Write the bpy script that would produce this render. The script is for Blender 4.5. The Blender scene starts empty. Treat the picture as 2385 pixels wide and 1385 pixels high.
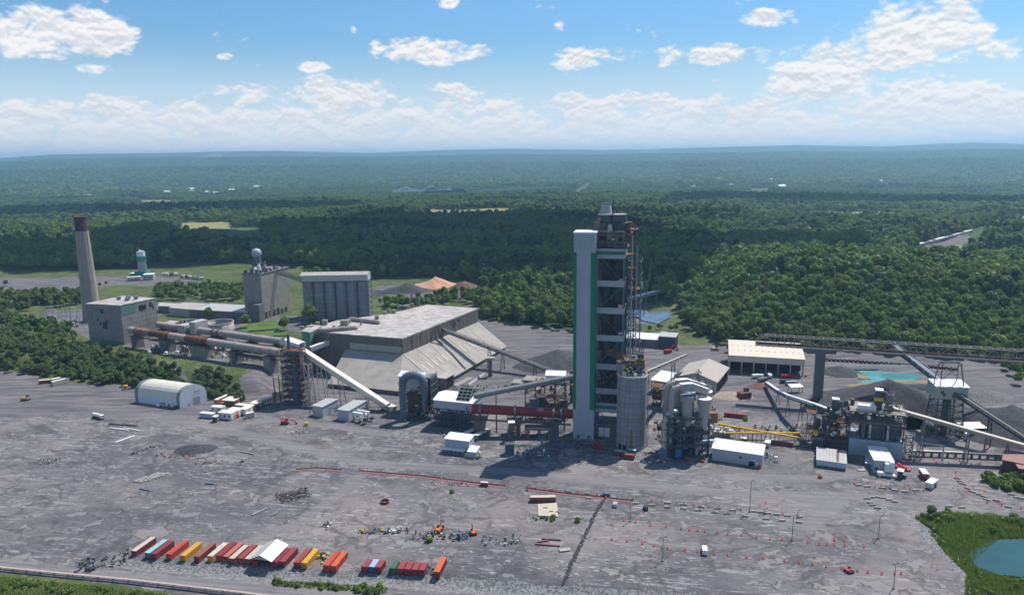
import bpy, bmesh, math, random
import numpy as np
from mathutils import Vector, Matrix, noise as mnoise
# ------------------------------------------------------------ camera, sky, sun, exposure
S = bpy.context.scene
COL = S.collection
RND = random.Random(11)
rad = math.radians
F_PX, HZ, ROLL, CH = 1700.0, 364.0, 0.0117, 160.0
PITCH = math.atan((692.5 - HZ) / F_PX)
cam = bpy.data.cameras.new('camera')
cam.sensor_width = 36.0
cam.lens = 36.0 * F_PX / 2385.0
cam.clip_start = 1.0
cam.clip_end = 90000.0
camo = bpy.data.objects.new('camera', cam)
COL.objects.link(camo)
camo.matrix_world = Matrix.Translation((0, 0, CH)) @ Matrix.Rotation(math.pi / 2 - PITCH, 4, 'X') @ Matrix.Rotation(-ROLL, 4, 'Z')
S.camera = camo
def ray(px, py):
 x, y = px - 1192.5, 692.5 - py
 c, s = math.cos(ROLL), math.sin(ROLL)
 X, Y = x * c + y * s, -x * s + y * c
 return (X, F_PX * math.cos(PITCH) + Y * math.sin(PITCH), Y * math.cos(PITCH) - F_PX * math.sin(PITCH))
def G(px, py, z=0.0):
 """ground point (at height z) measured off the photograph"""
 d = ray(px, py)
 t = (z - CH) / d[2]
 return (d[0] * t, d[1] * t)
def HT(px, py, tx, ty, z0=0.0):
 """height of a thing whose foot is at px,py and whose top is at tx,ty"""
 g = G(px, py, z0)
 d = ray(tx, ty)
 return CH + d[2] * math.hypot(*g) / math.hypot(d[0], d[1])
def V3(g, z=0.0):
 return Vector((g[0], g[1], z))
SUN_EL, SUN_AZ = rad(58.5), math.atan2(0.71, 0.70)
sund = Vector((math.sin(SUN_AZ) * math.cos(SUN_EL), math.cos(SUN_AZ) * math.cos(SUN_EL), math.sin(SUN_EL)))
sun = bpy.data.lights.new('sun', 'SUN')
sun.energy = 5.0
sun.angle = rad(0.5)
sun.color = (1.0, 0.955, 0.89)
suno = bpy.data.objects.new('sun', sun)
COL.objects.link(suno)
suno.rotation_euler = sund.to_track_quat('Z', 'Y').to_euler()
vs = S.view_settings
vs.view_transform = 'Standard'
vs.look = 'None'
vs.gamma = 1.0
vs.exposure = 0.14
vs.use_curve_mapping = False
S.cycles.use_denoising = True
S.cycles.max_bounces = 5
S.cycles.diffuse_bounces = 2
S.cycles.glossy_bounces = 2
S.cycles.transmission_bounces = 2
S.cycles.volume_bounces = 0
S.cycles.transparent_max_bounces = 6
S.cycles.caustics_reflective = False
S.cycles.caustics_refractive = False
S.render.film_transparent = False
class N:
 """tiny node helper"""
 def __init__(s, nt):
  s.nt = nt
 def new(s, t, **kw):
  n = s.nt.nodes.new(t)
  for k, v in kw.items():
   setattr(n, k, v)
  return n
 def link(s, a, b):
  s.nt.links.new(a, b)
 def put(s, sock, v):
  if isinstance(v, bpy.types.NodeSocket):
   s.nt.links.new(v, sock)
  elif v is not None:
   sock.default_value = v
 def m(s, op, a, b=None, c=None, clamp=False):
  n = s.new('ShaderNodeMath', operation=op)
  n.use_clamp = clamp
  s.put(n.inputs[0], a)
  if b is not None: s.put(n.inputs[1], b)
  if c is not None: s.put(n.inputs[2], c)
  return n.outputs[0]
 def mapr(s, v, a, b, c=0.0, d=1.0, smooth=True):
  n = s.new('ShaderNodeMapRange')
  n.interpolation_type = 'SMOOTHSTEP' if smooth else 'LINEAR'
  s.put(n.inputs[0], v)
  for i, q in enumerate((a, b, c, d)):
   n.inputs[i + 1].default_value = q
  return n.outputs[0]
 def mix(s, f, a, b, mode='MIX'):
  n = s.new('ShaderNodeMix', data_type='RGBA', blend_type=mode)
  s.put(n.inputs[0], f)
  for i, q in ((6, a), (7, b)):
   if isinstance(q, bpy.types.NodeSocket): s.put(n.inputs[i], q)
   else: n.inputs[i].default_value = (q[0], q[1], q[2], 1.0)
  return n.outputs[2]
 def noise(s, vec, scale, detail=4, rough=0.55, dist=0.0, out=0):
  n = s.new('ShaderNodeTexNoise')
  if vec is not None: s.link(vec, n.inputs['Vector'])
  n.inputs['Scale'].default_value = scale
  n.inputs['Detail'].default_value = detail
  n.inputs['Roughness'].default_value = rough
  n.inputs['Distortion'].default_value = dist
  return n.outputs[out]
 def vor(s, vec, scale, feature='F1', out=0, rnd=1.0):
  n = s.new('ShaderNodeTexVoronoi', feature=feature)
  if vec is not None: s.link(vec, n.inputs['Vector'])
  n.inputs['Scale'].default_value = scale
  n.inputs['Randomness'].default_value = rnd
  return n.outputs[out]
 def xform(s, vec, loc=(0, 0, 0), rot=(0, 0, 0), sc=(1, 1, 1)):
  n = s.new('ShaderNodeMapping')
  s.link(vec, n.inputs[0])
  n.inputs['Location'].default_value = loc
  n.inputs['Rotation'].default_value = rot
  n.inputs['Scale'].default_value = sc
  return n.outputs[0]
world = bpy.data.worlds.new('World')
S.world = world
world.use_nodes = True
wn = world.node_tree
wn.nodes.clear()
w = N(wn)
sky = w.new('ShaderNodeTexSky', sky_type='NISHITA')
sky.sun_disc = False
sky.sun_elevation = SUN_EL
sky.sun_rotation = SUN_AZ
sky.altitude = 100.0
sky.air_density = 1.3
sky.dust_density = 0.6
sky.ozone_density = 2.2
SKY_STRENGTH = 0.085
tc = w.new('ShaderNodeTexCoord').outputs['Generated']
sep = w.new('ShaderNodeSeparateXYZ')
w.link(tc, sep.inputs[0])
az = w.m('MULTIPLY', w.m('ARCTAN2', sep.outputs[0], sep.outputs[1]), 180 / math.pi)
el = w.m('MULTIPLY', w.m('ARCSINE', sep.outputs[2]), 180 / math.pi)
comb = w.new('ShaderNodeCombineXYZ')
w.link(w.m('MULTIPLY', az, 0.13), comb.inputs[0])
w.link(w.m('MULTIPLY', el, 0.22), comb.inputs[1])
cv = comb.outputs[0]
def azel(px, py):
 d = ray(px, py)
 return math.degrees(math.atan2(d[0], d[1])), math.degrees(math.atan2(d[2], math.hypot(d[0], d[1])))
BLOBS = [(140, 75, 190, 62, 1.0), (220, 160, 50, 14, .7), (1040, 5, 30, 16, .7), (980, 118, 150, 32, .85), (525, 133, 22, 9, .7), (820, 70, 12, 12, .45),
   (600, 160, 55, 14, .5), (725, 155, 42, 12, .6), (1303, 62, 22, 13, .65), (1390, 135, 130, 26, .85), (1680, 128, 190, 26, .8), (1790, 42, 75, 20, .75),
   (1930, 170, 150, 75, 1.0), (2140, 75, 190, 75, .9), (2250, 125, 120, 50, .6), (2200, 225, 170, 60, .9), (2375, 60, 50, 40, .5),
   (600, 222, 150, 28, .75), (800, 222, 130, 42, .9), (250, 250, 150, 28, .9), (1040, 205, 70, 15, .65), (1100, 250, 200, 38, .7),
   (1390, 255, 150, 42, .8), (1600, 240, 130, 30, .7), (1800, 275, 180, 45, .7), (60, 270, 120, 25, .5), (950, 265, 240, 35, .4), (2150, 285, 300, 40, .7),
   (450, 270, 180, 30, .55)]
blob = None
for bx, by, bw, bh, st in BLOBS:
 a0, e0 = azel(bx, by)
 a1, _ = azel(bx + bw, by)
 _, e1 = azel(bx, by - bh)
 dx = w.m('DIVIDE', w.m('SUBTRACT', az, a0), (a1 - a0) * 1.25)
 dy = w.m('DIVIDE', w.m('SUBTRACT', el, e0), (e1 - e0) * 1.32)
 r2 = w.m('ADD', w.m('MULTIPLY', dx, dx), w.m('MULTIPLY', dy, dy))
 g = w.m('MULTIPLY', w.m('SUBTRACT', 1.0, r2, clamp=True), st)
 blob = g if blob is None else w.m('MAXIMUM', blob, g)
bank = w.m('MULTIPLY', w.mapr(el, 5.4, 2.4), 0.74)
wide = w.m('MULTIPLY', w.mapr(w.noise(w.xform(tc, sc=(1, 1, 2.2)), 2.3, 3), 0.56, 0.70), w.mapr(el, 13.5, 19, 0.0, 0.85))
back = w.m('MULTIPLY', w.mapr(w.noise(w.xform(tc, loc=(3, 1, 0), sc=(1, 1, 2.2)), 3.1, 3), 0.56, 0.68), w.m('MULTIPLY', w.mapr(w.m('ABSOLUTE', az), 38, 46), 0.8))
cover = w.m('MAXIMUM', w.m('MAXIMUM', blob, bank), w.m('MAXIMUM', wide, back))
def dens(dy):
 v = w.xform(cv, loc=(0.0, dy, 0.0))
 n1 = w.noise(v, 2.4, 8, 0.54, 0.35)
 wv = w.new('ShaderNodeVectorMath', operation='ADD')
 ws = w.new('ShaderNodeVectorMath', operation='SCALE')
 w.link(w.noise(v, 5.0, 4, 0.6, out=1), ws.inputs[0])
 ws.inputs['Scale'].default_value = 0.16
 w.link(v, wv.inputs[0])
 w.link(ws.outputs[0], wv.inputs[1])
 bl = w.m('SUBTRACT', 0.5, w.vor(wv.outputs[0], 9.0, 'F1', 0))
 b2 = w.m('SUBTRACT', 0.5, w.vor(wv.outputs[0], 22.0, 'F1', 0))
 n1 = w.m('ADD', n1, w.m('ADD', w.m('MULTIPLY', bl, 0.16), w.m('MULTIPLY', b2, 0.05)))
 return n1
n0 = dens(0.0)
d0 = w.m('ADD', w.m('SUBTRACT', w.m('MULTIPLY', cover, 1.32), 0.17), w.m('MULTIPLY', w.m('SUBTRACT', n0, 0.5), 2.9))
mask = w.mapr(d0, 0.20, 0.78)
n1 = dens(0.045)
lit = w.mapr(w.m('SUBTRACT', n0, n1), -0.10, 0.10)
core = w.mapr(d0, 0.45, 1.15)
shade = w.m('ADD', w.m('MULTIPLY', lit, 0.55), w.m('SUBTRACT', 0.62, w.m('MULTIPLY', core, 0.14)))
cloudcol = w.mix(shade, (0.36, 0.45, 0.60), (1.0, 0.99, 0.98))
cloudcol = w.mix(w.mapr(el, 0.5, 5.5, 0.7, 0.0), cloudcol, (0.96, 0.98, 1.0))
skc = w.mix(1.0, sky.outputs[0], (0.62, 0.97, 1.33), 'MULTIPLY')
skb = w.new('ShaderNodeVectorMath', operation='SCALE')
w.link(skc, skb.inputs[0])
skb.inputs['Scale'].default_value = SKY_STRENGTH
clb = w.new('ShaderNodeVectorMath', operation='SCALE')
w.link(cloudcol, clb.inputs[0])
clb.inputs['Scale'].default_value = 0.90
skyc = w.mix(w.mapr(el, 1.0, 9.0, 0.9, 0.0), skb.outputs[0], (0.72, 0.83, 0.95))
final = w.mix(w.m('MULTIPLY', mask, 1.0), skyc, clb.outputs[0])
bg = w.new('ShaderNodeBackground')
w.link(final, bg.inputs[0])
bg.inputs[1].default_value = 1.0
wo = w.new('ShaderNodeOutputWorld')
w.link(bg.outputs[0], wo.inputs[0])
world.cycles.sampling_method = 'MANUAL'
world.cycles.sample_map_resolution = 256
# ------------------------------------------------------------ materials
MATS = {}
def mat(name, build):
 if name in MATS:
  return MATS[name]
 m = bpy.data.materials.new(name)
 m.use_nodes = True
 nt = m.node_tree
 nt.nodes.clear()
 n = N(nt)
 b = n.new('ShaderNodeBsdfPrincipled')
 o = n.new('ShaderNodeOutputMaterial')
 n.link(b.outputs[0], o.inputs[0])
 b.inputs['Roughness'].default_value = 0.85
 b.inputs['Specular IOR Level'].default_value = 0.3
 build(n, b)
 MATS[name] = m
 return m
def bump(n, b, h, strength=0.4, dist=0.2):
 bp = n.new('ShaderNodeBump')
 bp.inputs['Strength'].default_value = strength
 bp.inputs['Distance'].default_value = dist
 n.link(h, bp.inputs['Height'])
 n.link(bp.outputs[0], b.inputs['Normal'])
def worn(name, col, col2=None, scale=0.35, amt=0.5, rough=0.75, metal=0.0, streak=True, rust=0.0, ribs=0.0):
 """painted or bare surface: base colour broken by stains, vertical streaks and rust"""
 col2 = col2 or tuple(c * 0.6 for c in col)
 def f(n, b):
  pos = n.new('ShaderNodeNewGeometry').outputs['Position']
  a = n.noise(pos, scale, 5, 0.62)
  v = n.mapr(a, 0.38, 0.68)
  if streak:
   st = n.noise(n.xform(pos, sc=(1, 1, 0.08)), scale * 4.5, 3, 0.6)
   v = n.m('ADD', n.m('MULTIPLY', v, 0.55), n.m('MULTIPLY', n.mapr(st, 0.42, 0.66), 0.5), clamp=True)
  c = n.mix(n.m('MULTIPLY', v, amt), col, col2)
  if rust:
   rr = n.m('MULTIPLY', n.mapr(n.noise(n.xform(pos, loc=(9, 4, 2), sc=(1, 1, 0.4)), scale * 2.4, 6, 0.7), 0.56, 0.62), rust)
   c = n.mix(rr, c, (0.17, 0.07, 0.035))
  n.link(c, b.inputs['Base Color'])
  b.inputs['Roughness'].default_value = rough
  b.inputs['Metallic'].default_value = metal
 return mat(name, f)
CONC = worn('concrete', (0.30, 0.275, 0.245), (0.17, 0.155, 0.14), 0.16, 0.75)
CONC_L = worn('pale_concrete', (0.42, 0.39, 0.345), (0.25, 0.225, 0.2), 0.2, 0.7)
CONC_D = worn('dark_concrete', (0.17, 0.165, 0.16), (0.09, 0.09, 0.09), 0.15, 0.7)
def _silo(n, b):
 pos = n.new('ShaderNodeNewGeometry').outputs['Position']
 ring = n.noise(n.xform(pos, sc=(0.02, 0.02, 1)), 1.5, 5, 0.75)
 st = n.noise(n.xform(pos, sc=(1, 1, 0.05)), 0.9, 4, 0.6)
 c = n.mix(n.mapr(ring, 0.35, 0.65), (0.33, 0.335, 0.34), (0.22, 0.225, 0.235))
 c = n.mix(n.m('MULTIPLY', n.mapr(st, 0.4, 0.7), 0.5), c, (0.12, 0.12, 0.125))
 n.link(c, b.inputs['Base Color'])
 bump(n, b, ring, 0.3, 0.1)
SILO = mat('slipformed_concrete', _silo)
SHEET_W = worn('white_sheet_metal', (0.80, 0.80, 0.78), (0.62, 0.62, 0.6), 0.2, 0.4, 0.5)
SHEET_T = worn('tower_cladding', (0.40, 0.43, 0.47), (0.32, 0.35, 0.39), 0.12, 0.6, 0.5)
SHEET_B = worn('beige_sheet_metal', (0.66, 0.60, 0.50), (0.48, 0.43, 0.36), 0.2, 0.45, 0.55)
SHEET_G = worn('grey_sheet_metal', (0.42, 0.42, 0.41), (0.30, 0.30, 0.29), 0.2, 0.5, 0.55)
SHEET_D = worn('dark_sheet_metal', (0.13, 0.14, 0.16), (0.08, 0.085, 0.1), 0.2, 0.5, 0.6)
GREEN = worn('green_paint', (0.012, 0.20, 0.10), (0.01, 0.13, 0.07), 0.3, 0.4, 0.5)
TEAL = worn('teal_paint', (0.10, 0.22, 0.185), (0.13, 0.18, 0.16), 0.4, 0.6)
STEEL = worn('grey_steel', (0.19, 0.20, 0.21), (0.11, 0.11, 0.12), 0.5, 0.6, 0.55, rust=0.35)
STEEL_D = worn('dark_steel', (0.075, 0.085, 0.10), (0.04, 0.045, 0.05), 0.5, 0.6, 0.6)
STEEL_B = worn('blue_grey_steel', (0.13, 0.19, 0.26), (0.07, 0.1, 0.14), 0.4, 0.5, 0.5)
GALV = worn('galvanised_duct', (0.46, 0.45, 0.42), (0.3, 0.29, 0.27), 0.3, 0.6, 0.42, metal=0.35)
RUSTY = worn('rusty_steel', (0.17, 0.075, 0.045), (0.09, 0.045, 0.03), 0.5, 0.8, 0.85)
RUST_L = worn('orange_rust', (0.27, 0.13, 0.065), (0.14, 0.07, 0.04), 0.5, 0.8, 0.85)
BRICK_R = worn('red_brown_paint', (0.16, 0.04, 0.035), (0.10, 0.03, 0.028), 0.4, 0.6, 0.7)
KILN_R = worn('kiln_red_paint', (0.27, 0.033, 0.035), (0.17, 0.028, 0.03), 0.22, 0.6, 0.5)
YELLOW = worn('yellow_paint', (0.66, 0.40, 0.03), (0.45, 0.27, 0.04), 0.5, 0.5, 0.5)
ORANGE = worn('orange_paint', (0.62, 0.16, 0.03), (0.4, 0.10, 0.03), 0.5, 0.5, 0.5)
RED = worn('red_paint', (0.50, 0.035, 0.025), (0.33, 0.03, 0.02), 0.5, 0.5, 0.5)
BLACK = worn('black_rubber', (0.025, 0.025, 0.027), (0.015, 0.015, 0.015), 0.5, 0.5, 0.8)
WHITE = worn('white_paint', (0.80, 0.79, 0.76), (0.6, 0.58, 0.55), 0.5, 0.5, 0.5)
BLUE = worn('blue_paint', (0.06, 0.15, 0.36), (0.04, 0.1, 0.22), 0.5, 0.5, 0.5)
SEAM = worn('dark_joint', (0.10, 0.095, 0.09), (0.06, 0.055, 0.05), 0.5, 0.5)  # plain dark colour of the wall joint strips
def _glass(n, b):
 b.inputs['Base Color'].default_value = (0.02, 0.028, 0.035, 1)
 b.inputs['Roughness'].default_value = 0.12
 b.inputs['Specular IOR Level'].default_value = 0.6
GLASS = mat('dark_glass', _glass)
def _roofrubble(n, b):
 pos = n.new('ShaderNodeNewGeometry').outputs['Position']
 p2 = n.xform(pos, rot=(0, 0, rad(-62)), sc=(0.35, 1.3, 1))
 a = n.noise(p2, 0.35, 8, 0.72, 0.6)
 c = n.mix(n.mapr(a, 0.42, 0.6), (0.29, 0.26, 0.235), (0.54, 0.49, 0.45))
 c = n.mix(n.mapr(n.noise(pos, 0.05, 3), 0.5, 0.7, 0, .5), c, (0.30, 0.27, 0.24))
 n.link(c, b.inputs['Base Color'])
 bump(n, b, a, 0.7, 0.6)
ROOFRUB = mat('weathered_roof_felt', _roofrubble)
def _slope(n, b):
 pos = n.new('ShaderNodeNewGeometry').outputs['Position']
 a = n.noise(pos, 0.12, 5, 0.6)
 fine = n.noise(pos, 3.0, 3, 0.6)
 c = n.mix(n.mapr(a, 0.35, 0.7), (0.36, 0.325, 0.285), (0.28, 0.255, 0.225))
 c = n.mix(n.mapr(fine, 0.45, 0.7, 0, .25), c, (0.18, 0.16, 0.14))
 n.link(c, b.inputs['Base Color'])
SLOPE = mat('brown_grey_roof_sheet', _slope)
def _pile(c1, c2, sc=0.5):
 def f(n, b):
  pos = n.new('ShaderNodeNewGeometry').outputs['Position']
  a = n.noise(pos, sc, 8, 0.7)
  f2 = n.noise(pos, 4.0, 3, 0.7)
  c = n.mix(n.mapr(a, 0.38, 0.62), c1, c2)
  c = n.mix(n.mapr(f2, 0.5, 0.65, 0, .5), c, tuple(min(1, q * 1.7) for q in c2))
  n.link(c, b.inputs['Base Color'])
  bump(n, b, f2, 0.8, 0.25)
 return f
PILE_D = mat('dark_crushed_rock', _pile((0.032, 0.034, 0.041), (0.066, 0.066, 0.072)))
PILE_G = mat('grey_crushed_rock', _pile((0.09, 0.088, 0.088), (0.16, 0.152, 0.148)))
PILE_O = mat('orange_earth', _pile((0.42, 0.21, 0.12), (0.60, 0.34, 0.22)))
PILE_R = mat('red_brown_earth', _pile((0.13, 0.06, 0.05), (0.20, 0.10, 0.085)))
PILE_T = mat('tan_earth', _pile((0.22, 0.18, 0.14), (0.34, 0.28, 0.22)))
GRAVEL = mat('riprap_stone', _pile((0.09, 0.092, 0.09), (0.22, 0.225, 0.22), 2.2))
def _water(col, r=0.08):
 def f(n, b):
  pos = n.new('ShaderNodeNewGeometry').outputs['Position']
  a = n.noise(pos, 0.06, 3, 0.5)
  n.link(n.mix(n.mapr(a, 0.35, 0.65), col, tuple(q * 0.8 for q in col)), b.inputs['Base Color'])
  b.inputs['Roughness'].default_value = r
  b.inputs['Specular IOR Level'].default_value = 0.5
  bump(n, b, n.noise(pos, 1.4, 3, 0.6), 0.12, 0.05)
 return f
W_TEAL = mat('milky_turquoise_water', _water((0.10, 0.29, 0.30)))
W_DARK = mat('green_pond_water', _water((0.035, 0.095, 0.085)))
W_RIV = mat('sky_tinted_water', _water((0.16, 0.27, 0.40), 0.05))  # bright sky reflection of the creek is put into its blue base colour
# foliage: colour varies from tree to tree and within the crown
def _leaf(c1, c2, c3):
 def f(n, b):
  oi = n.new('ShaderNodeObjectInfo')
  pos = n.new('ShaderNodeNewGeometry').outputs['Position']
  big = n.noise(pos, 0.012, 3, 0.6)
  sm = n.noise(pos, 0.55, 3, 0.6)
  c = n.mix(oi.outputs['Random'], c1, c2)
  c = n.mix(n.mapr(big, 0.42, 0.64, 0, .6), c, c3)
  c = n.mix(n.mapr(sm, 0.35, 0.7, 0, .55), c, tuple(q * 1.7 for q in c2))
  n.link(c, b.inputs['Base Color'])
  b.inputs['Roughness'].default_value = 0.62
  b.inputs['Specular IOR Level'].default_value = 0.25
  t = n.new('ShaderNodeBsdfTranslucent')
  n.link(c, t.inputs[0])
  mx = n.new('ShaderNodeMixShader')
  mx.inputs[0].default_value = 0.35
  n.link(b.outputs[0], mx.inputs[1])
  n.link(t.outputs[0], mx.inputs[2])
  o = [q for q in n.nt.nodes if q.type == 'OUTPUT_MATERIAL'][0]
  n.link(mx.outputs[0], o.inputs[0])
 return f
LEAF = mat('forest_foliage', _leaf((0.082, 0.150, 0.030), (0.185, 0.240, 0.050), (0.060, 0.122, 0.036)))
LEAF_D = mat('dark_green_foliage', _leaf((0.035, 0.075, 0.028), (0.06, 0.105, 0.034), (0.03, 0.065, 0.028)))
LEAF_Y = mat('yellow_green_foliage', _leaf((0.14, 0.19, 0.02), (0.21, 0.22, 0.02), (0.11, 0.17, 0.025)))
LEAF_B = mat('bright_green_foliage', _leaf((0.095, 0.185, 0.030), (0.17, 0.25, 0.04), (0.10, 0.17, 0.03)))
LEAF_S = mat('grey_green_foliage', _leaf((0.085, 0.125, 0.045), (0.13, 0.165, 0.07), (0.075, 0.11, 0.042)))
BARK = worn('bark', (0.09, 0.07, 0.05), (0.05, 0.04, 0.03), 1.0, 0.5)
GRASSB = mat('grass_blades', _leaf((0.11, 0.19, 0.03), (0.17, 0.23, 0.045), (0.17, 0.18, 0.05)))
# ------------------------------------------------------------ shape helpers
def put(o, label=None, cat=None, group=None, kind=None):
 if label: o['label'] = label
 if cat: o['category'] = cat
 if group: o['group'] = group
 if kind: o['kind'] = kind
 return o
def root(name, label, cat, loc=(0, 0, 0), rz=0.0, group=None):
 o = bpy.data.objects.new(name, None)
 o.empty_display_size = 1.0
 COL.objects.link(o)
 o.location = loc
 o.rotation_euler = (0, 0, rz)
 return put(o, label, cat, group)
class MB:
 """collects boxes, bars, tubes and turned shapes, then links them as one mesh object"""
 def __init__(s):
  s.v, s.f, s.sm = [], [], []
 def add(s, vs, fs, smooth=False):
  k = len(s.v)
  s.v += [tuple(q) for q in vs]
  s.f += [tuple(i + k for i in f) for f in fs]
  s.sm += [smooth] * len(fs)
  return s
 def box(s, x0, y0, z0, x1, y1, z1):
  vs = [(x, y, z) for z in (z0, z1) for y in (y0, y1) for x in (x0, x1)]
  return s.add(vs, [(0, 2, 3, 1), (4, 5, 7, 6), (0, 1, 5, 4), (2, 6, 7, 3), (0, 4, 6, 2), (1, 3, 7, 5)])
 def cbox(s, cx, cy, z0, lx, ly, h):
  return s.box(cx - lx / 2, cy - ly / 2, z0, cx + lx / 2, cy + ly / 2, z0 + h)
 def bar(s, a, b, wd, ht=None, up=Vector((0, 0, 1))):
  a, b = Vector(a), Vector(b)
  ht = ht or wd
  d = (b - a)
  if d.length < 1e-6: return s
  d.normalize()
  if abs(d.dot(up)) > 0.98: up = Vector((0, 1, 0))
  x = d.cross(up).normalized()
  y = x.cross(d).normalized()
  vs = []
  for p in (a, b):
   for i, j in ((-1, -1), (1, -1), (1, 1), (-1, 1)):
    vs.append(p + x * (wd / 2 * i) + y * (ht / 2 * j))
  return s.add(vs, [(3, 2, 1, 0), (4, 5, 6, 7), (0, 1, 5, 4), (1, 2, 6, 5), (2, 3, 7, 6), (3, 0, 4, 7)])
 def tube(s, pts, r, n=12, caps=True, smooth=True):
  """round tube along points; r a number or one radius per point"""
  pts = [Vector(p) for p in pts]
  rs = r if isinstance(r, (list, tuple)) else [r] * len(pts)
  vs, fs = [], []
  ref = Vector((0, 0, 1))
  d0 = (pts[1] - pts[0]).normalized()
  if abs(d0.dot(ref)) > 0.95: ref = Vector((0, 1, 0))
  x = d0.cross(ref).normalized()
  for i, p in enumerate(pts):
   if i == 0: d = pts[1] - pts[0]
   elif i == len(pts) - 1: d = pts[-1] - pts[-2]
   else: d = (pts[i + 1] - p).normalized() + (p - pts[i - 1]).normalized()
   d.normalize()
   x = (x - d * x.dot(d)).normalized()
   y = d.cross(x)
   for k in range(n):
    a = 2 * math.pi * k / n
    vs.append(p + (x * math.cos(a) + y * math.sin(a)) * rs[i])
  for i in range(len(pts) - 1):
   for k in range(n):
    k2 = (k + 1) % n
    fs.append((i * n + k, i * n + k2, (i + 1) * n + k2, (i + 1) * n + k))
  s.add(vs, fs, smooth)
  if caps:
   s.add([vs[k] for k in range(n)], [tuple(reversed(range(n)))])
   s.add([vs[(len(pts) - 1) * n + k] for k in range(n)], [tuple(range(n))])
  return s
 def lathe(s, cx, cy, prof, n=24, smooth=True, caps=True):
  """prof: list of (radius, z)"""
  vs, fs = [], []
  for r, z in prof:
   for k in range(n):
    a = 2 * math.pi * k / n
    vs.append((cx + r * math.cos(a), cy + r * math.sin(a), z))
  for i in range(len(prof) - 1):
   for k in range(n):
    k2 = (k + 1) % n
    fs.append((i * n + k, i * n + k2, (i + 1) * n + k2, (i + 1) * n + k))
  s.add(vs, fs, smooth)
  if caps:
   s.add([vs[k] for k in range(n)], [tuple(reversed(range(n)))])
   m = (len(prof) - 1) * n
   s.add([vs[m + k] for k in range(n)], [tuple(range(n))])
  return s
 def prism(s, poly, z0, z1):
  """upright prism over a 2-D polygon (counter-clockwise)"""
  n = len(poly)
  if sum(poly[i][0] * poly[(i + 1) % n][1] - poly[(i + 1) % n][0] * poly[i][1] for i in range(n)) < 0:
   poly = poly[::-1]
  vs = [(p[0], p[1], z0) for p in poly] + [(p[0], p[1], z1) for p in poly]
  fs = [tuple(reversed(range(n))), tuple(range(n, 2 * n))]
  fs += [(i, (i + 1) % n, n + (i + 1) % n, n + i) for i in range(n)]
  return s.add(vs, fs)
 def extrude_x(s, prof, x0, x1, smooth=False):
  """closed profile of (y, z) points extruded along x"""
  n = len(prof)
  vs = [(x0, p[0], p[1]) for p in prof] + [(x1, p[0], p[1]) for p in prof]
  fs = [tuple(range(n)), tuple(reversed(range(n, 2 * n)))]
  s.add(vs, fs)
  return s.add(vs, [(i, n + i, n + (i + 1) % n, (i + 1) % n) for i in range(n)], smooth)
 def build(s, name, m, parent=None, mesh_only=False):
  me = bpy.data.meshes.new(name)
  me.from_pydata(s.v, [], s.f)
  if any(s.sm):
   me.polygons.foreach_set('use_smooth', s.sm)
  me.materials.append(m)
  me.update()
  if mesh_only: return me
  o = bpy.data.objects.new(name, me)
  COL.objects.link(o)
  if parent is not None: o.parent = parent
  return o
def share(name, me, parent, loc=(0, 0, 0), rz=0.0, rot=None, sc=None):
 o = bpy.data.objects.new(name, me)
 COL.objects.link(o)
 o.parent = parent
 o.location = loc
 o.rotation_euler = rot or (0, 0, rz)
 if sc: o.scale = sc
 return o
KIDS = {}
def copy_tree(o, loc, rz, label=None, mats=None):
 """copy of a thing with copies of its parts and sub-parts"""
 c = o.copy()
 COL.objects.link(c)
 c.location = loc
 c.rotation_euler = (0, 0, rz)
 if label: c['label'] = label
 def rec(src, dst):
  for ch in KIDS.get(src.name) or list(src.children):
   d = ch.copy()
   COL.objects.link(d)
   d.parent = dst
   if mats and d.type == 'MESH' and ch.name.split('.')[0] in mats:
    d.material_slots[0].link = 'OBJECT'
    d.material_slots[0].material = mats[ch.name.split('.')[0]]
   rec(ch, d)
 rec(o, c)
 return c
def seg_frame(a, b):
 """origin, heading of the local x axis and length for a thing laid from a to b"""
 a, b = Vector(a[:2]), Vector(b[:2])
 d = b - a
 return a, math.atan2(d.y, d.x), d.length
# ------------------------------------------------------------ the lie of the land
def pw(px_pts, z=0.0):
 return np.array([G(x, y, z) for x, y in px_pts])
def inside(P, poly):
 x, y = P[:, 0], P[:, 1]
 n = len(poly)
 r = np.zeros(len(P), bool)
 j = n - 1
 for i in range(n):
  xi, yi, xj, yj = poly[i][0], poly[i][1], poly[j][0], poly[j][1]
  c = ((yi > y) != (yj > y)) & (x < (xj - xi) * (y - yi) / (yj - yi + 1e-12) + xi)
  r ^= c
  j = i
 return r
def sdist(P, poly):
 """signed distance, positive inside"""
 d = np.full(len(P), 1e9)
 n = len(poly)
 for i in range(n):
  a, b = np.array(poly[i]), np.array(poly[(i + 1) % n])
  ab = b - a
  t = np.clip(((P - a) @ ab) / (ab @ ab + 1e-9), 0, 1)
  q = a + t[:, None] * ab
  d = np.minimum(d, np.hypot(P[:, 0] - q[:, 0], P[:, 1] - q[:, 1]))
 return np.where(inside(P, poly), d, -d)
def sstep(x, a, b):
 t = np.clip((x - a) / (b - a), 0, 1)
 return t * t * (3 - 2 * t)
_rs = np.random.RandomState(5)
_tab = _rs.rand(256, 256)
def vnoise(x, y):
 xi, yi = np.floor(x).astype(int), np.floor(y).astype(int)
 fx, fy = x - xi, y - yi
 fx, fy = fx * fx * (3 - 2 * fx), fy * fy * (3 - 2 * fy)
 t = lambda i, j: _tab[i & 255, j & 255]
 return (t(xi, yi) * (1 - fx) + t(xi + 1, yi) * fx) * (1 - fy) + (t(xi, yi + 1) * (1 - fx) + t(xi + 1, yi + 1) * fx) * fy
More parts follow.
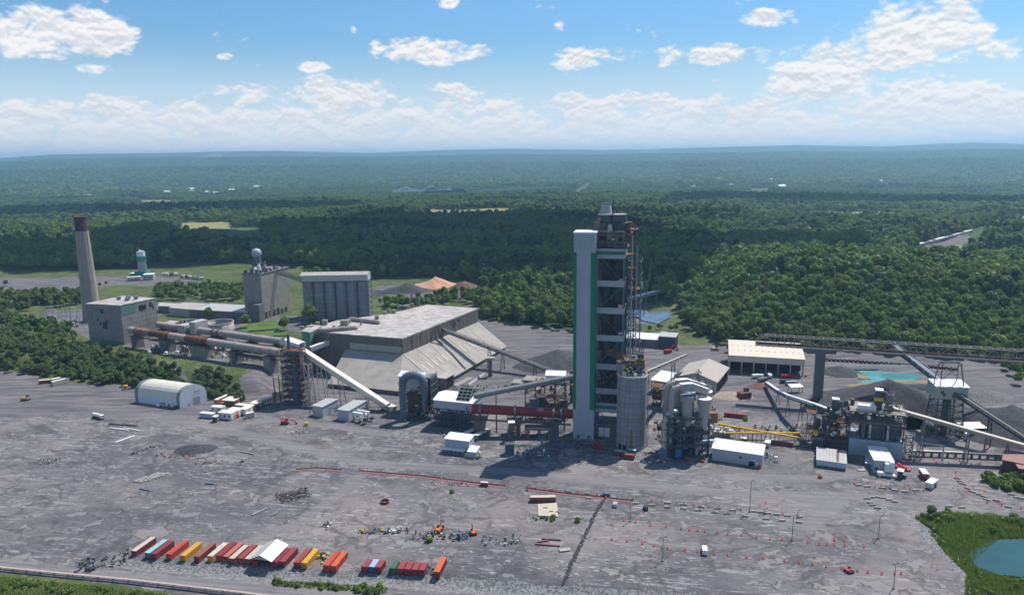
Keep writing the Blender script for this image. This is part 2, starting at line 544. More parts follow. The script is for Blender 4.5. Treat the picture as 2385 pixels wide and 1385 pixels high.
def fbm(x, y, o=4):
 a, s, w_ = 0.0, 0.0, 1.0
 for k in range(o):
  a = a + w_ * vnoise(x + 17.3 * k, y - 9.1 * k)
  s += w_
  w_ *= 0.5
  x, y = x * 2.03, y * 2.03
 return a / s
ZP = 7.0
PLATEAU = pw([(-900, 835), (0, 856), (170, 878), (300, 890), (420, 902), (570, 925), (628, 935), (655, 905), (672, 870), (740, 800), (800, 735), (850, 680), (880, 600), (-900, 600)])
POND = pw([(2262, 1290), (2285, 1262), (2330, 1252), (2385, 1250), (2700, 1262), (2700, 1420), (2440, 1340), (2330, 1328), (2285, 1312)])
BASIN = pw([(1985, 864), (2005, 858), (2070, 863), (2140, 869), (2136, 880), (2040, 892), (2014, 888)])
YARD = pw([(-900, 842), (0, 862), (60, 866), (120, 884), (165, 890), (250, 896), (330, 896), (480, 928), (560, 932), (625, 942), (642, 932), (690, 870), (760, 800), (860, 735),
   (1110, 752), (1225, 762), (1335, 774), (1452, 782), (1600, 806), (1700, 806), (2385, 852), (3000, 890), (3000, 1250), (2385, 1204), (2290, 1193), (2180, 1190),
   (2128, 1212), (2150, 1250), (2215, 1300), (2245, 1340), (2240, 1385), (2235, 1700), (1100, 1700), (640, 1412), (470, 1390), (280, 1361), (0, 1331), (-900, 1240)])
RIPRAP = pw([(230, 1312), (300, 1300), (650, 1322), (1100, 1345), (1320, 1364), (1700, 1386), (1900, 1400), (1500, 1420), (1180, 1388), (900, 1366), (620, 1350), (330, 1328)])
PADL = pw([(-900, 640), (0, 640), (170, 640), (330, 640), (430, 643), (480, 655), (500, 662), (585, 672), (585, 677), (400, 668), (270, 662), (180, 672), (0, 678), (-900, 700)], ZP)
PADS = pw([(870, 655), (1000, 655), (1105, 668), (1090, 692), (960, 690), (885, 684)], ZP)
COURT = pw([(500, 705), (590, 740), (690, 735), (720, 745), (700, 775), (640, 760), (560, 770), (380, 730), (350, 755), (210, 790), (120, 745), (100, 722), (190, 720), (360, 705)], ZP)
TERR = pw([(205, 792), (330, 812), (520, 850), (640, 870), (668, 866), (740, 800), (560, 770), (380, 750)], ZP)
SCREE = pw([(548, 930), (560, 890), (600, 868), (648, 872), (655, 905), (628, 945)], 3.0)
TRACK = pw([(375, 855), (412, 850), (440, 885), (452, 900), (470, 915), (452, 915), (420, 880), (398, 865)], 4.0)
FIELDS_PX = [([(945, 495), (1000, 487), (1080, 489), (1190, 484), (1180, 503), (1060, 500), (960, 503)], 1),
   ([(425, 517), (540, 516), (536, 530), (500, 533), (395, 533), (430, 527)], 1),
   ([(535, 532), (605, 530), (600, 542), (560, 548), (545, 540)], 0),
   ([(330, 467), (415, 465), (415, 470), (330, 470)], 1),
   ([(1745, 440), (1790, 438), (1788, 449), (1750, 448)], 0),
   ([(1325, 447), (1365, 424), (1382, 424), (1345, 448)], 0),
   ([(1890, 493), (2080, 494), (2080, 498), (1890, 496)], 1),
   ([(2340, 505), (2400, 503), (2400, 511), (2340, 510)], 1),
   ([(120, 441), (205, 442), (205, 445), (120, 444)], 2),
   ([(2195, 560), (2235, 546), (2245, 549), (2215, 562)], 1)]
CREEK = pw([(1448, 716), (1502, 717), (1514, 727), (1556, 721), (1560, 736), (1532, 750), (1500, 744), (1485, 736), (1448, 742)])
SHORE = pw([(2128, 1212), (2118, 1202), (2140, 1188), (2200, 1186), (2180, 1196), (2150, 1212), (2175, 1238), (2232, 1290), (2262, 1340), (2262, 1400), (2238, 1400), (2238, 1340), (2205, 1300), (2145, 1250)])
OPEN = pw([(-900, 640), (0, 637), (200, 635), (340, 630), (590, 626), (700, 636), (860, 652), (1000, 650), (1110, 664), (1130, 690), (1120, 750), (1225, 762), (1335, 774),
   (1452, 774), (1560, 786), (1700, 805), (2385, 851), (3200, 898), (3200, 1900), (-900, 1900)])
_CX = np.array([-400, 0, 130, 400, 640, 860, 1000, 1190, 1400, 1600, 1850, 2050, 2260, 2385, 2800])
_CY = np.array([374, 370, 362, 358, 352, 356, 351, 347, 350, 346, 340, 343, 335, 338, 344])
_EX = np.array([(HZ - 0.0117 * (x - 1192)) - y for x, y in zip(_CX, _CY)])
_AZ = np.array([math.atan2(ray(x, 360)[0], ray(x, 360)[1]) for x in _CX])
HAUL = [([(2600, 1238), (2385, 1208), (2130, 1174), (1950, 1152), (1750, 1152), (1480, 1128), (1200, 1098), (860, 1080), (640, 1028), (480, 990), (250, 955), (0, 925)], 5.5),
  ([(1960, 1152), (1880, 1172), (1830, 1215), (1880, 1225), (1960, 1165)], 5), ([(2190, 1170), (2185, 1110), (2140, 1080), (1900, 1115), (1700, 1110)], 5),
  ([(860, 1090), (800, 1140), (700, 1215), (560, 1270), (380, 1280)], 4), ([(0, 1312), (300, 1345), (620, 1372), (900, 1400)], 5), ([(520, 1000), (620, 975), (760, 990), (900, 1010)], 5)]
def land(P):
 x, y = P[:, 0], P[:, 1]
 r = np.hypot(x, y)
 az_ = np.arctan2(x, y)
 h = np.full(len(P), -0.02)
 near = r < 1500
 if near.any():
  Q = P[near]
  hn = h[near]
  hn = hn + ZP * sstep(sdist(Q, PLATEAU), -1.0, 20.0)
  hn = hn + 1.2 * (fbm(Q[:, 0] / 22, Q[:, 1] / 22) - 0.5) * sstep(-sdist(Q, YARD), 2, 20)
  hn = hn - 2.6 * sstep(sdist(Q, POND), -9.0, 2.0)
  hn = hn - 1.8 * sstep(sdist(Q, BASIN), -3.0, 1.0)
  hn = hn - 1.8 * sstep(sdist(Q, RIPRAP), -1.0, 5.0)
  h[near] = hn
 cx, cy = G(2020, 700)
 h = h + 30 * np.exp(-((x - cx) / 330) ** 2 - ((y - cy) / 190) ** 2) * sstep(r, 560, 760)
 h = h + sstep(r, 850, 1500) * 78 * (fbm(x / 420 + 3, y / 300) - 0.5)
 h = h * (1 - .75 * sstep(r, 1900, 2600)) - 14 * sstep(r, 1700, 2600)
 if (r < 1500).any():
  k = r < 1500
  d = sdist(P[k], CREEK)
  h[k] = h[k] * (1 - sstep(d, -150, -15)) - 2.6 * sstep(d, -12, 3)
 h = h - 46 * sstep(r, 3000, 4000)
 h = h + sstep(r, 4000, 7500) * 150 * (fbm(x / 2600 + 9, y / 1500 + 4, 5) - 0.42)
 exc = np.interp(az_, _AZ, _EX)
 for rr, wd, fr in ((8600, 1000, 0.0), (11800, 1500, 0.45), (17000, 2300, 1.0)):
  top = (CH + exc * rr / 1730.0) * (0.28 + 0.72 * fr)
  wob = 0.75 + 0.5 * fbm(x / 5200 + rr, y / 4000, 4) if fr < 1 else 1.0 + 0.10 * (fbm(x / 3000 + rr, y / 9000, 4) - 0.5)
  h = h + (np.maximum(h, top * wob * np.exp(-((r - rr) / wd) ** 2)) - h) * sstep(r, 6500, 8500)
 return h
def lz(x, y):
 return float(land(np.array([[x, y]]))[0])
def make_ground():
 ang = list(np.arange(-46, 46.01, 0.2)) + list(range(50, 311, 5))
 ang = np.radians(np.array(sorted(set(round(float(a), 3) for a in ang))))
 rr = [4, 60, 120, 160, 190]
 while rr[-1] < 830: rr.append(rr[-1] * 1.0085)
 while rr[-1] < 6000: rr.append(rr[-1] * 1.022)
 while rr[-1] < 20500: rr.append(rr[-1] * 1.04)
 rr = np.array(rr)
 A, Rr = np.meshgrid(ang, rr)
 P = np.stack([(Rr * np.sin(A)).ravel(), (Rr * np.cos(A)).ravel()], 1)
 h = land(P)
 na, nr = len(ang), len(rr)
 co = np.column_stack([P, h])
 i = np.arange(nr - 1)[:, None] * na
 j = np.arange(na)[None, :]
 j2 = (j + 1) % na
 f = np.stack([i + j, i + j2, i + na + j2, i + na + j], -1).reshape(-1, 4)[:, ::-1]
 me = bpy.data.meshes.new('ground')
 me.vertices.add(len(co))
 me.vertices.foreach_set('co', co.ravel())
 me.loops.add(f.size)
 me.loops.foreach_set('vertex_index', f.ravel().astype(np.int32))
 me.polygons.add(len(f))
 me.polygons.foreach_set('loop_start', np.arange(0, f.size, 4, dtype=np.int32))
 me.polygons.foreach_set('use_smooth', np.ones(len(f), bool))
 me.update(calc_edges=True)
 z = np.zeros((len(P), 4), np.float32)
 r = np.hypot(P[:, 0], P[:, 1])
 nm = r < 7500
 Q = P[nm]
 zz = z[nm]
 s1 = lambda poly, k=1.5: np.clip(sdist(Q, poly) / k + 0.5, 0, 1)
 yard = s1(YARD)
 for p_ in (SHORE, PADL, COURT, TERR, SCREE, TRACK, PADS, ROADS2, ROAD3):
  yard = np.maximum(yard, s1(p_, 2.5))
 yard = np.maximum(yard, s1(ROADR, 6))
 grass = s1(OPEN, 4) * (1 - yard)
 tan = np.zeros(len(Q))
 for p_, kind in FIELDS:
  q = s1(p_, 8)
  if kind == 0: grass = np.maximum(grass, q)
  elif kind == 1: tan = np.maximum(tan, q)
  else: yard = np.maximum(yard, q)
 zz[:, 0], zz[:, 1], zz[:, 2], zz[:, 3] = yard, grass, np.maximum(s1(RIPRAP), s1(SHORE)), tan
 z[nm] = zz
 at_ = me.attributes.new('zone', 'FLOAT_COLOR', 'POINT')
 at_.data.foreach_set('color', z.ravel())
 hv = np.zeros(len(P), np.float32)
 hq = r < 700
 best = np.zeros(hq.sum())
 for ln_, wd in HAUL:
  w_ = pw(ln_)
  for a, b in zip(w_[:-1], w_[1:]):
   ab = b - a
   t = np.clip(((P[hq] - a) @ ab) / (ab @ ab), 0, 1)
   best = np.maximum(best, np.clip(1.3 - np.hypot(*(P[hq] - a - t[:, None] * ab).T) / wd, 0, 1))
 hv[hq] = best
 h2 = me.attributes.new('haul', 'FLOAT', 'POINT')
 h2.data.foreach_set('value', hv)
 o = bpy.data.objects.new('ground', me)
 COL.objects.link(o)
 o['kind'] = 'structure'
 return o
def _ground(n, b):
 pos = n.new('ShaderNodeNewGeometry').outputs['Position']
 at_ = n.new('ShaderNodeAttribute', attribute_name='zone')
 s3 = n.new('ShaderNodeSeparateColor')
 n.link(at_.outputs['Color'], s3.inputs[0])
 yardm, grassm, rockm, tanm = s3.outputs[0], s3.outputs[1], s3.outputs[2], at_.outputs['Alpha']
 ragged = n.m('MULTIPLY', n.m('SUBTRACT', n.noise(pos, 0.35, 5, 0.65), 0.5), 1.3)
 edge = lambda v: n.mapr(n.m('ADD', v, ragged), 0.42, 0.58)
 # --- woodland floor and the far country seen as canopy
 far = n.new('ShaderNodeVectorMath', operation='LENGTH')
 n.link(pos, far.inputs[0])
 dist = far.outputs['Value']
 can = n.noise(pos, 0.03, 6, 0.7)
 cell = n.noise(pos, 0.0022, 5, 0.6)
 wood = n.mix(n.mapr(can, 0.35, 0.65), (0.022, 0.05, 0.02), (0.075, 0.125, 0.042))
 wood = n.mix(n.mapr(cell, 0.4, 0.62), wood, n.mix(n.mapr(can, 0.3, 0.7), (0.02, 0.045, 0.02), (0.07, 0.11, 0.04)))
 fld = n.mapr(n.noise(n.xform(pos, sc=(1, 0.45, 1)), 0.0011, 4, 0.55), 0.62, 0.635)
 fld = n.m('MULTIPLY', fld, n.mapr(dist, 5000, 7000))
 wood = n.mix(fld, wood, (0.16, 0.19, 0.075))
 # --- grass
 g1 = n.noise(pos, 0.06, 5, 0.65)
 g2 = n.noise(pos, 1.1, 4, 0.7)
 grass = n.mix(n.mapr(g1, 0.36, 0.62), (0.055, 0.085, 0.024), (0.12, 0.13, 0.05))
 grass = n.mix(n.mapr(g2, 0.42, 0.66, 0, .55), grass, (0.035, 0.065, 0.018))
 grass = n.mix(n.mapr(n.noise(pos, 0.11, 4, 0.7), 0.60, 0.66, 0, .7), grass, (0.20, 0.175, 0.135))
 # --- yard: old slab and rolled stone, dust films, patches with dark rims, cracks
 yp = n.xform(pos, rot=(0, 0, rad(9)))
 stretch = n.xform(yp, sc=(0.35, 1.0, 1))
 base = n.noise(stretch, 0.022, 4, 0.55)
 col = n.mix(n.mapr(base, 0.38, 0.62), (0.100, 0.099, 0.108), (0.160, 0.150, 0.150))
 warm = n.mapr(n.noise(yp, 0.013, 3, 0.5), 0.47, 0.62)
 col = n.mix(n.m('MULTIPLY', warm, 0.85), col, (0.235, 0.205, 0.19))
 warp = n.new('ShaderNodeVectorMath', operation='ADD')
 wsc = n.new('ShaderNodeVectorMath', operation='SCALE')
 n.link(n.noise(pos, 0.11, 3, 0.6, out=1), wsc.inputs[0])
 wsc.inputs['Scale'].default_value = 16.0
 n.link(yp, warp.inputs[0]); n.link(wsc.outputs[0], warp.inputs[1])
 pud = n.noise(n.xform(warp.outputs[0], sc=(0.6, 1, 1)), 0.115, 3, 0.45)
 pm = n.mapr(pud, 0.605, 0.618)
 rim = n.m('MULTIPLY', n.mapr(pud, 0.575, 0.60), n.m('SUBTRACT', 1.0, pm))
 ptint = n.mix(n.mapr(n.noise(yp, 0.03, 2), 0.45, 0.6), (0.265, 0.255, 0.25), (0.305, 0.27, 0.24))
 streak = n.noise(n.xform(yp, sc=(0.16, 1.0, 1)), 0.42, 6, 0.66, 0.4)
 area = n.mapr(n.noise(n.xform(yp, loc=(40, 10, 0), sc=(0.6, 1, 1)), 0.016, 3, 0.5), 0.36, 0.58)
 sm = n.m('MULTIPLY', n.mapr(streak, 0.545, 0.61), area)
 col = n.mix(n.m('MULTIPLY', sm, 0.7), col, (0.36, 0.34, 0.335))
 fleck = n.noise(n.xform(yp, sc=(0.28, 1.0, 1)), 0.85, 5, 0.62, 0.8)
 fm_ = n.m('MULTIPLY', n.mapr(fleck, 0.575, 0.615), n.mapr(n.noise(n.xform(yp, loc=(5, 70, 0), sc=(.5, 1, 1)), 0.028, 4, 0.6), 0.40, 0.58))
 col = n.mix(n.m('MULTIPLY', fm_, 0.8), col, (0.42, 0.395, 0.385))
 blot = n.noise(yp, 0.16, 7, 0.72, 0.5)
 col = n.mix(n.mapr(blot, 0.52, 0.62, 0, .28), col, (0.27, 0.25, 0.24))
 col = n.mix(n.mapr(blot, 0.36, 0.46, .55, 0), col, (0.085, 0.083, 0.09))
 cr = n.vor(n.xform(warp.outputs[0], sc=(0.55, 1, 0)), 0.085, 'DISTANCE_TO_EDGE')
 crack = n.m('MULTIPLY', n.mapr(cr, 0.075, 0.02), n.mapr(n.noise(yp, 0.03, 3), 0.42, 0.54))
 col = n.mix(n.m('MULTIPLY', crack, 0.65), col, (0.07, 0.066, 0.066))
 col = n.mix(n.m('MULTIPLY', rim, 0.75), col, (0.075, 0.072, 0.074))
 col = n.mix(n.m('MULTIPLY', pm, 0.62), col, ptint)
 tr = n.noise(n.xform(yp, rot=(0, 0, rad(38)), sc=(0.05, 1.0, 1)), 0.5, 4, 0.7)
 col = n.mix(n.m('MULTIPLY', n.mapr(tr, 0.56, 0.66), n.mapr(n.noise(yp, 0.02, 2), 0.5, 0.62, 0, .5)), col, (0.30, 0.27, 0.26))
 fine = n.noise(pos, 2.2, 3, 0.7)
 col = n.mix(n.mapr(fine, 0.35, 0.7, 0, .3), col, (0.07, 0.07, 0.075))
 a2 = n.new('ShaderNodeAttribute', attribute_name='haul')
 hm_ = n.mapr(n.m('ADD', a2.outputs['Fac'], n.m('MULTIPLY', ragged, 0.35)), 0.25, 0.8)
 hc = n.mix(n.mapr(n.noise(n.xform(yp, rot=(0, 0, rad(-6)), sc=(0.04, 1.0, 1)), 0.6, 4, 0.65), 0.4, 0.62), (0.155, 0.148, 0.152), (0.235, 0.218, 0.212))
 col = n.mix(n.m('MULTIPLY', hm_, 0.8), col, hc)
 sp = n.new('ShaderNodeSeparateXYZ')
 n.link(pos, sp.inputs[0])
 rearm = n.mapr(n.m('ADD', sp.outputs[1], n.m('MULTIPLY', n.noise(pos, 0.02, 3), 60)), 455, 490)
 ruts = n.noise(n.xform(pos, rot=(0, 0, rad(25)), sc=(0.12, 1, 1)), 0.22, 5, 0.7)
 rear = n.mix(n.mapr(ruts, 0.4, 0.62), (0.085, 0.082, 0.088), (0.19, 0.172, 0.168))
 rear = n.mix(n.mapr(n.noise(pos, 0.035, 5, 0.65), 0.5, 0.66, 0, .8), rear, (0.13, 0.125, 0.135))
 col = n.mix(n.m('MULTIPLY', rearm, 0.85), col, rear)
 sv = n.vor(pos, 1.6, 'F1', 1)
 sg = n.new('ShaderNodeSeparateColor')
 n.link(sv, sg.inputs[0])
 stone = n.mix(sg.outputs[0], (0.085, 0.087, 0.085), (0.27, 0.27, 0.265))
 tan = n.mix(n.mapr(g1, 0.4, 0.6), (0.32, 0.27, 0.13), (0.22, 0.21, 0.09))
 c = n.mix(edge(grassm), wood, grass)
 c = n.mix(edge(tanm), c, tan)
 c = n.mix(edge(yardm), c, col)
 c = n.mix(edge(rockm), c, stone)
 n.link(c, b.inputs['Base Color'])
 b.inputs['Roughness'].default_value = 0.9
 b.inputs['Specular IOR Level'].default_value = 0.15
 bump(n, b, n.m('ADD', n.m('MULTIPLY', blot, 0.4), n.m('MULTIPLY', n.m('MULTIPLY', fine, 1.0), 0.35)), 0.5, 0.25)
def settle(p_, lift=True):
 out = []
 ym = sum(q[1] for q in p_) / len(p_)
 for x, y in p_:
  z = 0.0
  for _ in range(4): z = lz(*G(x, y, z))
  gg = G(x, y, z)
  if lift and y > ym:
   d = math.hypot(*gg)
   z2 = z + 15
   gg = G(x, y, z2)
   gg = (gg[0], gg[1] - 25)
  out.append(gg)
 return np.array(out)
FIELDS = [(settle(p_), k) for p_, k in FIELDS_PX]
FIELDS.append((pw([(1455, 770), (1452, 700), (1540, 704), (1585, 714), (1590, 752), (1645, 796), (1452, 786)]), 0))
ROADR = settle([(2128, 586), (2190, 562), (2254, 545), (2262, 556), (2246, 569), (2195, 582), (2140, 593)], False)
CLEAR_R = settle([(2115, 590), (2190, 566), (2255, 543), (2292, 524), (2302, 540), (2275, 580), (2200, 612), (2112, 624)], False)
CLEAR_L = settle([(1925, 580), (2060, 583), (2062, 600), (1930, 602)], False)
CLEAR_B = settle([(390, 528), (610, 528), (610, 572), (390, 556)], False)
ROADS2 = settle([(1450, 690), (1530, 692), (1600, 676), (1610, 680), (1600, 688), (1530, 702), (1450, 712)])
ROAD3 = settle([(1920, 584), (1960, 584), (2055, 588), (2055, 592), (1960, 590)])
ground = make_ground()
ground.data.materials.append(mat('ground_cover', _ground))
def sheet(name, poly, z, m):
 mb = MB()
 pts = [(p[0], p[1], z) for p in poly]
 mb.add(pts, [tuple(range(len(pts)))])
 o = mb.build(name, m)
 if o.data.polygons[0].normal.z < 0: o.data.flip_normals()
 o['kind'] = 'structure'
 return o
def grow(poly, k):
 c = poly.mean(0)
 return c + (poly - c) * k
sheet('pond_water', grow(POND, 1.06), -1.2, W_DARK)
sheet('settling_pond_water', grow(BASIN, 1.10), -0.75, W_TEAL)
sheet('creek_water', grow(CREEK, 1.02), -1.2, W_RIV)
# ------------------------------------------------------------ air
def _haze(nt):
 nt.nodes.clear()
 v = nt.nodes.new('ShaderNodeVolumePrincipled')
 v.inputs['Color'].default_value = (0.43, 0.76, 1.0, 1)
 v.inputs['Density'].default_value = 0.00008
 v.inputs['Anisotropy'].default_value = 0.25
 o = nt.nodes.new('ShaderNodeOutputMaterial')
 nt.links.new(v.outputs[0], o.inputs['Volume'])
hz = bpy.data.materials.new('air_haze')
hz.use_nodes = True
_haze(hz.node_tree)
ho = MB().box(-21800, -21800, -140, 21800, 21800, 372).build('haze', hz)
ho['kind'] = 'stuff'
# ------------------------------------------------------------ trees
def rand_dirs(n, rs):
 v = rs.normal(size=(n, 3))
 return v / np.linalg.norm(v, axis=1)[:, None]
def leaf_mesh(name, m, lobes, ncard, size, seed, r=4.6, h=10.0, base=3.0, core=True):
 """crown of small leaf clumps spread through several uneven lobes"""
 rs = np.random.RandomState(seed)
 V, F = [], []
 for L in range(lobes):
  a = rs.rand() * 6.28
  q = rs.rand() ** 0.6
  zc = base + h * (0.25 + 0.6 * rs.rand())
  k = 1.0 - 0.55 * abs((zc - base) / h - 0.45)
  lc = np.array([math.cos(a) * r * 0.58 * q * k, math.sin(a) * r * 0.58 * q * k, zc])
  if L == 0: lc = np.array([0, 0, base + h * 0.72])
  lr = r * (0.42 + 0.22 * rs.rand())
  d = rand_dirs(ncard, rs)
  d[:, 2] = np.where(d[:, 2] < -0.5, -d[:, 2], d[:, 2])
  rad_ = lr * (0.72 + 0.36 * rs.rand(ncard))
  c = lc + d * rad_[:, None] * np.array([1, 1, 0.86])
  nrm = d + 0.55 * rs.normal(size=(ncard, 3))
  nrm /= np.linalg.norm(nrm, axis=1)[:, None]
  t = np.cross(nrm, rand_dirs(ncard, rs))
  t /= np.linalg.norm(t, axis=1)[:, None] + 1e-9
  u = np.cross(nrm, t)
  s = size * (0.6 + 0.8 * rs.rand(ncard))[:, None]
  k0 = len(V)
  quad = np.stack([c - t * s - u * s * .6, c + t * s * .3 - u * s, c + t * s + u * s * .5, c - t * s * .4 + u * s], 1).reshape(-1, 3)
  V += quad.tolist()
  F += [(k0 + 4 * i, k0 + 4 * i + 1, k0 + 4 * i + 2, k0 + 4 * i + 3) for i in range(ncard)]
  if core:
   k0 = len(V)
   ico = ICO
   w_ = 0.74 * lr * (0.85 + 0.3 * rs.rand(len(ico[0])))[:, None]
   V += (lc + ico[0] * w_ * np.array([1, 1, .86])).tolist()
   F += [tuple(k0 + i for i in f) for f in ico[1]]
 me = bpy.data.meshes.new(name)
 me.from_pydata(V, [], F)
 me.materials.append(m)
 return me
def _ico(sub=1):
 bm = bmesh.new()
 bmesh.ops.create_icosphere(bm, subdivisions=sub, radius=1.0)
 v = np.array([tuple(q.co) for q in bm.verts])
 f = [tuple(q.index for q in fc.verts) for fc in bm.faces]
 bm.free()
 return v, f
ICO = _ico(1)
ICO2 = _ico(2)
def trunk_mesh(name, h, r, seed):
 rs = random.Random(seed)
 mb = MB()
 mb.tube([(0, 0, -0.6), (0.05, 0, h * 0.35), (0.15, 0.1, h * 0.7)], [r, r * .7, r * .35], 6)
 for k in range(4):
  a = k * 1.57 + rs.random()
  z = h * (0.3 + 0.1 * k)
  mb.tube([(0, 0, z), (math.cos(a) * 1.6, math.sin(a) * 1.6, z + 1.9)], [r * .4, r * .12], 4)
 return mb.build(name, BARK, mesh_only=True)
BIG = [leaf_mesh('crown', LEAF, 11, 150, 0.62, 21), leaf_mesh('crown', LEAF, 13, 130, 0.6, 22, 5.2, 9.0), leaf_mesh('crown', LEAF, 8, 160, 0.6, 23, 3.7, 11.5)]
BIGB = [leaf_mesh('crown', LEAF_B, 11, 150, 0.6, 24), leaf_mesh('crown', LEAF_B, 9, 150, 0.6, 25, 4.2, 9)]
BIGS = [leaf_mesh('crown', LEAF_S, 10, 140, 0.6, 26, 4.6, 8.5, 2.0), leaf_mesh('crown', LEAF_S, 9, 150, 0.55, 27, 4.0, 7.5, 1.5)]
BIGY = [leaf_mesh('crown', LEAF_Y, 9, 150, 0.6, 28, 4.3, 9.0)]
SHRUB = [leaf_mesh('crown', LEAF_S, 6, 90, 0.34, 29, 2.3, 2.6, 0.1), leaf_mesh('crown', LEAF, 6, 90, 0.34, 30, 2.2, 3.0, 0.1), leaf_mesh('crown', LEAF_B, 5, 90, 0.34, 31, 2.0, 2.4, 0.1)]
TRUNK = [trunk_mesh('trunk', 10, 0.35, 1), trunk_mesh('trunk', 9, 0.3, 2)]
MIDT = [leaf_mesh('woodland_crown', LEAF, 8, 44, 0.95, 41), leaf_mesh('woodland_crown', LEAF, 9, 40, 0.95, 42, 5.2, 9.0), leaf_mesh('woodland_crown', LEAF, 7, 48, 0.9, 43, 4.0, 11.5), leaf_mesh('woodland_crown', LEAF_S, 8, 44, 0.95, 44, 4.8, 9.0), leaf_mesh('woodland_crown', LEAF_B, 8, 44, 0.95, 46, 4.6, 9.5), leaf_mesh('woodland_crown', LEAF_D, 7, 46, 0.9, 49, 3.4, 13), leaf_mesh('woodland_crown', LEAF_Y, 8, 44, 0.95, 50, 4.8, 9.5)]
FART = [leaf_mesh('woodland_clump', LEAF, 14, 9, 2.2, 45, 13, 9, 0.0), leaf_mesh('woodland_clump', LEAF, 14, 9, 2.2, 47, 14, 8, 0.0), leaf_mesh('woodland_clump', LEAF_S, 12, 9, 2.2, 48, 12, 8, 0.0)]
def scatter(name, meshes, pts, rot, sc, idx, label=None):
 """one object that instances crowns on points (geometry nodes)"""
 lib = bpy.data.collections.new(name + '_sources')
 for i, me in enumerate(meshes):
  lib.objects.link(bpy.data.objects.new('%s_source_%02d' % (name, i), me))
 me = bpy.data.meshes.new(name)
 me.vertices.add(len(pts))
 me.vertices.foreach_set('co', np.asarray(pts, np.float32).ravel())
 for nm, tp, key, dat in (('rz', 'FLOAT', 'value', rot), ('sc', 'FLOAT_VECTOR', 'vector', sc), ('pick', 'INT', 'value', idx)):
  a = me.attributes.new(nm, tp, 'POINT')
  a.data.foreach_set(key, np.asarray(dat, np.int32 if tp == 'INT' else np.float32).ravel())
 me.update()
 o = bpy.data.objects.new(name, me)
 COL.objects.link(o)
 ng = bpy.data.node_groups.new(name + '_nodes', 'GeometryNodeTree')
 ng.interface.new_socket('Geometry', in_out='INPUT', socket_type='NodeSocketGeometry')
 ng.interface.new_socket('Geometry', in_out='OUTPUT', socket_type='NodeSocketGeometry')
 nn, lk = ng.nodes, ng.links
 gi, go = nn.new('NodeGroupInput'), nn.new('NodeGroupOutput')
 ip = nn.new('GeometryNodeInstanceOnPoints')
 ci = nn.new('GeometryNodeCollectionInfo')
 ci.inputs['Collection'].default_value = lib
 ci.inputs['Separate Children'].default_value = True
 ci.inputs['Reset Children'].default_value = True
 def na(nm, tp):
  q = nn.new('GeometryNodeInputNamedAttribute')
  q.data_type = tp
  q.inputs['Name'].default_value = nm
  return q.outputs['Attribute']
 cx = nn.new('ShaderNodeCombineXYZ')
 lk.new(na('rz', 'FLOAT'), cx.inputs[2])
 lk.new(gi.outputs[0], ip.inputs['Points'])
 lk.new(ci.outputs[0], ip.inputs['Instance'])
 ip.inputs['Pick Instance'].default_value = True
 lk.new(na('pick', 'INT'), ip.inputs['Instance Index'])
 lk.new(cx.outputs[0], ip.inputs['Rotation'])
 lk.new(na('sc', 'FLOAT_VECTOR'), ip.inputs['Scale'])
 lk.new(ip.outputs[0], go.inputs[0])
 md = o.modifiers.new('scatter', 'NODES')
 md.node_group = ng
 o['kind'] = 'stuff'
 if label: o['label'] = label
 return o
NOTREE = [CLEAR_R, CLEAR_L, CLEAR_B, PADS, PADL, ROADR, ROADS2, ROAD3, CREEK] + [f[0] for f in FIELDS]
def wood_points(r0, r1, step, half=40.0, seed=1, margin=0.0):
 rs = np.random.RandomState(seed)
 out = []
 x1 = r1 * math.sin(rad(half))
 xs = np.arange(-x1, x1, step)
 ys = np.arange(r0 * math.cos(rad(half)), r1, step)
 X, Y = np.meshgrid(xs, ys)
 P = np.stack([X.ravel(), Y.ravel()], 1) + (rs.rand(X.size, 2) - 0.5) * step * 1.1
 r = np.hypot(P[:, 0], P[:, 1])
 k = (r >= r0) & (r < r1) & (np.abs(np.arctan2(P[:, 0], P[:, 1])) < rad(half))
 P = P[k]
 if r0 < 1600:
  P = P[~inside(P, OPEN)]
  P = P[~inside(P, YARD)]
 for p_ in NOTREE:
  if r0 < np.hypot(p_[:, 0], p_[:, 1]).max() + 400:
   P = P[sdist(P, p_) < (-2.0 if r1 > 1500 else 0.0)]
 return P
def scat_in(poly_px, n, seed, z=0.0):
 """n random points in a polygon measured off the photograph"""
 rs = np.random.RandomState(seed)
 p = pw(poly_px, z)
 lo, hi = p.min(0), p.max(0)
 out = []
 while len(out) < n:
  q = lo + rs.rand(n * 3, 2) * (hi - lo)
  out += q[inside(q, p)].tolist()
 return np.array(out[:n])
def finish(P, meshes, name, smin, smax, seed, pick=None, flat=1.0):
 rs = np.random.RandomState(seed)
 h = land(P)
 s = smin + (smax - smin) * rs.rand(len(P))
 sc = np.stack([s, s, s * flat * (0.85 + 0.3 * rs.rand(len(P)))], 1)
 idx = rs.choice(len(meshes), len(P), p=pick)
 if len(meshes) > 5:
  q = fbm(P[:, 0] / 150, P[:, 1] / 95, 3) + .22 * (rs.rand(len(P)) - .5)
  idx = np.where(q > .60, np.where(rs.rand(len(P)) < .6, 4, 1), np.where(q < .42, np.where(rs.rand(len(P)) < .7, 5, 3), np.where(rs.rand(len(P)) < .012, 6, idx)))
  dk = sstep(-q, -.45, -.38)
  sc = sc * (1 + .22 * (rs.rand(len(P), 1) - .5)) * (1 - .12 * dk[:, None])
 return scatter(name, meshes, np.column_stack([P, h - 0.2]), rs.rand(len(P)) * 6.28, sc, idx)
near_pts = wood_points(480, 800, 7.6, 40, 3)
mid_pts = wood_points(800, 2200, 9.0, 40, 4)
far_pts = wood_points(2200, 5200, 17.0, 40, 5)
rim_pts = wood_points(5200, 14000, 52.0, 40, 6)
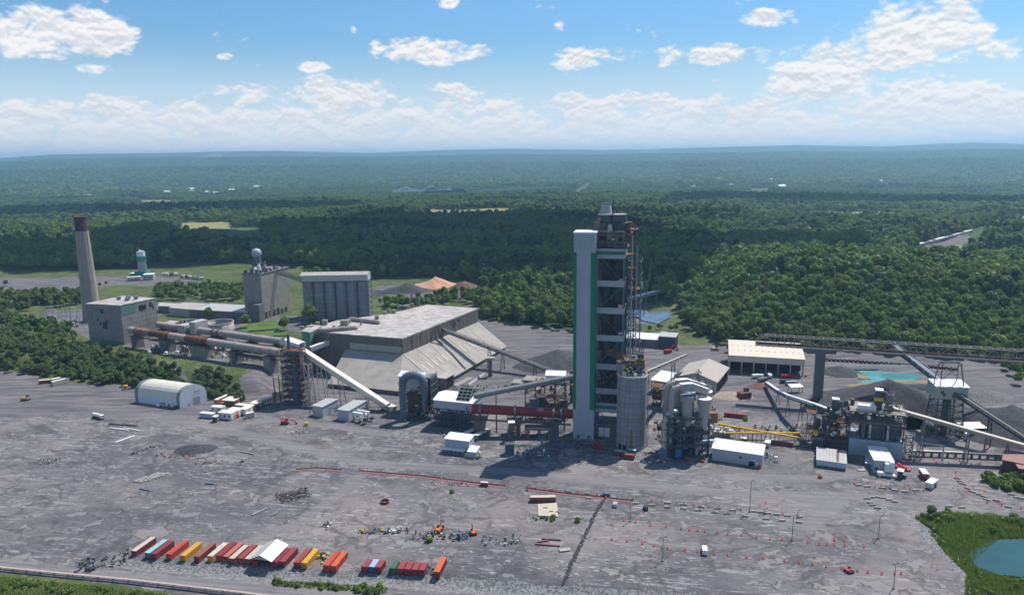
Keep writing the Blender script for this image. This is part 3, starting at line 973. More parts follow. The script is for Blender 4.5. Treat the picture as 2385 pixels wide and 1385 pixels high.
PK = [.27, .25, .22, .16, .10, 0, 0]
finish(mid_pts, MIDT, 'distant_woodland', 0.85, 1.85, 7, PK).__setitem__('label', 'dense green broadleaf woodland covering the hills behind the plant')
finish(far_pts, MIDT, 'far_woodland', 1.6, 2.5, 8, PK, 0.7).__setitem__('label', 'farther forest canopy spreading to the river and bridges')
finish(rim_pts, FART, 'horizon_woodland', 1.6, 3.2, 9, [.4, .35, .25], 0.9).__setitem__('label', 'hazy blue forest of the far plain under the ridge')
TREES = []
def tree_batch(P, crowns, trunks, smin, smax, seed, name, label, group, flat=1.0):
 rs = np.random.RandomState(seed)
 hh = land(P)
 for i, p in enumerate(P):
  s = smin + (smax - smin) * rs.rand()
  TREES.append((p[0], p[1], hh[i] - 0.15, crowns[rs.randint(len(crowns))], trunks[rs.randint(len(trunks))] if trunks else None,
      s, s * flat * (0.85 + 0.3 * rs.rand()), rs.rand() * 6.28, name, label, group))
tree_batch(near_pts, BIG + BIG + BIGB + BIGS[:1], TRUNK, 0.65, 1.4, 31, 'broadleaf_tree', 'full green broadleaf tree in the wood behind the rail tracks', 'trees of the wood behind the rail tracks')
def cloud(poly_px, seed, z0, r0, name='cloud'):
 P = pw(poly_px)
 off = np.array([sund.x, sund.y]) / sund.z * z0
 rs = np.random.RandomState(seed)
 lo, hi = P.min(0), P.max(0)
 V, F = [], []
 step = r0 * 0.85
 for x in np.arange(lo[0], hi[0] + step, step):
  for y in np.arange(lo[1], hi[1] + step, step):
   q = np.array([[x, y]]) + (rs.rand(1, 2) - .5) * step * .7
   sd = sdist(q, P)[0]
   if sd < r0 * 0.15: continue
   r = min(r0 * (0.9 + 0.6 * rs.rand()), sd + r0 * 0.55)
   c = np.array([q[0, 0] + off[0], q[0, 1] + off[1], z0 + r * 0.3 + rs.rand() * r0 * .5])
   k0 = len(V)
   wv = 1 + 0.22 * (rs.rand(len(ICO2[0])) - .5)
   v = c + ICO2[0] * (r * wv)[:, None] * np.array([1, 1, .62])
   V += v.tolist()
   F += [tuple(k0 + i for i in f) for f in ICO2[1]]
 me = bpy.data.meshes.new(name)
 me.from_pydata(V, [], F)
 me.polygons.foreach_set('use_smooth', [True] * len(F))
 me.materials.append(mat('cloud_white', lambda n, b: (b.inputs['Base Color'].__setattr__('default_value', (0.9, 0.9, 0.92, 1)), b.inputs['Roughness'].__setattr__('default_value', 1.0))))
 o = bpy.data.objects.new(name, me)
 COL.objects.link(o)
 o['kind'] = 'structure'
 return o
cloud([(-900, 640), (-200, 632), (0, 618), (190, 605), (260, 560), (400, 548), (600, 556), (700, 530), (860, 512), (1000, 505), (1200, 508), (1340, 516), (1480, 528), (1600, 560), (1660, 600),
  (1600, 668), (1540, 700), (1450, 706), (1335, 678), (1230, 668), (1120, 655), (960, 645), (860, 646), (700, 628), (590, 622), (340, 628), (-200, 640)], 3, 900.0, 42.0)
cloud([(-300, 475), (100, 470), (300, 478), (560, 470), (840, 472), (800, 486), (600, 494), (420, 492), (200, 500), (-300, 505)], 4, 1000.0, 60.0)
cloud([(1600, 446), (1900, 452), (2385, 458), (2900, 462), (2900, 472), (2385, 470), (1900, 466), (1600, 460)], 5, 1050.0, 110.0)
cloud([(1480, 590), (1620, 560), (1800, 568), (2000, 580), (1980, 596), (1800, 600), (1640, 620)], 8, 900.0, 36.0)
# ------------------------------------------------------------ big buildings of the plant
def quadroof(pts, z):
 return [G(x, y, z) for x, y in pts]
def rel(poly, o):
 return [(p[0] - o[0], p[1] - o[1]) for p in poly]
def block(name, label, roof_px, zr, z0, wall, roof, cat='building', par=0.5, group=None):
 """flat-roofed block whose roof corners were read off the photograph"""
 P = quadroof(roof_px, zr)
 o = (sum(p[0] for p in P) / len(P), sum(p[1] for p in P) / len(P))
 q = rel(P, o)
 r = root(name, label, cat, (o[0], o[1], z0), group=group)
 h = zr - z0
 MB().prism(q, -1.5, h).build('wall', wall, r)
 c = 1.012
 MB().prism([(x * c, y * c) for x, y in q], h + .003, h + par).build('roof', roof, r)
 return r, q, h
def wall_bit(r, name, m, p, q, s0, s1, z0, z1, out=0.25, inset=False):
 """a panel set proud of the wall running from p to q (s0..s1 along it)"""
 p, q = Vector(p), Vector(q)
 d = (q - p)
 n = Vector((d.y, -d.x)).normalized()
 a, b = p + d * s0, p + d * s1
 mb = MB()
 e = n * out
 vs = [(a.x - e.x * .3, a.y - e.y * .3), (b.x - e.x * .3, b.y - e.y * .3), (b.x + e.x, b.y + e.y), (a.x + e.x, a.y + e.y)]
 mb.prism([(v[0], v[1]) for v in vs], z0, z1)
 return mb.build(name, m, r)
# tall round chimney
cg = G(216, 747, ZP)
r = root('factory_chimney', 'tall tapering concrete chimney with a dark brick-red top behind the square mill building', 'chimney', (cg[0], cg[1], ZP))
hch = HT(216, 747, 185, 504, ZP) - ZP
zb = hch * 0.865
MB().lathe(0, 0, [(8.4, -1), (8.0, 6), (5.7, zb)], 40).build('shaft', worn('chimney_concrete', (0.36, 0.30, 0.25), (0.24, 0.20, 0.175), 0.09, .7), r)
MB().lathe(0, 0, [(5.66, zb), (5.3, hch - 1.2)], 40).build('dark_band', worn('sooty_brick', (0.075, 0.045, 0.045), (0.05, 0.035, 0.035), 0.3), r)
MB().lathe(0, 0, [(5.3, hch - 1.2), (6.0, hch - .9), (6.0, hch), (4.9, hch), (4.9, hch - 3)], 40, caps=False).build('rim', RUSTY, r)
for a in (-1.9, -1.05, .6, 2.4):
 MB().cbox(5.4 * math.cos(a) * 1.02, 5.4 * math.sin(a) * 1.02, hch - 7.5, .9, .9, 1.0).build('warning_light', RED, r)
ld = MB()
ld.bar((7.3, -3.2, 1), (5.3, -2.2, zb), .25)
ld.bar((7.6, -2.4, 1), (5.6, -1.5, zb), .25)
ld.build('ladder', STEEL, r)
# square mill building
h = HT(291, 803, 280, 712, ZP)
r, q, hb = block('mill_building', 'square grey concrete mill building with broken windows and green strips below the tall chimney', [(199, 708), (280, 712), (362, 695), (285, 690)], h, ZP, CONC, ROOFRUB)
A_, B_, C_ = q[0], q[1], q[2]
for s0, s1, z0, z1, m_ in ((.27, .45, hb - 6.5, hb - 3.2, TEAL),):
 wall_bit(r, 'green_panel', m_, A_, B_, s0, s1, z0, z1, .12)
wall_bit(r, 'green_panel', TEAL, B_, C_, 0.0, .40, hb - 8.5, hb - 1.0, .12)
wall_bit(r, 'green_panel', TEAL, A_, B_, 0.35, 1.0, 0.0, 3.0, .12)
for s0, s1, z0, z1 in ((.41, .50, hb - 7.5, hb - 3.4), (.44, .56, 13, 19), (.36, .40, 16, 18.5), (.55, .60, 18, 20.5), (.30, .33, 20, 22)):
 wall_bit(r, 'broken_window', GLASS, A_, B_, s0, s1, z0, z1, .2)
for s0, s1, z0, z1 in ((.50, .60, hb - 7.5, hb - 3), (.61, .70, hb - 7.3, hb - 3.1), (.80, .87, hb - 6.0, hb - 2.2), (.88, .92, hb - 8, hb - 5)):
 wall_bit(r, 'broken_window', GLASS, B_, C_, s0, s1, z0, z1, .2)
for k in range(1, 9):
 wall_bit(r, 'wall_joint', SEAM, B_, C_, 0.0, 1.0, k * 4.2, k * 4.2 + .15, .06)
for k in range(1, 6):
 wall_bit(r, 'wall_joint', SEAM, A_, B_, k / 6, k / 6 + .004, 4.2, hb, .06)
for x_, y_ in ((-4, 4), (3, 7), (6, -1), (10, 6)):
 MB().lathe(x_, y_, [(1.5, hb + .5), (1.5, hb + 2), (2.2, hb + 2.2), (2.0, hb + 3.0)], 12).build('roof_vent', STEEL, r)
# square storehouse block with the dome on top
z7 = lambda x, y: (580 + x / 7.693, 590 + y / 7.693)
b0, b1 = G(614.5, 746, ZP), G(679.5, 722.5, ZP)
o_, hd, L_ = seg_frame(b0, b1)
hl = HT(614.5, 746, 606.6, 640, ZP) - ZP
hm_ = hl + 3.5
r = root('concrete_mill_tower', 'windowless concrete block tower with a silver dome and machinery on its roof', 'building', (b0[0], b0[1], ZP), hd)
Dp = 20.0
MB().extrude_x([(0, -1.5), (Dp, -1.5), (Dp, hl + 1), (0, hl)], 0, L_ * .52).build('wall', CONC, r)
MB().extrude_x([(0, -1.5), (Dp, -1.5), (Dp, hl + 1), (0, hl)], L_ * .52 + .02, L_).build('wall', CONC, r)
MB().box(-.5, -.5, hl + .02, L_ * .55, Dp + .5, hl + 1.2).box(L_ * .55, -.5, hl + .02, L_ + .5, Dp + .5, hl + .9).build('roof', CONC_D, r)
MB().add([(L_ * .18, -.3, 0), (L_ * .30, -.3, 0), (L_ * .62, -.3, hl), (L_ * .50, -.3, hl), (L_ * .18, .1, 0), (L_ * .30, .1, 0), (L_ * .62, .1, hl), (L_ * .50, .1, hl)],
   [(0, 1, 2, 3), (7, 6, 5, 4), (0, 4, 5, 1), (1, 5, 6, 2), (2, 6, 7, 3), (3, 7, 4, 0)]).build('sloping_rib', CONC_D, r)
for k in range(6):
 x_ = L_ * (.05 + .14 * k)
 MB().box(x_, -.25, 0, x_ + L_ * .08, .2, 7.5 if k < 4 else 5.5).build('dock_door', GLASS, r)
MB().box(-9, -2, -1, -.02, 11, 17).build('annex', CONC_D, r)
dm = MB()
vs_, fs_ = _ico(3)
cx_, cy_ = 9.5, 9
rs_ = 4.7
zc_ = hl + 19.5
dm.add([(cx_ + v[0] * rs_, cy_ + v[1] * rs_, zc_ + v[2] * rs_) for v in vs_], fs_, False)
dm.build('dome', worn('silver_panels', (0.38, 0.41, 0.45), (0.3, 0.33, 0.37), .3, .4, .35), r)
MB().lathe(cx_, cy_, [(3.6, hl + 9), (3.6, zc_ - 3.5)], 16).build('dome_drum', STEEL, r)
mm = MB()
for a in range(6):
 c_, s_ = math.cos(a * 1.047), math.sin(a * 1.047)
 mm.bar((cx_ + 4.3 * c_, cy_ + 4.3 * s_, hl), (cx_ + 4.3 * c_, cy_ + 4.3 * s_, zc_ - 3), .45)
 mm.bar((cx_ + 4.3 * c_, cy_ + 4.3 * s_, hl + 1), (cx_ + 4.3 * math.cos(a * 1.047 + 1.047), cy_ + 4.3 * math.sin(a * 1.047 + 1.047), hl + 9), .25)
mm.lathe(cx_, cy_, [(4.8, hl + 9), (4.8, hl + 9.5)], 12)
mm.build('dome_frame', STEEL_D, r)
for k, (x_, y_, rr_, hh_, m_) in enumerate(((-1, 6, 1.6, 6, WHITE), (2.5, 4, 1.4, 9, WHITE), (4, 8, 1.3, 7, GALV), (15, 6, 1.5, 6, GALV), (19, 9, 1.2, 9, STEEL), (1, 12, 1.5, 4, STEEL_B))):
 MB().lathe(x_ + 2, y_, [(rr_, hl + 1), (rr_, hl + 1 + hh_ * .8), (rr_ * .4, hl + 1 + hh_)], 12).build('vessel', m_, r)
mm = MB()
for k in range(26):
 x_ = RND.uniform(0, L_)
 y_ = RND.uniform(0, 18)
 mm.cbox(x_, y_, hl + 1, RND.uniform(.5, 2.5), RND.uniform(.5, 2.5), RND.uniform(1, 4))
mm.build('roof_machinery', STEEL_D, r)['kind'] = 'stuff'
# gallery from the block tower down to the silos
def truss_gallery(name, label, cat, a, b, w_, h_, m_frame, m_deck, bays=10, cover=None, legs=(), legmat=None, z0=0.0, clad=None, group=None):
 """inclined belt gallery between two world points; legs: fractions along it"""
 a, b = Vector(a), Vector(b)
 r = root(name, label, cat, (a.x, a.y, 0), group=group)
 b2 = b - Vector((a.x, a.y, 0))
 a2 = Vector((0, 0, a.z))
 d = (b2 - a2)
 side = Vector((-d.y, d.x, 0)).normalized() * (w_ / 2)
 up = Vector((0, 0, h_))
 MB().bar(a2, b2, w_, .25).build('belt_deck', m_deck, r)
 if clad is None:
  for sg in (-1, 1):
   f = MB()
   f.bar(a2 + side * sg, b2 + side * sg, .3)
   f.bar(a2 + side * sg + up, b2 + side * sg + up, .28)
   for k in range(bays + 1):
    p = a2 + d * (k / bays)
    f.bar(p + side * sg, p + side * sg + up, .2)
    if k < bays:
     p2 = a2 + d * ((k + 1) / bays)
     f.bar(p + side * sg + (up if k % 2 else Vector()), p2 + side * sg + (Vector() if k % 2 else up), .16)
   f.build('side_truss', m_frame, r)
 else:
  for sg in (-1, 1):
   s_ = side * sg
   MB().bar(a2 + s_ + up * .5, b2 + s_ + up * .5, .2, h_).build('side_cladding', clad, r)
  ar = MB()
  n_ = 6
  ring = []
  for p in (a2, b2):
   for k in range(n_ + 1):
    t = math.pi * k / n_
    ring.append(p + side * (1.06 * math.cos(t)) + up * 1.0 + Vector((0, 0, math.sin(t) * w_ * .16)))
  ar.add(ring, [(k, k + 1, n_ + 1 + k + 1, n_ + 1 + k) for k in range(n_)])
  ar.add([ring[0], ring[n_], ring[n_ + 1], ring[-1]], [(0, 1, 3, 2)])
  ar.build('roof_cover', cover, r)
 if cover is not None and clad is None:
  n_ = max(3, bays)
  for k in range(n_):
   p, p2 = a2 + d * (k / n_), a2 + d * ((k + .97) / n_)
   MB().bar(p + Vector((0, 0, h_ * .75)), p2 + Vector((0, 0, h_ * .75)), w_ * .62, .5).build('belt_hood', cover, r)
 wk = MB()
 wk.bar(a2 + side * 1.5, b2 + side * 1.5, w_ * .35, .12)
 wk.bar(a2 + side * 1.85 + Vector((0, 0, 1.1)), b2 + side * 1.85 + Vector((0, 0, 1.1)), .12)
 wk.build('walkway', m_frame, r)
 for fr_ in legs:
  p = a2 + d * fr_
  g = z0
  lm = MB()
  for sg in (-1, 1):
   lm.bar(p + side * sg, Vector((p.x, p.y, g - .5)) + side * sg * 1.9, .45)
  n_ = max(2, int((p.z - g) / 5))
  for k in range(n_):
   z1, z2 = g + (p.z - g) * k / n_, g + (p.z - g) * (k + 1) / n_
   f1, f2 = 1.9 - .9 * k / n_, 1.9 - .9 * (k + 1) / n_
   q1, q2 = Vector((p.x, p.y, z1)), Vector((p.x, p.y, z2))
   lm.bar(q1 + side * f1, q2 - side * f2, .2)
   lm.bar(q1 - side * f1, q2 + side * f2, .2)
   lm.bar(q2 - side * f2, q2 + side * f2, .25)
  lm.build('trestle', legmat or m_frame, r)
 return r
ga = G(644, 634, 58)
gb = G(702, 652, 50)
truss_gallery('conveyor_gallery', 'dark gallery running down from the domed block tower to the silo row', 'conveyor', (ga[0], ga[1], 57), (gb[0], gb[1], 49), 4, 3, STEEL_D, STEEL_D, 12, CONC_D)
# row of cement silos
b0, b1 = G(707, 744, ZP), G(862, 741, ZP)
o_, hd, L_ = seg_frame(b0, b1)
r = root('cement_silos', 'row of six tall concrete silos under a long white rooftop gallery', 'silo', (b0[0], b0[1], ZP), hd)
hs = HT(740, 746, 735, 659, ZP) - ZP
ht_ = HT(740, 746, 735, 643, ZP) - ZP
me_ = MB().lathe(0, 0, [(5.35, -1.5), (5.35, hs)], 28, caps=False).build('silo_shell', SILO, None, True)
n_ = 6
sp = L_ / n_ * .985
for k in range(n_):
 for j in range(2):
  share('silo_shell', me_, r, (sp * (k + .5), 5.3 + j * 10.6, 0))
MB().box(.5, 5.6, 0, sp * n_ - .5, 15.5, hs - .3).build('silo_core', CONC_D, r)
MB().box(-.6, -.8, hs - .2, sp * n_ + .8, 22, hs + .8).build('top_slab', CONC_D, r)
MB().box(-.4, -.6, hs + .82, sp * n_ + .6, 17, ht_).build('rooftop_gallery', worn('pale_green_sheet', (0.50, 0.53, 0.46), (0.38, 0.42, 0.36), .2, .5), r)
MB().extrude_x([(-1, ht_ + .01), (17.4, ht_ + .01), (8.4, ht_ + 2.0)], -.8, sp * n_ + 1.0).build('roof', CONC_L, r)
mm = MB()
x_ = sp * n_
for k in range(7):
 z_ = 2 + k * hs / 7
 mm.cbox(x_ + 1.6, 3, z_, 3.2, 4.5, .25)
 mm.bar((x_ + .2, .8, z_), (x_ + 3, 5, z_ + hs / 7), .5, .2)
for dx_ in (0, 3.1):
 for y_ in (.8, 5.2):
  mm.bar((x_ + dx_, y_, 0), (x_ + dx_, y_, hs + 3), .3)
mm.build('stair_tower', STEEL, r)
# low white-roofed buildings behind the round tank
block('low_shed', 'small low grey shed nearest the mill building behind the kilns', [(368, 713), (372, 705), (417, 708), (412, 715)], 14, ZP, CONC_D, SHEET_G)
block('low_warehouse', 'low tan warehouse with a pale flat roof behind the kilns', [(393, 717), (426, 705), (490, 708), (440, 721)], 15, ZP, CONC_L, CONC_L)
block('low_warehouse', 'long low warehouse with a grey weathered roof beside the domed block tower', [(441, 721), (491, 707), (585, 712), (586, 729)], 15, ZP, CONC_D, SHEET_G)
# ------------------------------------------------------------ the big clinker store
ZR, ZW, ZE = 30.0, 18.8, 3.0
roofpx = [(736, 774), (937, 790), (1113, 720), (994, 711), (905, 733), (786, 748), (704, 771)]
P = quadroof(roofpx, ZR)
o_ = P[1]
q = rel(P, o_)
r = root('clinker_store', 'huge clinker store with a weathered flat roof and brown sloping skirt roofs', 'building', (o_[0], o_[1], 0))
MB().prism(q, -1, ZR).build('wall', worn('stained_board_wall', (0.17, 0.15, 0.13), (0.085, 0.08, 0.075), .25, .8), r)
MB().prism([(x * 1.006, y * 1.006) for x, y in q], ZR + .003, ZR + .7).build('roof', ROOFRUB, r)
# skirt roof
E1, E2, E3, E4 = G(763, 893, ZE), G(930, 911, ZE), G(1024, 897, ZE), G(1181, 806, ZE)
e1, e2, e3, e4 = [Vector((p[0] - o_[0], p[1] - o_[1], ZE)) for p in (E1, E2, E3, E4)]
a_, b_, c_ = Vector((q[0][0], q[0][1], ZW)), Vector((0, 0, ZW)), Vector((q[2][0], q[2][1], ZW))
w1 = b_ + (a_ - b_) * ((b_ - Vector((G(800.7, 815, ZW)[0] - o_[0], G(800.7, 815, ZW)[1] - o_[1], ZW))).length / (a_ - b_).length)
def slab(pts, m, nm, t=.4):
 n_ = len(pts)
 nn = (pts[1] - pts[0]).cross(pts[2] - pts[0]).normalized()
 if nn.z < 0: nn = -nn; pts = pts[::-1]
 mb = MB()
 mb.add([p for p in pts] + [p - nn * t for p in pts], [tuple(range(n_)), tuple(reversed(range(n_, 2 * n_)))] + [(i, n_ + i, n_ + (i + 1) % n_, (i + 1) % n_) for i in range(n_)])
 return mb.build(nm, m, r)
out_n = Vector((-(b_ - w1).y, (b_ - w1).x, 0)).normalized()
slab([w1, e1, e2, b_], SLOPE, 'skirt_roof')
slab([b_, e2, e3], SLOPE, 'skirt_roof')
mid = (e3 + e4) / 2
slab([b_, e3, e4, c_], SLOPE, 'skirt_roof')
# end wall under the skirt on the left, base walls
lo = lambda p: Vector((p.x, p.y, -1.0))
inn = .97
for p, p2 in ((e1, e2), (e2, e3), (e3, e4), (w1, e1)):
 p, p2 = p * inn, p2 * inn
 mb = MB()
 mb.add([lo(p), lo(p2), p2 + Vector((0, 0, -.5)), p + Vector((0, 0, -.5))], [(0, 1, 2, 3)])
 mb.build('base_wall', CONC_D, r)
# rust streaked pale cladding band over the left skirt
d_ = (a_ - b_)
for s0, s1 in ((.012, .40), (.405, .60)):
 p, p2 = b_ + d_ * s0, b_ + d_ * s1
 nrm = Vector((d_.y, -d_.x, 0)).normalized()
 if nrm.y > 0: nrm = -nrm
 MB().prism([(p.x + nrm.x * .1, p.y + nrm.y * .1), (p2.x + nrm.x * .1, p2.y + nrm.y * .1), (p2.x + nrm.x * .35, p2.y + nrm.y * .35), (p.x + nrm.x * .35, p.y + nrm.y * .35)], ZW + .6, ZW + 5.4).build('cladding_band', worn('faded_green_sheet', (0.40, 0.40, 0.34), (0.27, 0.27, 0.24), .2, .6), r)
# missing boards and stains of the long wall
d_ = (c_ - b_)
nrm = Vector((d_.y, -d_.x, 0)).normalized()
for s0, wd, z0_, z1_ in ((.10, .006, 19, 28), (.20, .006, 20, 29), (.41, .012, 18.8, 29.5), (.44, .006, 18.8, 29.8), (.60, .008, 25, 28.5), (.63, .015, 22, 29), (.66, .008, 24, 28), (.69, .02, 26.5, 28.5), (.72, .012, 27, 29)):
 p, p2 = b_ + d_ * s0, b_ + d_ * (s0 + wd)
 MB().prism([(p.x - nrm.x * .05, p.y - nrm.y * .05), (p2.x - nrm.x * .05, p2.y - nrm.y * .05), (p2.x + nrm.x * .12, p2.y + nrm.y * .12), (p.x + nrm.x * .12, p.y + nrm.y * .12)], z0_, z1_).build('missing_board', BLACK, r)
for s0 in [k / 18 for k in range(1, 18)]:
 p, p2 = b_ + d_ * s0, b_ + d_ * (s0 + .003)
 MB().prism([(p.x, p.y), (p2.x, p2.y), (p2.x + nrm.x * .15, p2.y + nrm.y * .15), (p.x + nrm.x * .15, p.y + nrm.y * .15)], ZW, ZR - .1).build('wall_post', CONC_D, r)
# pale skylight panels on the long skirt roof
nr = (e3 - b_).cross(c_ - b_).normalized()
if nr.z < 0: nr = -nr
def on_skirt(u, v):
 """u along the wall, v down the slope"""
 return (b_ + (c_ - b_) * u) * (1 - v) + (e3 + (e4 - e3) * u) * v
SKYL = worn('translucent_sheet', (0.46, 0.43, 0.38), (0.36, 0.33, 0.29), .4, .5)
for k in range(12):
 u = .035 + .062 * k
 if abs(k - 6) < 1: continue
 for v0 in (.40,):
  ps = [on_skirt(u, v0), on_skirt(u + .018, v0), on_skirt(u + .018, v0 + .2), on_skirt(u, v0 + .2)]
  mb = MB()
  mb.add([p + nr * .02 for p in ps] + [p + nr * .12 for p in ps], [(3, 2, 1, 0), (4, 5, 6, 7), (0, 1, 5, 4), (1, 2, 6, 5), (2, 3, 7, 6), (3, 0, 4, 7)])
  mb.build('skylight_panel', SKYL, r)
for u in (.16, .30, .52, .66, .82):
 MB().bar(on_skirt(u, 0) + nr * .1, on_skirt(u, 1) + nr * .1, .35, .12).build('roof_seam', SKYL, r)
MB().bar(b_ + nr * .2, e3 + nr * .2, .5, .2).bar(b_ + nr * .2, e2 + nr * .2, .5, .2).build('hip_cap', SKYL, r)
MB().tube([on_skirt(.40, .02) + nr * .8, on_skirt(.385, .5) + nr * .8, on_skirt(.35, .97) + nr * .6], .55, 8).build('drain_pipe', CONC_D, r)
MB().tube([Vector((on_skirt(.37, 0).x, on_skirt(.37, 0).y, ZR - 1)) + nrm * 1.2, on_skirt(.37, .05) + nrm * 1.5 + Vector((0, 0, 2)), on_skirt(.40, .2) + nr * 1.0], .9, 8).build('drop_chute', CONC_D, r)
# pieces on the roof
for px, py, w_, h_ in ((703, 765, 3, 2), (722, 764, 5, 2), (740, 758, 3, 3), (757, 756, 4, 4), (778, 763, 2, 2), (803, 758, 6, 4.5), (812, 752, 3, 3), (878, 743, 3, 3), (841, 757, 1.2, 4), (897, 731, 3, 2), (905, 728, 2, 3), (917, 729, 3, 3), (927, 720, 1.5, 5), (934, 716, 4, 2),
      (950, 719, 3, 3), (961, 716, 2, 4), (977, 713, 1.2, 9), (973, 709, 1.2, 8), (959, 703, 1.2, 9), (942, 716, 5, 2)):
 g = G(px, py, ZR + .7)
 x_, y_ = g[0] - o_[0], g[1] - o_[1]
 if h_ > 6: MB().lathe(x_, y_, [(w_ * .6, ZR + .5), (w_ * .6, ZR + h_)], 10).build('vent_stack', STEEL, r)
 else: MB().cbox(x_, y_, ZR + .68, w_, w_ * .8, h_).build('roof_vent', worn('stained_vent', (.3, .27, .23), (.15, .14, .13), .4, .6), r)
def rel3(px, py, z):
 g = G(px, py, z)
 return Vector((g[0] - o_[0], g[1] - o_[1], z))
MB().tube([rel3(812, 745, ZR + 1.5), rel3(820, 743, ZR + 2.2), rel3(878, 750, ZR + 2.2), rel3(884, 752, ZR + 1.5)], 1.9, 8).build('roof_duct', CONC, r)
MB().tube([rel3(736, 800, 19), rel3(736, 778, 27), rel3(742, 770, ZR + 2), rel3(760, 769, ZR + 2), rel3(790, 766, ZR + 2), rel3(826, 763, ZR + 2), rel3(832, 766, ZR + 1)], 2.0, 8).build('roof_duct', CONC, r)
block('store_annex', 'low grey annex with a beige roof at the left corner of the clinker store', [(703, 772), (722, 775), (750, 760), (724, 757)], 31.5, 5, TEAL, ROOFRUB)
# covered silver-beige gallery crossing into the store
pa, pb = G(722, 818, 19.0), G(794, 800, 19.5)
truss_gallery('store_conveyor', 'short beige enclosed conveyor entering the clinker store wall', 'conveyor', (pa[0], pa[1], 19), (pb[0], pb[1], 22.5), 3.4, 3.2, STEEL, STEEL_D, 8, SHEET_B, (.7,), STEEL, 0, SHEET_B)
# ------------------------------------------------------------ steel framework kit
def steelwork(r, xs, ys, z0, floors, m, deck=None, cw=.5, brace=True, rail=True, name='column', rail_m=None, braces_m=None):
 """columns (one object each), decks, beams and bracing in the local frame of r"""
 zt = floors[-1]
 me = MB().box(-cw / 2, -cw / 2, z0, cw / 2, cw / 2, zt).build(name, m, None, True)
 for x in xs:
  for y in ys:
   share(name, me, r, (x, y, 0))
 bm_ = MB()
 br = MB()
 rl = MB()
 zp = z0
 for i, z in enumerate(floors):
  for y in ys: bm_.bar((xs[0], y, z - .3), (xs[-1], y, z - .3), .35, .5)
  for x in xs: bm_.bar((x, ys[0], z - .3), (x, ys[-1], z - .3), .35, .5)
  if deck is not None:
   MB().box(xs[0] - .7, ys[0] - .7, z, xs[-1] + .7, ys[-1] + .7, z + .15).build('deck', deck, r)
  if rail:
   c = [(xs[0] - .7, ys[0] - .7), (xs[-1] + .7, ys[0] - .7), (xs[-1] + .7, ys[-1] + .7), (xs[0] - .7, ys[-1] + .7)]
   for k in range(4):
    a, b = c[k], c[(k + 1) % 4]
    rl.bar((a[0], a[1], z + 1.2), (b[0], b[1], z + 1.2), .12)
    rl.bar((a[0], a[1], z + .65), (b[0], b[1], z + .65), .08)
    n = max(2, int(math.hypot(a[0] - b[0], a[1] - b[1]) / 2.5))
    for j in range(n):
     p = (a[0] + (b[0] - a[0]) * j / n, a[1] + (b[1] - a[1]) * j / n)
     rl.bar((p[0], p[1], z), (p[0], p[1], z + 1.2), .1)
  if brace:
   for y in (ys[0], ys[-1]):
    for k in range(len(xs) - 1):
     a, b = (xs[k], xs[k + 1]) if (i + k) % 2 else (xs[k + 1], xs[k])
     br.bar((a, y, zp), (b, y, z - .4), .28)
   for x in (xs[0], xs[-1]):
    for k in range(len(ys) - 1):
     a, b = (ys[k], ys[k + 1]) if i % 2 else (ys[k + 1], ys[k])
     br.bar((x, a, zp), (x, b, z - .4), .28)
  zp = z
 bm_.build('floor_beams', m, r)
 if brace: br.build('bracing', braces_m or m, r)
 if rail: rl.build('railing', rail_m or m, r)
def clutter(r, x0, x1, y0, y1, z0, z1, n, mats, seed, smin=.4, smax=2.2, nm='machinery'):
 """pumps, cabinets, hoppers and pipe runs crowded into a bay; one mass per paint colour"""
 rs = random.Random(seed)
 for i, m in enumerate(mats):
  mb = MB()
  for k in range(max(1, n // len(mats))):
   x, y, z = rs.uniform(x0, x1), rs.uniform(y0, y1), rs.uniform(z0, z1)
   t = rs.random()
   s = rs.uniform(smin, smax)
   if t < .35: mb.cbox(x, y, z, s, s * rs.uniform(.5, 1.4), s * rs.uniform(.4, 1.3))
   elif t < .55: mb.lathe(x, y, [(s * .4, z), (s * .5, z + s * .3), (s * .5, z + s * 1.2), (s * .2, z + s * 1.5)], 8)
   elif t < .8:
    ax = rs.random() < .5
    L = rs.uniform(1.5, 5)
    x2, y2 = (min(x1, x + L), y) if ax else (x, min(y1, y + L))
    mb.tube([(x, y, z), (x2, y2, z + .01)], s * .14, 6)
   else: mb.tube([(x, y, z), (x, y, min(z1 + 1, z + rs.uniform(2, 6)))], s * .14, 6)
  mb.build(nm, m, r)['kind'] = 'stuff'
# ------------------------------------------------------------ preheater tower
t0, t1 = G(1334.5, 1020), G(1382.5, 1023.5)
o_, hd, W_ = seg_frame(t0, t1)
HTW = HT(1335, 1020, 1339, 544)
r = root('preheater_tower', 'very tall preheater tower: white clad shaft with green stripes beside open steel floors and cyclones', 'tower', (t0[0], t0[1], 0), hd)
PT = r
DS = 13.0
gs = 2.0
zg0, zg1 = HT(1335, 1020, 1337, 952), HT(1335, 1020, 1339, 588)
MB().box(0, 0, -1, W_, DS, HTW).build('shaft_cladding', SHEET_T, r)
mb = MB()
for k in range(1, 10):
 mb.box(W_ * k / 10 - .05, -.06, 0, W_ * k / 10 + .05, .0, HTW)
mb.build('cladding_rib', SHEET_T, r)
MB().box(-.35, -.35, HTW, W_ + .35, DS + .35, HTW + .9).build('roof_cap', SHEET_W, r)
MB().box(-.5, DS - .6, HTW + .91, W_ + .3, DS + .2, HTW + 1.3).build('roof_edge', BRICK_R, r)
MB().box(-.14, -.14, zg0, gs * .8, .1, zg1).build('green_stripe', GREEN, r)
MB().box(W_ - 2.5, -.14, zg0, W_ + .14, .1, zg1).build('green_stripe', GREEN, r)
MB().box(W_ + .02, -.13, zg0, W_ + .16, 3.0, zg1).build('green_stripe', GREEN, r)
MB().box(W_ + .02, 3.01, zg1 - 2, W_ + .16, DS, zg1).build('green_stripe', GREEN, r)
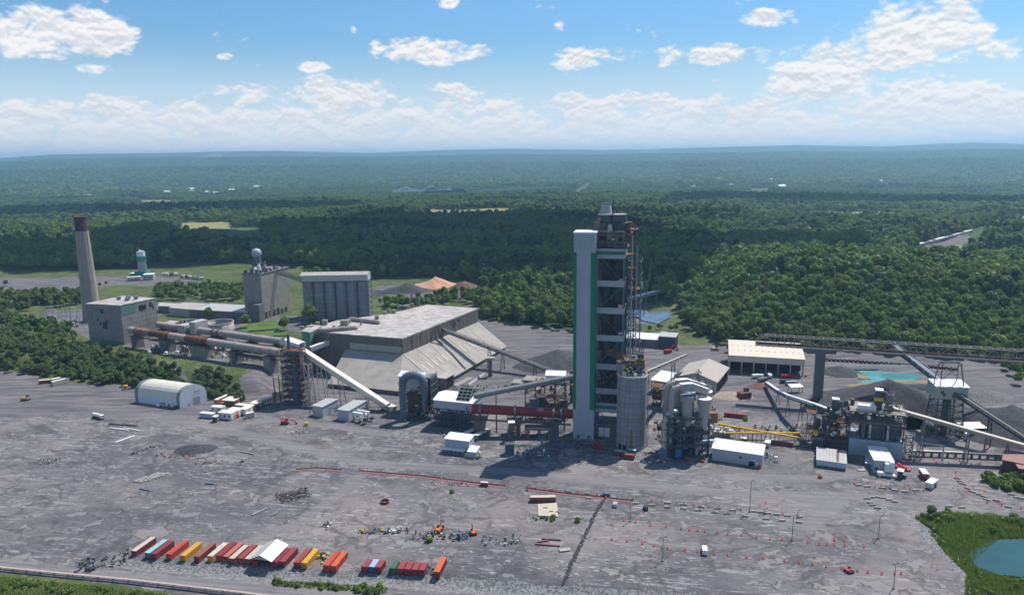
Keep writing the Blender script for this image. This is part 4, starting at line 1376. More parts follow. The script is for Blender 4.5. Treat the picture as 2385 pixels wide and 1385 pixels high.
MB().box(W_ + .02, 3.01, zg0, W_ + .16, DS, zg0 + 1.6).build('green_stripe', GREEN, r)
for x_ in (2.5, 8.5):
 MB().box(x_, -.2, 0, x_ + 1.1, .0, 2.4).build('door', STEEL_D, r)
MB().box(-1.5, -2.0, 0, W_ + 1, -.1, .4).build('plinth', CONC, r)
# open frame behind and to the right of the shaft
X0, X1 = W_ + .2, W_ + 15.5
Y0, Y1 = 6.5, 25.0
fl = [HT(1420, 1008, 1425, y) for y in (941, 903, 847, 781, 718, 656, 587)]
allfl = fl + [fl[-1] + 4.5, fl[-1] + 12]
steelwork(r, [X0 + .5, X1 - .5], [Y0, (Y0 + Y1) / 2, Y1], 0, allfl, STEEL_B, STEEL_D, .8, True, False)
for k, z in enumerate(fl):
 hh = 3.4 if k not in (0, 6) else 5.6
 zz = z - hh * .5
 MB().box(X0, Y0 - 1.1, zz, X1, Y0 - .85, zz + hh).build('floor_fascia', SHEET_T, r)
 MB().box(X1 - .01, Y0 - 1.09, zz, X1 + .24, Y1 + .5, zz + hh).build('floor_fascia', SHEET_T, r)
 if k in (0, 6):
  MB().box(X0, Y0 - 1.2, zz + hh * .40, X1 + .3, Y0 - 1.11, zz + hh * .72).build('green_stripe', GREEN, r)
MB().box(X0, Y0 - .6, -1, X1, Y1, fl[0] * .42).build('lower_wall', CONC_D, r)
MB().box(X0 + 2, Y0 - .75, 0, X0 + 5, Y0 - .55, 5.5).build('roller_door', SHEET_W, r)
MB().box(X0 + 5.4, Y0 - .75, 0, X0 + 8.4, Y0 - .55, 5.5).build('roller_door', SHEET_W, r)
# cyclones seen dark inside each storey
for k in range(len(fl) - 1):
 z = fl[k] + 2
 hh = fl[k + 1] - fl[k]
 for x_ in (X0 + 4, X0 + 11):
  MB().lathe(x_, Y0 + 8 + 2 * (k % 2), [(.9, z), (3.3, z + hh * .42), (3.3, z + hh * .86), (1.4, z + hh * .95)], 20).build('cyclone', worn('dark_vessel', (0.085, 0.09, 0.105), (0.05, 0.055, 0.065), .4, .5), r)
 clutter(r, X0 + 1, X1 - 1, Y0 + 1, Y1 - 1, z, z + hh - 4, 22, [STEEL_D, RUSTY, STEEL], 100 + k)
MB().box(X0 + 1, Y1 - 1.2, fl[0], X1 - 1, Y1 - .9, fl[-1]).build('dark_backing', STEEL_D, r)  # dark sheet added behind the cyclones so the open interior looks dense and dark
# outside lattice with stairs and riser pipes on the right
xs_ = [X1 + 2.0, X1 + 8.5]
lv = [z + 3 * (j - 1) for z in fl for j in (0, 1)]
lv = sorted(z for z in lv if z > 4)
lv2 = [8 + 7.8 * k for k in range(13)]
steelwork(r, xs_, [Y0 + 6, Y0 + 13], 0, lv2, STEEL, None, .42, True, True, 'outer_column', STEEL)
for k, z in enumerate(lv2):
 if k % 3 == 1:
  MB().box(xs_[0] - .5, Y0 + 5.4, z - .02, xs_[1] + 1.2, Y0 + 13.2, z + .14).build('landing', RUST_L if z > 80 else STEEL, r)
  MB().box(xs_[1] + .2, Y0 + 5.5, z + .16, xs_[1] + 1.3, Y0 + 6.2, z + 4.2).build('clad_panel', SHEET_T, r)
for k, (x_, rr_) in enumerate(((X1 + 1.1, .42), (X1 + 3.6, .5), (X1 + 5.1, .35), (X1 + 6.4, .28))):
 zt = (fl[-1] + (-4, 10, 14, 4)[k])
 MB().tube([(x_, Y0 + 4.2, 1), (x_, Y0 + 4.2, zt)], rr_, 8).build('riser_pipe', GALV if k % 2 else STEEL_D, r)
fl_m = MB()
for z in [4 + 3.9 * k for k in range(25)]:
 fl_m.lathe(X1 + 3.6, Y0 + 4.2, [(.72, z), (.72, z + .35)], 8)
fl_m.build('pipe_flange', GALV, r)
st = MB()
for k in range(27):
 z = 3 + 3.9 * k
 a, b = (xs_[0], xs_[1]) if k % 2 else (xs_[1], xs_[0])
 st.bar((a, Y0 + 5.2, z), (b, Y0 + 5.2, z + 3.9), .7, .18)
st.build('stair_flight', STEEL_D, r)
# slanting gas duct on the outside of the top
MB().tube([(xs_[1] + 2, Y0 + 9, 70), (xs_[1] + 3.8, Y0 + 9, 88), (xs_[1] + 5.5, Y0 + 9, 103)], .3, 6).build('riser_pipe', STEEL, r)
top = fl[-1] + 2.8
MB().box(X0, Y0 - 1.5, top, X1 + 1.5, Y1, top + .3).build('deck', RUSTY, r)
zt1 = top + 7.5
MB().box(X0 + .5, Y0, zt1, X1 + 3, Y1, zt1 + .25).build('deck', RUST_L, r)
steelwork(r, [X0 + .7, X1 - .3], [Y0 - .8, Y1 - 2], top, [top + 3.6, zt1], STEEL, None, .4, True, True, 'top_column', RUST_L)
clutter(r, X0 + 1, X1 + 2, Y0 - 1, Y0 + 6, top + .3, top + 5.5, 60, [RUSTY, STEEL_D, GALV, RUST_L], 7)
zc = HT(1420, 1008, 1425, 550)
zm, zn, zq = HT(1420, 1008, 1425, 519), HT(1420, 1008, 1425, 518), HT(1420, 1008, 1425, 501)
CYD = worn('dark_blue_cyclone', (0.10, 0.115, 0.14), (0.07, 0.08, 0.095), .3, .5)
for x_, rr_ in ((X0 + 2.4, 5.4), (X0 + 12.3, 5.7)):
 MB().lathe(x_, Y0 + 9.5, [(1.2, zc - 8), (rr_ * .95, zc - 1), (rr_, zc), (rr_, zm)], 28).build('top_cyclone', CYD, r)
 MB().lathe(x_ + (1.4 if x_ < X0 + 5 else -1.4), Y0 + 9.5, [(4.3, zn + .02), (4.3, zq)], 28).build('cyclone_head', CYD, r)
 MB().lathe(x_ + (1.4 if x_ < X0 + 5 else -1.4), Y0 + 9.5, [(4.45, zq), (4.45, zq + .35)], 28).build('cyclone_lid', GALV, r)
MB().lathe(X0 + 3.4, Y0 + 13, [(3.7, zq - .5), (2.6, zq + 5.6)], 24).build('stack_cone', worn('pale_stack', (0.40, 0.42, 0.40), (0.3, 0.31, 0.3), .4, .4), r)
MB().lathe(X0 + 3.4, Y0 + 13, [(2.8, zq + 5.61), (2.8, zq + 6.0)], 24).build('stack_rim', STEEL_D, r)
MB().tube([(X0 + 5.6, Y0 + 4, top + 3), (X0 + 6.6, Y0 + 3, zc - 4), (X0 + 6.8, Y0 + 3, zc + 2), (X0 + 6.5, Y0 + 5, zm - 1)], [2.6, 2.4, 1.7, 1.2], 16).build('silver_duct', GALV, r)
MB().box(X0 + 9.5, Y0 + 2.5, zc - 3, X0 + 11.2, Y0 + 3.8, zc + 3).build('hoist', YELLOW, r)
MB().box(X0 - .4, Y0 + 3, zm - 1.5, X0 + 1.2, Y0 + 5, zq - 2).build('platform_frame', RUST_L, r)
MB().box(X1 + 1.2, Y0 + 3, zm - 1.5, X1 + 3.2, Y0 + 6, zm + .8).build('platform_frame', RUST_L, r)
for z, xx in ((zc + 4, 5.4), (zc - 10, 3.4), (zc - 18, 4.4), (zc - 24, 4.2)):
 MB().box(X1 + .6, Y0 + 2, z, X1 + xx + 1, Y0 + 9, z + .3).bar((X1 + xx, Y0 + 2.2, z + 1.4), (X1 + xx, Y0 + 9, z + 1.4), .15).build('side_platform', RUST_L, r)
# ------------------------------------------------------------ tall concrete silo
hS = HT(1470, 1052, 1475, 884)
cs = G(1470, 1040)
rS = 8.1
r = root('blending_silo', 'broad round dark concrete silo standing in front of the preheater tower', 'silo', (cs[0], cs[1] + 1.5, 0))
MB().lathe(0, 0, [(rS, -1), (rS, hS)], 56).build('silo_shell', SILO, r)
MB().lathe(0, 0, [(rS + .35, hS + .002), (rS + .35, hS + 1.0), (rS - .4, hS + 1.0), (rS - .4, hS + .5)], 56, caps=False).build('roof_rim', CONC_L, r)
MB().lathe(0, 0, [(rS - .41, hS + .3), (rS * .3, hS + 1.4)], 40).build('silo_roof', STEEL_B, r)
for a_ in (-2.2, -2.55):
 MB().cbox(math.cos(a_) * rS, math.sin(a_) * rS, 0, 1.5, 1.5, 3.2).build('access_door', BLACK, r)
a_ = -1.75
for k in range(7):
 z_ = 2 + k * 1.5
 MB().cbox(math.cos(a_ + .03 * (k % 2)) * rS, math.sin(a_) * rS, z_, .9, .5, 1.4).build('rust_stain_patch', RUST_L, r)
for k in range(9):
 a_ = k * .7
 MB().cbox(math.cos(a_) * 5, math.sin(a_) * 5, hS + .6, 1.2 + .4 * (k % 3), 1.2, 1.2 + .5 * (k % 2)).build('roof_hatch', WHITE if k % 2 else STEEL, r)
mm = MB()
for k in range(22):
 a_ = k * 6.283 / 22
 mm.bar((math.cos(a_) * (rS + .2), math.sin(a_) * (rS + .2), hS + 1), (math.cos(a_) * (rS + .2), math.sin(a_) * (rS + .2), hS + 2.1), .1)
 b_ = (k + 1) * 6.283 / 22
 mm.bar((math.cos(a_) * (rS + .2), math.sin(a_) * (rS + .2), hS + 2.1), (math.cos(b_) * (rS + .2), math.sin(b_) * (rS + .2), hS + 2.1), .1)
mm.build('railing', YELLOW, r)
# head works on the silo roof
steelwork(r, [-3.5, 1.2, 6.5], [-1, 4.5], hS + .8, [hS + 5.5, hS + 8.5], STEEL_D, STEEL, .35, True, True, 'roof_post', YELLOW)
MB().cbox(4.6, 1, hS + 5.7, 3.0, 3.0, 6.2).build('dust_filter', STEEL_D, r)
MB().cbox(.6, 1.5, hS + 5.7, 2.2, 2.2, 5.0).build('dust_filter', STEEL_B, r)
clutter(r, -6, 7, -3, 4, hS + 1.2, hS + 9, 36, [RUST_L, STEEL_D, YELLOW, GALV], 31, .4, 1.8, 'roof_machinery')
mm = MB()
for dx_, dy_ in ((-.8, -.8), (.8, -.8), (.8, .8), (-.8, .8)):
 mm.bar((5.8 + dx_, 3 + dy_, hS + 8.5), (5.8 + dx_ * .5, 3 + dy_ * .5, hS + 15.5), .2)
for k in range(4):
 z_ = hS + 9.5 + 1.6 * k
 mm.bar((5, 2.4, z_), (6.6, 2.4, z_ + 1.4), .12)
 mm.bar((6.6, 3.6, z_), (5, 3.6, z_ + 1.4), .12)
mm.build('lattice_mast', STEEL_D, r)
ln = MB()
ln.bar((rS + .6, -1, 0), (rS + .6, -1, hS), .35)
ln.bar((rS + 1.3, -1, 0), (rS + 1.3, -1, hS), .2)
for k in range(20): ln.bar((rS + .6, -1, 2 * k + 1), (rS + 1.3, -1, 2 * k + 1), .12)
ln.build('ladder_cage', STEEL, r)
pa = G(1405, 838, 38)
truss_gallery('silo_bridge', 'rusty steel gangway joining the preheater tower to the silo roof', 'gangway', (cs[0] - 13, cs[1] + 9, hS + 10.5), (cs[0] - 1, cs[1] + 4, hS + 7), 2.6, 2.4, RUST_L, RUSTY, 6)
# long thin bucket conveyor rising from the yard to the silo top
pa, pb = G(1598, 829, 19), G(1516, 866, 37)
truss_gallery('thin_conveyor', 'thin white roofed conveyor climbing from behind the beige shed toward the big silo', 'conveyor', (pa[0], pa[1], 19), (cs[0] + 9, cs[1] + 6, hS - .5), 1.8, 1.6, STEEL, STEEL_D, 14, SHEET_B, (.38,), STEEL_D)
# ------------------------------------------------------------ raw mill with silver cyclones
m0, m1 = G(1556, 1068), G(1652, 1062)
o_, hd, L_ = seg_frame(m0, m1)
r = root('raw_mill', 'raw mill of dark steel floors carrying silver cyclones and curved square ducts', 'mill', (m0[0], m0[1], 0), hd)
def zz(py, px=1600): return HT(1604, 1066, px, py)
z1, z2, z3 = zz(1030), zz(1005), zz(983)
zc0 = zz(976) + .3
steelwork(r, [6, 14.5, L_ - 1], [-.5, 8, 17], 0, [6.5, 13, zc0 - .3], worn('navy_steel', (0.06, 0.09, 0.14), (0.03, 0.045, 0.07), .4, .5), STEEL_D, .8, True, True, 'column', STEEL)
clutter(r, 6, L_, 1, 16, .5, 4.5, 36, [STEEL_D, STEEL_B, RUSTY], 41, .8, 2.6)
clutter(r, 6, L_, 1, 16, 7, 11, 30, [STEEL_D, RUST_L, GALV], 42, .6, 2.2)
clutter(r, 6, L_, 1, 16, 13.4, 17, 30, [STEEL_D, RUST_L, GALV, WHITE], 43, .6, 2.0)
CYS = worn('silver_cyclone', (0.40, 0.375, 0.345), (0.28, 0.26, 0.24), .3, .5, .55, metal=.1)
for x_, y_, z_, nm in ((11.0, 3.5, zc0, 0), (19.5, 1.5, zc0 - 1.2, 1), (23.2, 9.5, zc0, 2), (14.6, 11, zc0, 3)):
 MB().lathe(x_, y_, [(2.0, z_ - 5), (2.9, z_), (2.9, z_ + 7.6)], 26).build('cyclone_barrel', CYS, r)
 cs_ = MB().lathe(x_, y_, [(2.9, z_ + 7.62), (3.75, z_ + 8.8), (3.75, z_ + 11.4)], 26).build('cyclone_scroll', CYS, r)
 MB().lathe(x_, y_, [(3.85, z_ + 11.4), (3.85, z_ + 11.8)], 26).build('cyclone_lid', SHEET_W if nm else STEEL_B, cs_)
zh = zc0 + 17.5
for yo, nm in ((3.0, 0), (10.5, 1)):
 x_a, x_b, x_c = 7.0, 13.5, 22.5 + (1.5 if nm else 0)
 prof = [(x_a, zh - 2.6), (x_a, zh + .4), (x_b, zh + .6), (x_c, zh - 3.2), (x_c, zh - 5.6), (x_b, zh - 3.4)]
 mb = MB().extrude_x(prof, 0, 2.8)
 mb.v = [(v[1], yo + v[0], v[2]) for v in mb.v]
 mb.f = [tuple(reversed(f)) for f in mb.f]
 mb.build('square_duct', CYS, r)
 mb = MB().extrude_x([(x_a - .1, zh + .42), (x_a - .1, zh + .72), (x_b, zh + .95), (x_c + .2, zh - 2.85), (x_c + .2, zh - 3.18), (x_b, zh + .62)], -.15, 2.95)
 mb.v = [(v[1], yo + v[0], v[2]) for v in mb.v]
 mb.f = [tuple(reversed(f)) for f in mb.f]
 mb.build('duct_cover', SHEET_W, r)
 arc = [(x_a + .3, yo + 1.4, zh - 1.1)]
 for k in range(1, 8):
  t = k / 7 * math.pi / 2
  arc.append((x_a - 4.6 * math.sin(t), yo + 1.4, zh - 1.1 - 4.6 * (1 - math.cos(t))))
 xx = x_a - 4.6
 arc += [(xx, yo + 1.4, zc0 + 1), (xx, yo + 1.4, 2 if not nm else 9)]
 MB().tube(arc[:9], 1.55, 18).build('bend_duct', CYS, r)
 MB().lathe(xx, yo + 1.4, [(1.9, arc[8][2] - 9.5), (1.9, arc[8][2] - .5), (1.6, arc[8][2])], 18).build('down_duct', CYS, r)
 MB().tube([(xx, yo + 1.4, arc[8][2] - 9.5), (xx, yo + 1.4, 6)], 1.3, 14).build('down_duct', STEEL_B, r)
for k in range(8):
 MB().box(3.4, 8 + k * .9, zc0 - 3, 4.0, 8.6 + k * .9, zc0 + 6).build('filter_panel', CYS, r) if k < 4 else None
MB().box(4.4, 9, zc0 - 1, 10, 16, zh - 2).build('filter_box', CYS, r)
# left-hand bend duct dropping to the fan
xl = -1.5
pts = [(xl + 8, 6, zc0 + 2), (xl + 4.5, 5, zc0 + 2.3), (xl + 2.0, 4, zc0 + 1.2), (xl + .7, 3.2, zc0 - 2), (xl, 3, zc0 - 6), (xl, 3, 9), (xl + .3, 2, 5)]
MB().tube(pts, 1.75, 18).build('fan_duct', GALV, r)
fm = MB()
for p in pts[1:6]:
 fm.lathe(p[0], p[1], [(1.95, p[2] - .25), (1.95, p[2] + .25)], 18)
fm.build('duct_flange', STEEL, r)
MB().tube([(xl + 3.5, 3, 14.5), (xl + 3.4, 3, 5)], 1.1, 14).build('fan_duct', GALV, r)
mb = MB().lathe(0, 0, [(2.6, -1.1), (2.6, 1.1)], 20)
mb.v = [(v[0] - 2.5, v[2] + .5, v[1] + 3.2) for v in mb.v]
mb.build('fan_housing', STEEL_B, r)
MB().box(-4.5, -1.5, 0, 1, 2.5, .6).build('fan_base', CONC, r)
MB().lathe(5.2, -.4, [(1.9, 1), (1.9, 5.6)], 14).build('blue_tank', BLUE, r)
steelwork(r, [-.5, 4.6], [-1, 6], 0, [7, 13, 18.5, 23], STEEL_D, STEEL_D, .4, True, True, 'column', TEAL)
steelwork(r, [L_ - .6, L_ + 2.4], [9, 13], 0, [5, 10, 15, 20, 25, 30, 35], STEEL, None, .3, True, True, 'stair_column', GALV)
MB().cbox(L_ + 2.6, 3.8, zc0 - 4, 4.2, 4, 5.5).build('orange_hopper', RUST_L, r)
mm = MB()
for k in range(3):
 for j in range(5):
  a_ = j * 1.256
  mm.bar((20 + 1.6 * math.cos(a_), 12 + 1.6 * math.sin(a_), zh - 3 + k * 3), (20 + 1.6 * math.cos(a_ + 1.256), 12 + 1.6 * math.sin(a_ + 1.256), zh - 1 + k * 3), .2)
mm.bar((20, 12, zh - 6), (20, 12, zh + 6), .4)
mm.build('hoist_frame', STEEL_D, r)
clutter(r, 14, 26, 14, 20, zc0 + 4, zh - 1, 40, [RUST_L, STEEL_D, WHITE, YELLOW], 47, .4, 1.4)
clutter(r, -4, 6, 6, 16, 2, 16, 50, [RUST_L, STEEL_D, WHITE, YELLOW, GALV], 48, .5, 2)
# square pale pipe bend at the foot of the mill
pf = G(1619, 1060)
r2 = root('duct_bend', 'pale blue square duct turning down beside the white ribbed office', 'duct', (pf[0], pf[1], 0), hd)
MB().box(0, 0, 0, 1.7, 1.7, 6.2).build('down_leg', worn('pale_blue_sheet', (0.5, 0.6, 0.66), (.4, .5, .56), .3), r2)
MB().box(0, 0, 6.21, 12, 1.7, 8.0).build('cross_duct', MATS['pale_blue_sheet'], r2)
MB().box(6.2, .1, 1.2, 7.9, 1.6, 6.19).build('down_leg', MATS['pale_blue_sheet'], r2)
clutter(r2, 7, 12, -2, 3, .3, 4.5, 18, [WHITE, STEEL, RUST_L], 49, .5, 1.5, 'pipework')
# ------------------------------------------------------------ red rotary kiln
ka, kb = G(1100, 951, 15.5), G(1337, 967, 12.5)
K0, K1 = Vector((ka[0], ka[1], 15.5)), Vector((t0[0] + 1.0, t0[1] + 5, 12.8))
r = root('rotary_kiln', 'long dark red rotary kiln running into the preheater tower', 'kiln', (K0.x, K0.y, 0))
k0 = Vector((0, 0, K0.z))
kd = (K1 - Vector((K0.x, K0.y, 0))) - k0
rk = 2.75
for f0, f1 in ((0, .07), (.085, .415), (.43, .79), (.81, .865), (.885, 1.0)):
 MB().tube([k0 + kd * f0, k0 + kd * f1], rk, 32).build('kiln_shell', KILN_R, r)
for f in (.0775, .4225, .80, .875):
 MB().tube([k0 + kd * (f - .011), k0 + kd * (f + .011)], rk + .5, 32).build('riding_ring', STEEL, r)
ku = kd.normalized()
ks = Vector((-ku.y, ku.x, 0)).normalized()
for f in (.0775, .4225, .80):
 p = k0 + kd * f
 mb = MB()
 q = [p - ku * 3 - ks * 4.5, p + ku * 3 - ks * 4.5, p + ku * 3 + ks * 4.5, p - ku * 3 + ks * 4.5]
 mb.prism([(v.x, v.y) for v in q], -1, p.z - rk - 2.6)
 pier = mb.build('kiln_pier', CONC_D, r)
 q = [p - ku * 4.5 - ks * 5.5, p + ku * 4.5 - ks * 5.5, p + ku * 4.5 + ks * 5.5, p - ku * 4.5 + ks * 5.5]
 MB().prism([(v.x, v.y) for v in q], p.z - rk - 2.59, p.z - rk - 1.9).build('pier_platform', STEEL_D, pier)
 for sg in (-1, 1):
  c_ = p + ks * (sg * 2.0) + Vector((0, 0, -rk - .35))
  MB().tube([c_ - ku * .7, c_ + ku * .7], 1.0, 12).build('support_roller', STEEL, pier)
 rl = MB()
 q = [v + Vector((0, 0, -rk - 1.9)) for v in q]
 for k in range(4):
  rl.bar(q[k] + Vector((0, 0, 1.2)), q[(k + 1) % 4] + Vector((0, 0, 1.2)), .14)
  for j in range(4): 
   e = q[k] + (q[(k + 1) % 4] - q[k]) * (j / 4)
   rl.bar(e, e + Vector((0, 0, 1.2)), .12)
 rl.build('railing', RUST_L, pier)
wy = MB()
pA, pB = k0 + kd * .05 - ks * 4.4 + Vector((0, 0, -rk - 2.2)), k0 + kd * .97 - ks * 4.4 + Vector((0, 0, -rk - 2.2))
wy.bar(pA, pB, 1.6, .5)
wy.bar(pA - ks * .7 + Vector((0, 0, 1.3)), pB - ks * .7 + Vector((0, 0, 1.3)), .12)
wy.build('walkway', STEEL_D, r)
MB().prism([((k0 + kd * f + ks * s_).x, (k0 + kd * f + ks * s_).y) for f, s_ in ((.52, -7), (.78, -7), (.78, 3), (.52, 3))], 5.2, 6.4).build('deck', CONC_D, r)
for f in (.55, .66, .76):
 for s_ in (-6.5, 2):
  p = k0 + kd * f + ks * s_
  MB().cbox(p.x, p.y, -1, 1.4, 1.4, 6.2).build('deck_column', CONC_D, r)
# chalked letters on the shell: rings and strokes
lt = MB()
for f, kind in ((.655, 'e'), (.675, 'D'), (.69, 'o')):
 c_ = k0 + kd * f
 n_ = 14
 for j in range(n_):
  if kind == 'e' and j in (11, 12): continue
  t, t2 = 2 * math.pi * j / n_, 2 * math.pi * (j + 1) / n_
  def sp_(t):
   a = .95 + .32 * math.sin(t)
   return c_ + ku * (.8 * math.cos(t)) + (-ks * math.cos(a) + Vector((0, 0, 1)) * math.sin(a)) * (rk + .04)
  lt.bar(sp_(t), sp_(t2), .16, .05)
lt.build('chalk_mark', WHITE, r)
# big grey air duct above the kiln
da, db = G(1103, 917, 24), G(1337, 911, 31)
D0, D1 = Vector((da[0], da[1], 22.5)), Vector((t0[0] + 2, t0[1] + 13, 33.0))
r = root('air_duct', 'long grey round duct on steel legs above and behind the red kiln', 'duct', (D0.x, D0.y, 0))
d0 = Vector((0, 0, D0.z))
dd = (D1 - Vector((D0.x, D0.y, 0))) - d0
MB().tube([d0, d0 + dd], 1.65, 24).build('duct_shell', worn('duct_grey', (0.24, 0.25, 0.26), (0.15, 0.16, 0.17), .4, .5), r)
for k in range(11):
 f = .03 + .094 * k
 MB().tube([d0 + dd * f, d0 + dd * (f + .004)], 1.9, 20).build('stiffening_ring', GALV, r)
for f in (.22, .51, .80, .9):
 p = d0 + dd * f
 mb = MB()
 mb.bar(p - ks * .1 - Vector((0, 0, 1.4)), (p.x - ks.x * 2, p.y - ks.y * 2, -1), .55)
 mb.bar(p + ks * .1 - Vector((0, 0, 1.4)), (p.x + ks.x * 2, p.y + ks.y * 2, -1), .55)
 mb.bar((p.x - ks.x * 1.3, p.y - ks.y * 1.3, 8), (p.x + ks.x * 1.3, p.y + ks.y * 1.3, 8), .3)
 mb.build('duct_leg', STEEL_D, r)
# cooler building with the white roof and louvred hood
c0, c1 = G(1013, 994), G(1094, 1003)
o_, hd, L_ = seg_frame(c0, c1)
r = root('cooler_building', 'white roofed cooler building on open dark steelwork with a louvred hood at its right end', 'building', (c0[0], c0[1], 0), hd)
zb_, ze_ = HT(1100, 1003, 1092, 957), HT(1100, 1003, 1092, 939)
Dc = 17.5
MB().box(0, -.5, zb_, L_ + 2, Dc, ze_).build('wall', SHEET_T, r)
MB().extrude_x([(-.9, ze_ + .01), (-.9, ze_ + .35), (Dc * .5, ze_ + 2.2), (Dc + .4, ze_ + .35), (Dc + .4, ze_ + .01)], -.5, L_ + 2.6).build('roof', SHEET_W, r)
MB().box(L_ - 1.6, -.65, zb_ + .6, L_ - 1.0, -.45, zb_ + 2.8).build('door', BLACK, r)
steelwork(r, [0, L_ * .5, L_ + 1.5], [0, 8, Dc - .5], 0, [5.5, zb_ - .05], STEEL_D, STEEL_D, .45, True, False)
pm_ = MB()
for k in range(26):
 x_ = .8 + k * (L_ / 26)
 pm_.tube([(x_, .8 + (k % 3) * .5, 1), (x_, .8 + (k % 3) * .5, zb_ - .6)], .22, 6)
pm_.tube([(-2.5, -1.2, zb_ - 4.5), (-1.5, -1.2, zb_ - 4.2), (-1.4, -1.2, zb_ - .9), (L_ + 1, -1.2, zb_ - 1.2)], .28, 8)
pm_.build('cooling_pipes', STEEL_B, r)
clutter(r, 1, L_, 1, Dc - 2, .5, 8, 60, [STEEL_D, STEEL_B, STEEL], 51, .6, 2.2)
MB().box(-1, -2.2, -.2, L_ + 3, -.6, .45).build('plinth', CONC_D, r)
# louvred hood
HB = MB().add([(L_ - 8.5, 1.0, ze_ + .8), (L_ - .4, 1.0, ze_ + .8), (L_ + .6, 6, ze_ + 7.2), (L_ - 7.6, 6, ze_ + 7.2), (L_ - 8.5, 9.5, ze_ + 1.3), (L_ - .4, 9.5, ze_ + 1.3), (L_ + .6, 9.2, ze_ + 7.2), (L_ - 7.6, 9.2, ze_ + 7.2)],
    [(0, 1, 2, 3), (1, 5, 6, 2), (5, 4, 7, 6), (4, 0, 3, 7), (3, 2, 6, 7)])
HB.build('hood', BLACK, r)
a_, b_, c_, d_ = [Vector(HB.v[k]) for k in (0, 1, 2, 3)]
nh = (b_ - a_).cross(d_ - a_).normalized()
lv_ = MB()
for k in range(4):
 lv_.bar(a_ + (b_ - a_) * (k / 3) + nh * .15, d_ + (c_ - d_) * (k / 3) + nh * .15, .35)
for k in range(5):
 lv_.bar(a_ + (d_ - a_) * (k / 4) + nh * .18, b_ + (c_ - b_) * (k / 4) + nh * .18, .35)
lv_.build('hood_grid', worn('pale_teal_steel', (0.33, 0.40, 0.38), (.22, .27, .26), .4), r)
bp, cp, e1_, e2_ = Vector(HB.v[1]), Vector(HB.v[2]), Vector(HB.v[5]), Vector(HB.v[6])
MB().bar(bp, cp, .4).bar(cp, e2_, .4).bar(e2_, e1_, .4).build('hood_frame', MATS['pale_teal_steel'], r)
sm_ = MB()
sm_.bar((L_ + 1.5, -2.4, zb_ + 1.0), (L_ + 8, -2.4, zb_ - 4.4), 1.2, .3)
sm_.bar((L_ + 8, -2.2, zb_ - 4.4), (L_ + 2.5, -2.2, zb_ - 9), 1.2, .3)
sm_.bar((L_ + 1.5, -3.0, zb_ + 2.1), (L_ + 8, -3.0, zb_ - 3.3), .15)
sm_.cbox(L_ + 9, -2.4, zb_ - 4.6, 3, 1.6, .25)
sm_.build('stair_flight', RUST_L, r)
# tall looping duct and filter house left of the cooler
u0 = G(941, 977)
o_, hd, L_ = seg_frame(u0, G(1010, 985))
r = root('looping_duct', 'tall blue-grey round duct looping over in an arch into the grid-faced filter house', 'duct', (u0[0], u0[1], 0), hd)
zT = HT(941, 977, 970, 866)
zS = HT(941, 977, 941, 892)
xr_ = L_ * .66
ra = xr_ / 2
pts = [(0, 0, 1.0), (0, 0, zS)]
for k in range(1, 12):
 t = math.pi * k / 12
 pts.append((ra - ra * math.cos(t), .25 * k, zS + (zT - zS - 1.2) * math.sin(t)))
pts += [(xr_, 3.0, zS - 1), (xr_, 3.2, zS - 5)]
DB = worn('navy_duct', (0.13, 0.17, 0.22), (0.08, 0.105, 0.14), .3, .5)
MB().tube(pts, 2.35, 24).build('duct_shell', DB, r)
for i in range(2, len(pts) - 1):
 p, d_ = Vector(pts[i]), (Vector(pts[i + 1]) - Vector(pts[i - 1])).normalized()
 MB().tube([p - d_ * .18, p + d_ * .18], 2.65, 20).build('bend_ring', STEEL, r)
for z_ in (6, 12, 18, zS):
 MB().lathe(0, 0, [(2.6, z_ - .2), (2.6, z_ + .2)], 20).build('bend_ring', STEEL, r)
MB().cbox(0, 0, -.5, 6.4, 5, 1.3).build('plinth', CONC_D, r)
MB().tube([(xr_, 3.2, zS - 5), (xr_, 3.2, 8)], 1.9, 18).build('riser', DB, r)
r = root('filter_house', 'dust filter house with an open black grid face and rusty platforms behind the looping duct', 'filter house', (u0[0], u0[1], 0), hd)
zf = zS + 3.0
MB().box(xr_ - 1.0, 4.6, 9, xr_ + 3.4, 14, zf).build('filter_box', BLACK, r)
gd = MB()
for k in range(5):
 y_ = 4.6 + 9.4 * k / 4
 gd.bar((xr_ + 3.5, y_, 9), (xr_ + 3.5, y_, zf), .28)
for k in range(5):
 z_ = 9.3 + (zf - 9.6) * k / 4
 gd.bar((xr_ + 3.55, 4.6, z_), (xr_ + 3.55, 14, z_), .28)
gd.build('grid_frame', STEEL, r)
rb = MB()
for k in range(9):
 y_ = 4.6 + 9.4 * k / 8
 rb.bar((xr_ + 3.5, y_, zf - .6), (xr_ + 3.5, y_, zf + 2.2), .2)
rb.box(xr_ - 1, 4.6, zf + .02, xr_ + 3.4, 14, zf + .5)
rb.build('roof_frame', STEEL, r)
steelwork(r, [xr_ - 4, xr_ + 3], [3.6, 13.5], 0, [8.5], STEEL_D, RUSTY, .5, True, True, 'column', RUST_L)
MB().box(xr_ - 9, 2.8, 8.2, xr_ - 4.2, 12, 8.6).build('platform', RUSTY, r)
clutter(r, 3, xr_ + 6, 2, 13, .5, 7, 60, [STEEL_D, STEEL_B, RUSTY], 61, .6, 2.5)
clutter(r, 4, xr_ - 1, 4, 12, 9, 20, 30, [STEEL_D, worn('dark_olive', (.1, .09, .05), (.06, .055, .035), .4)], 62, .6, 2.5)
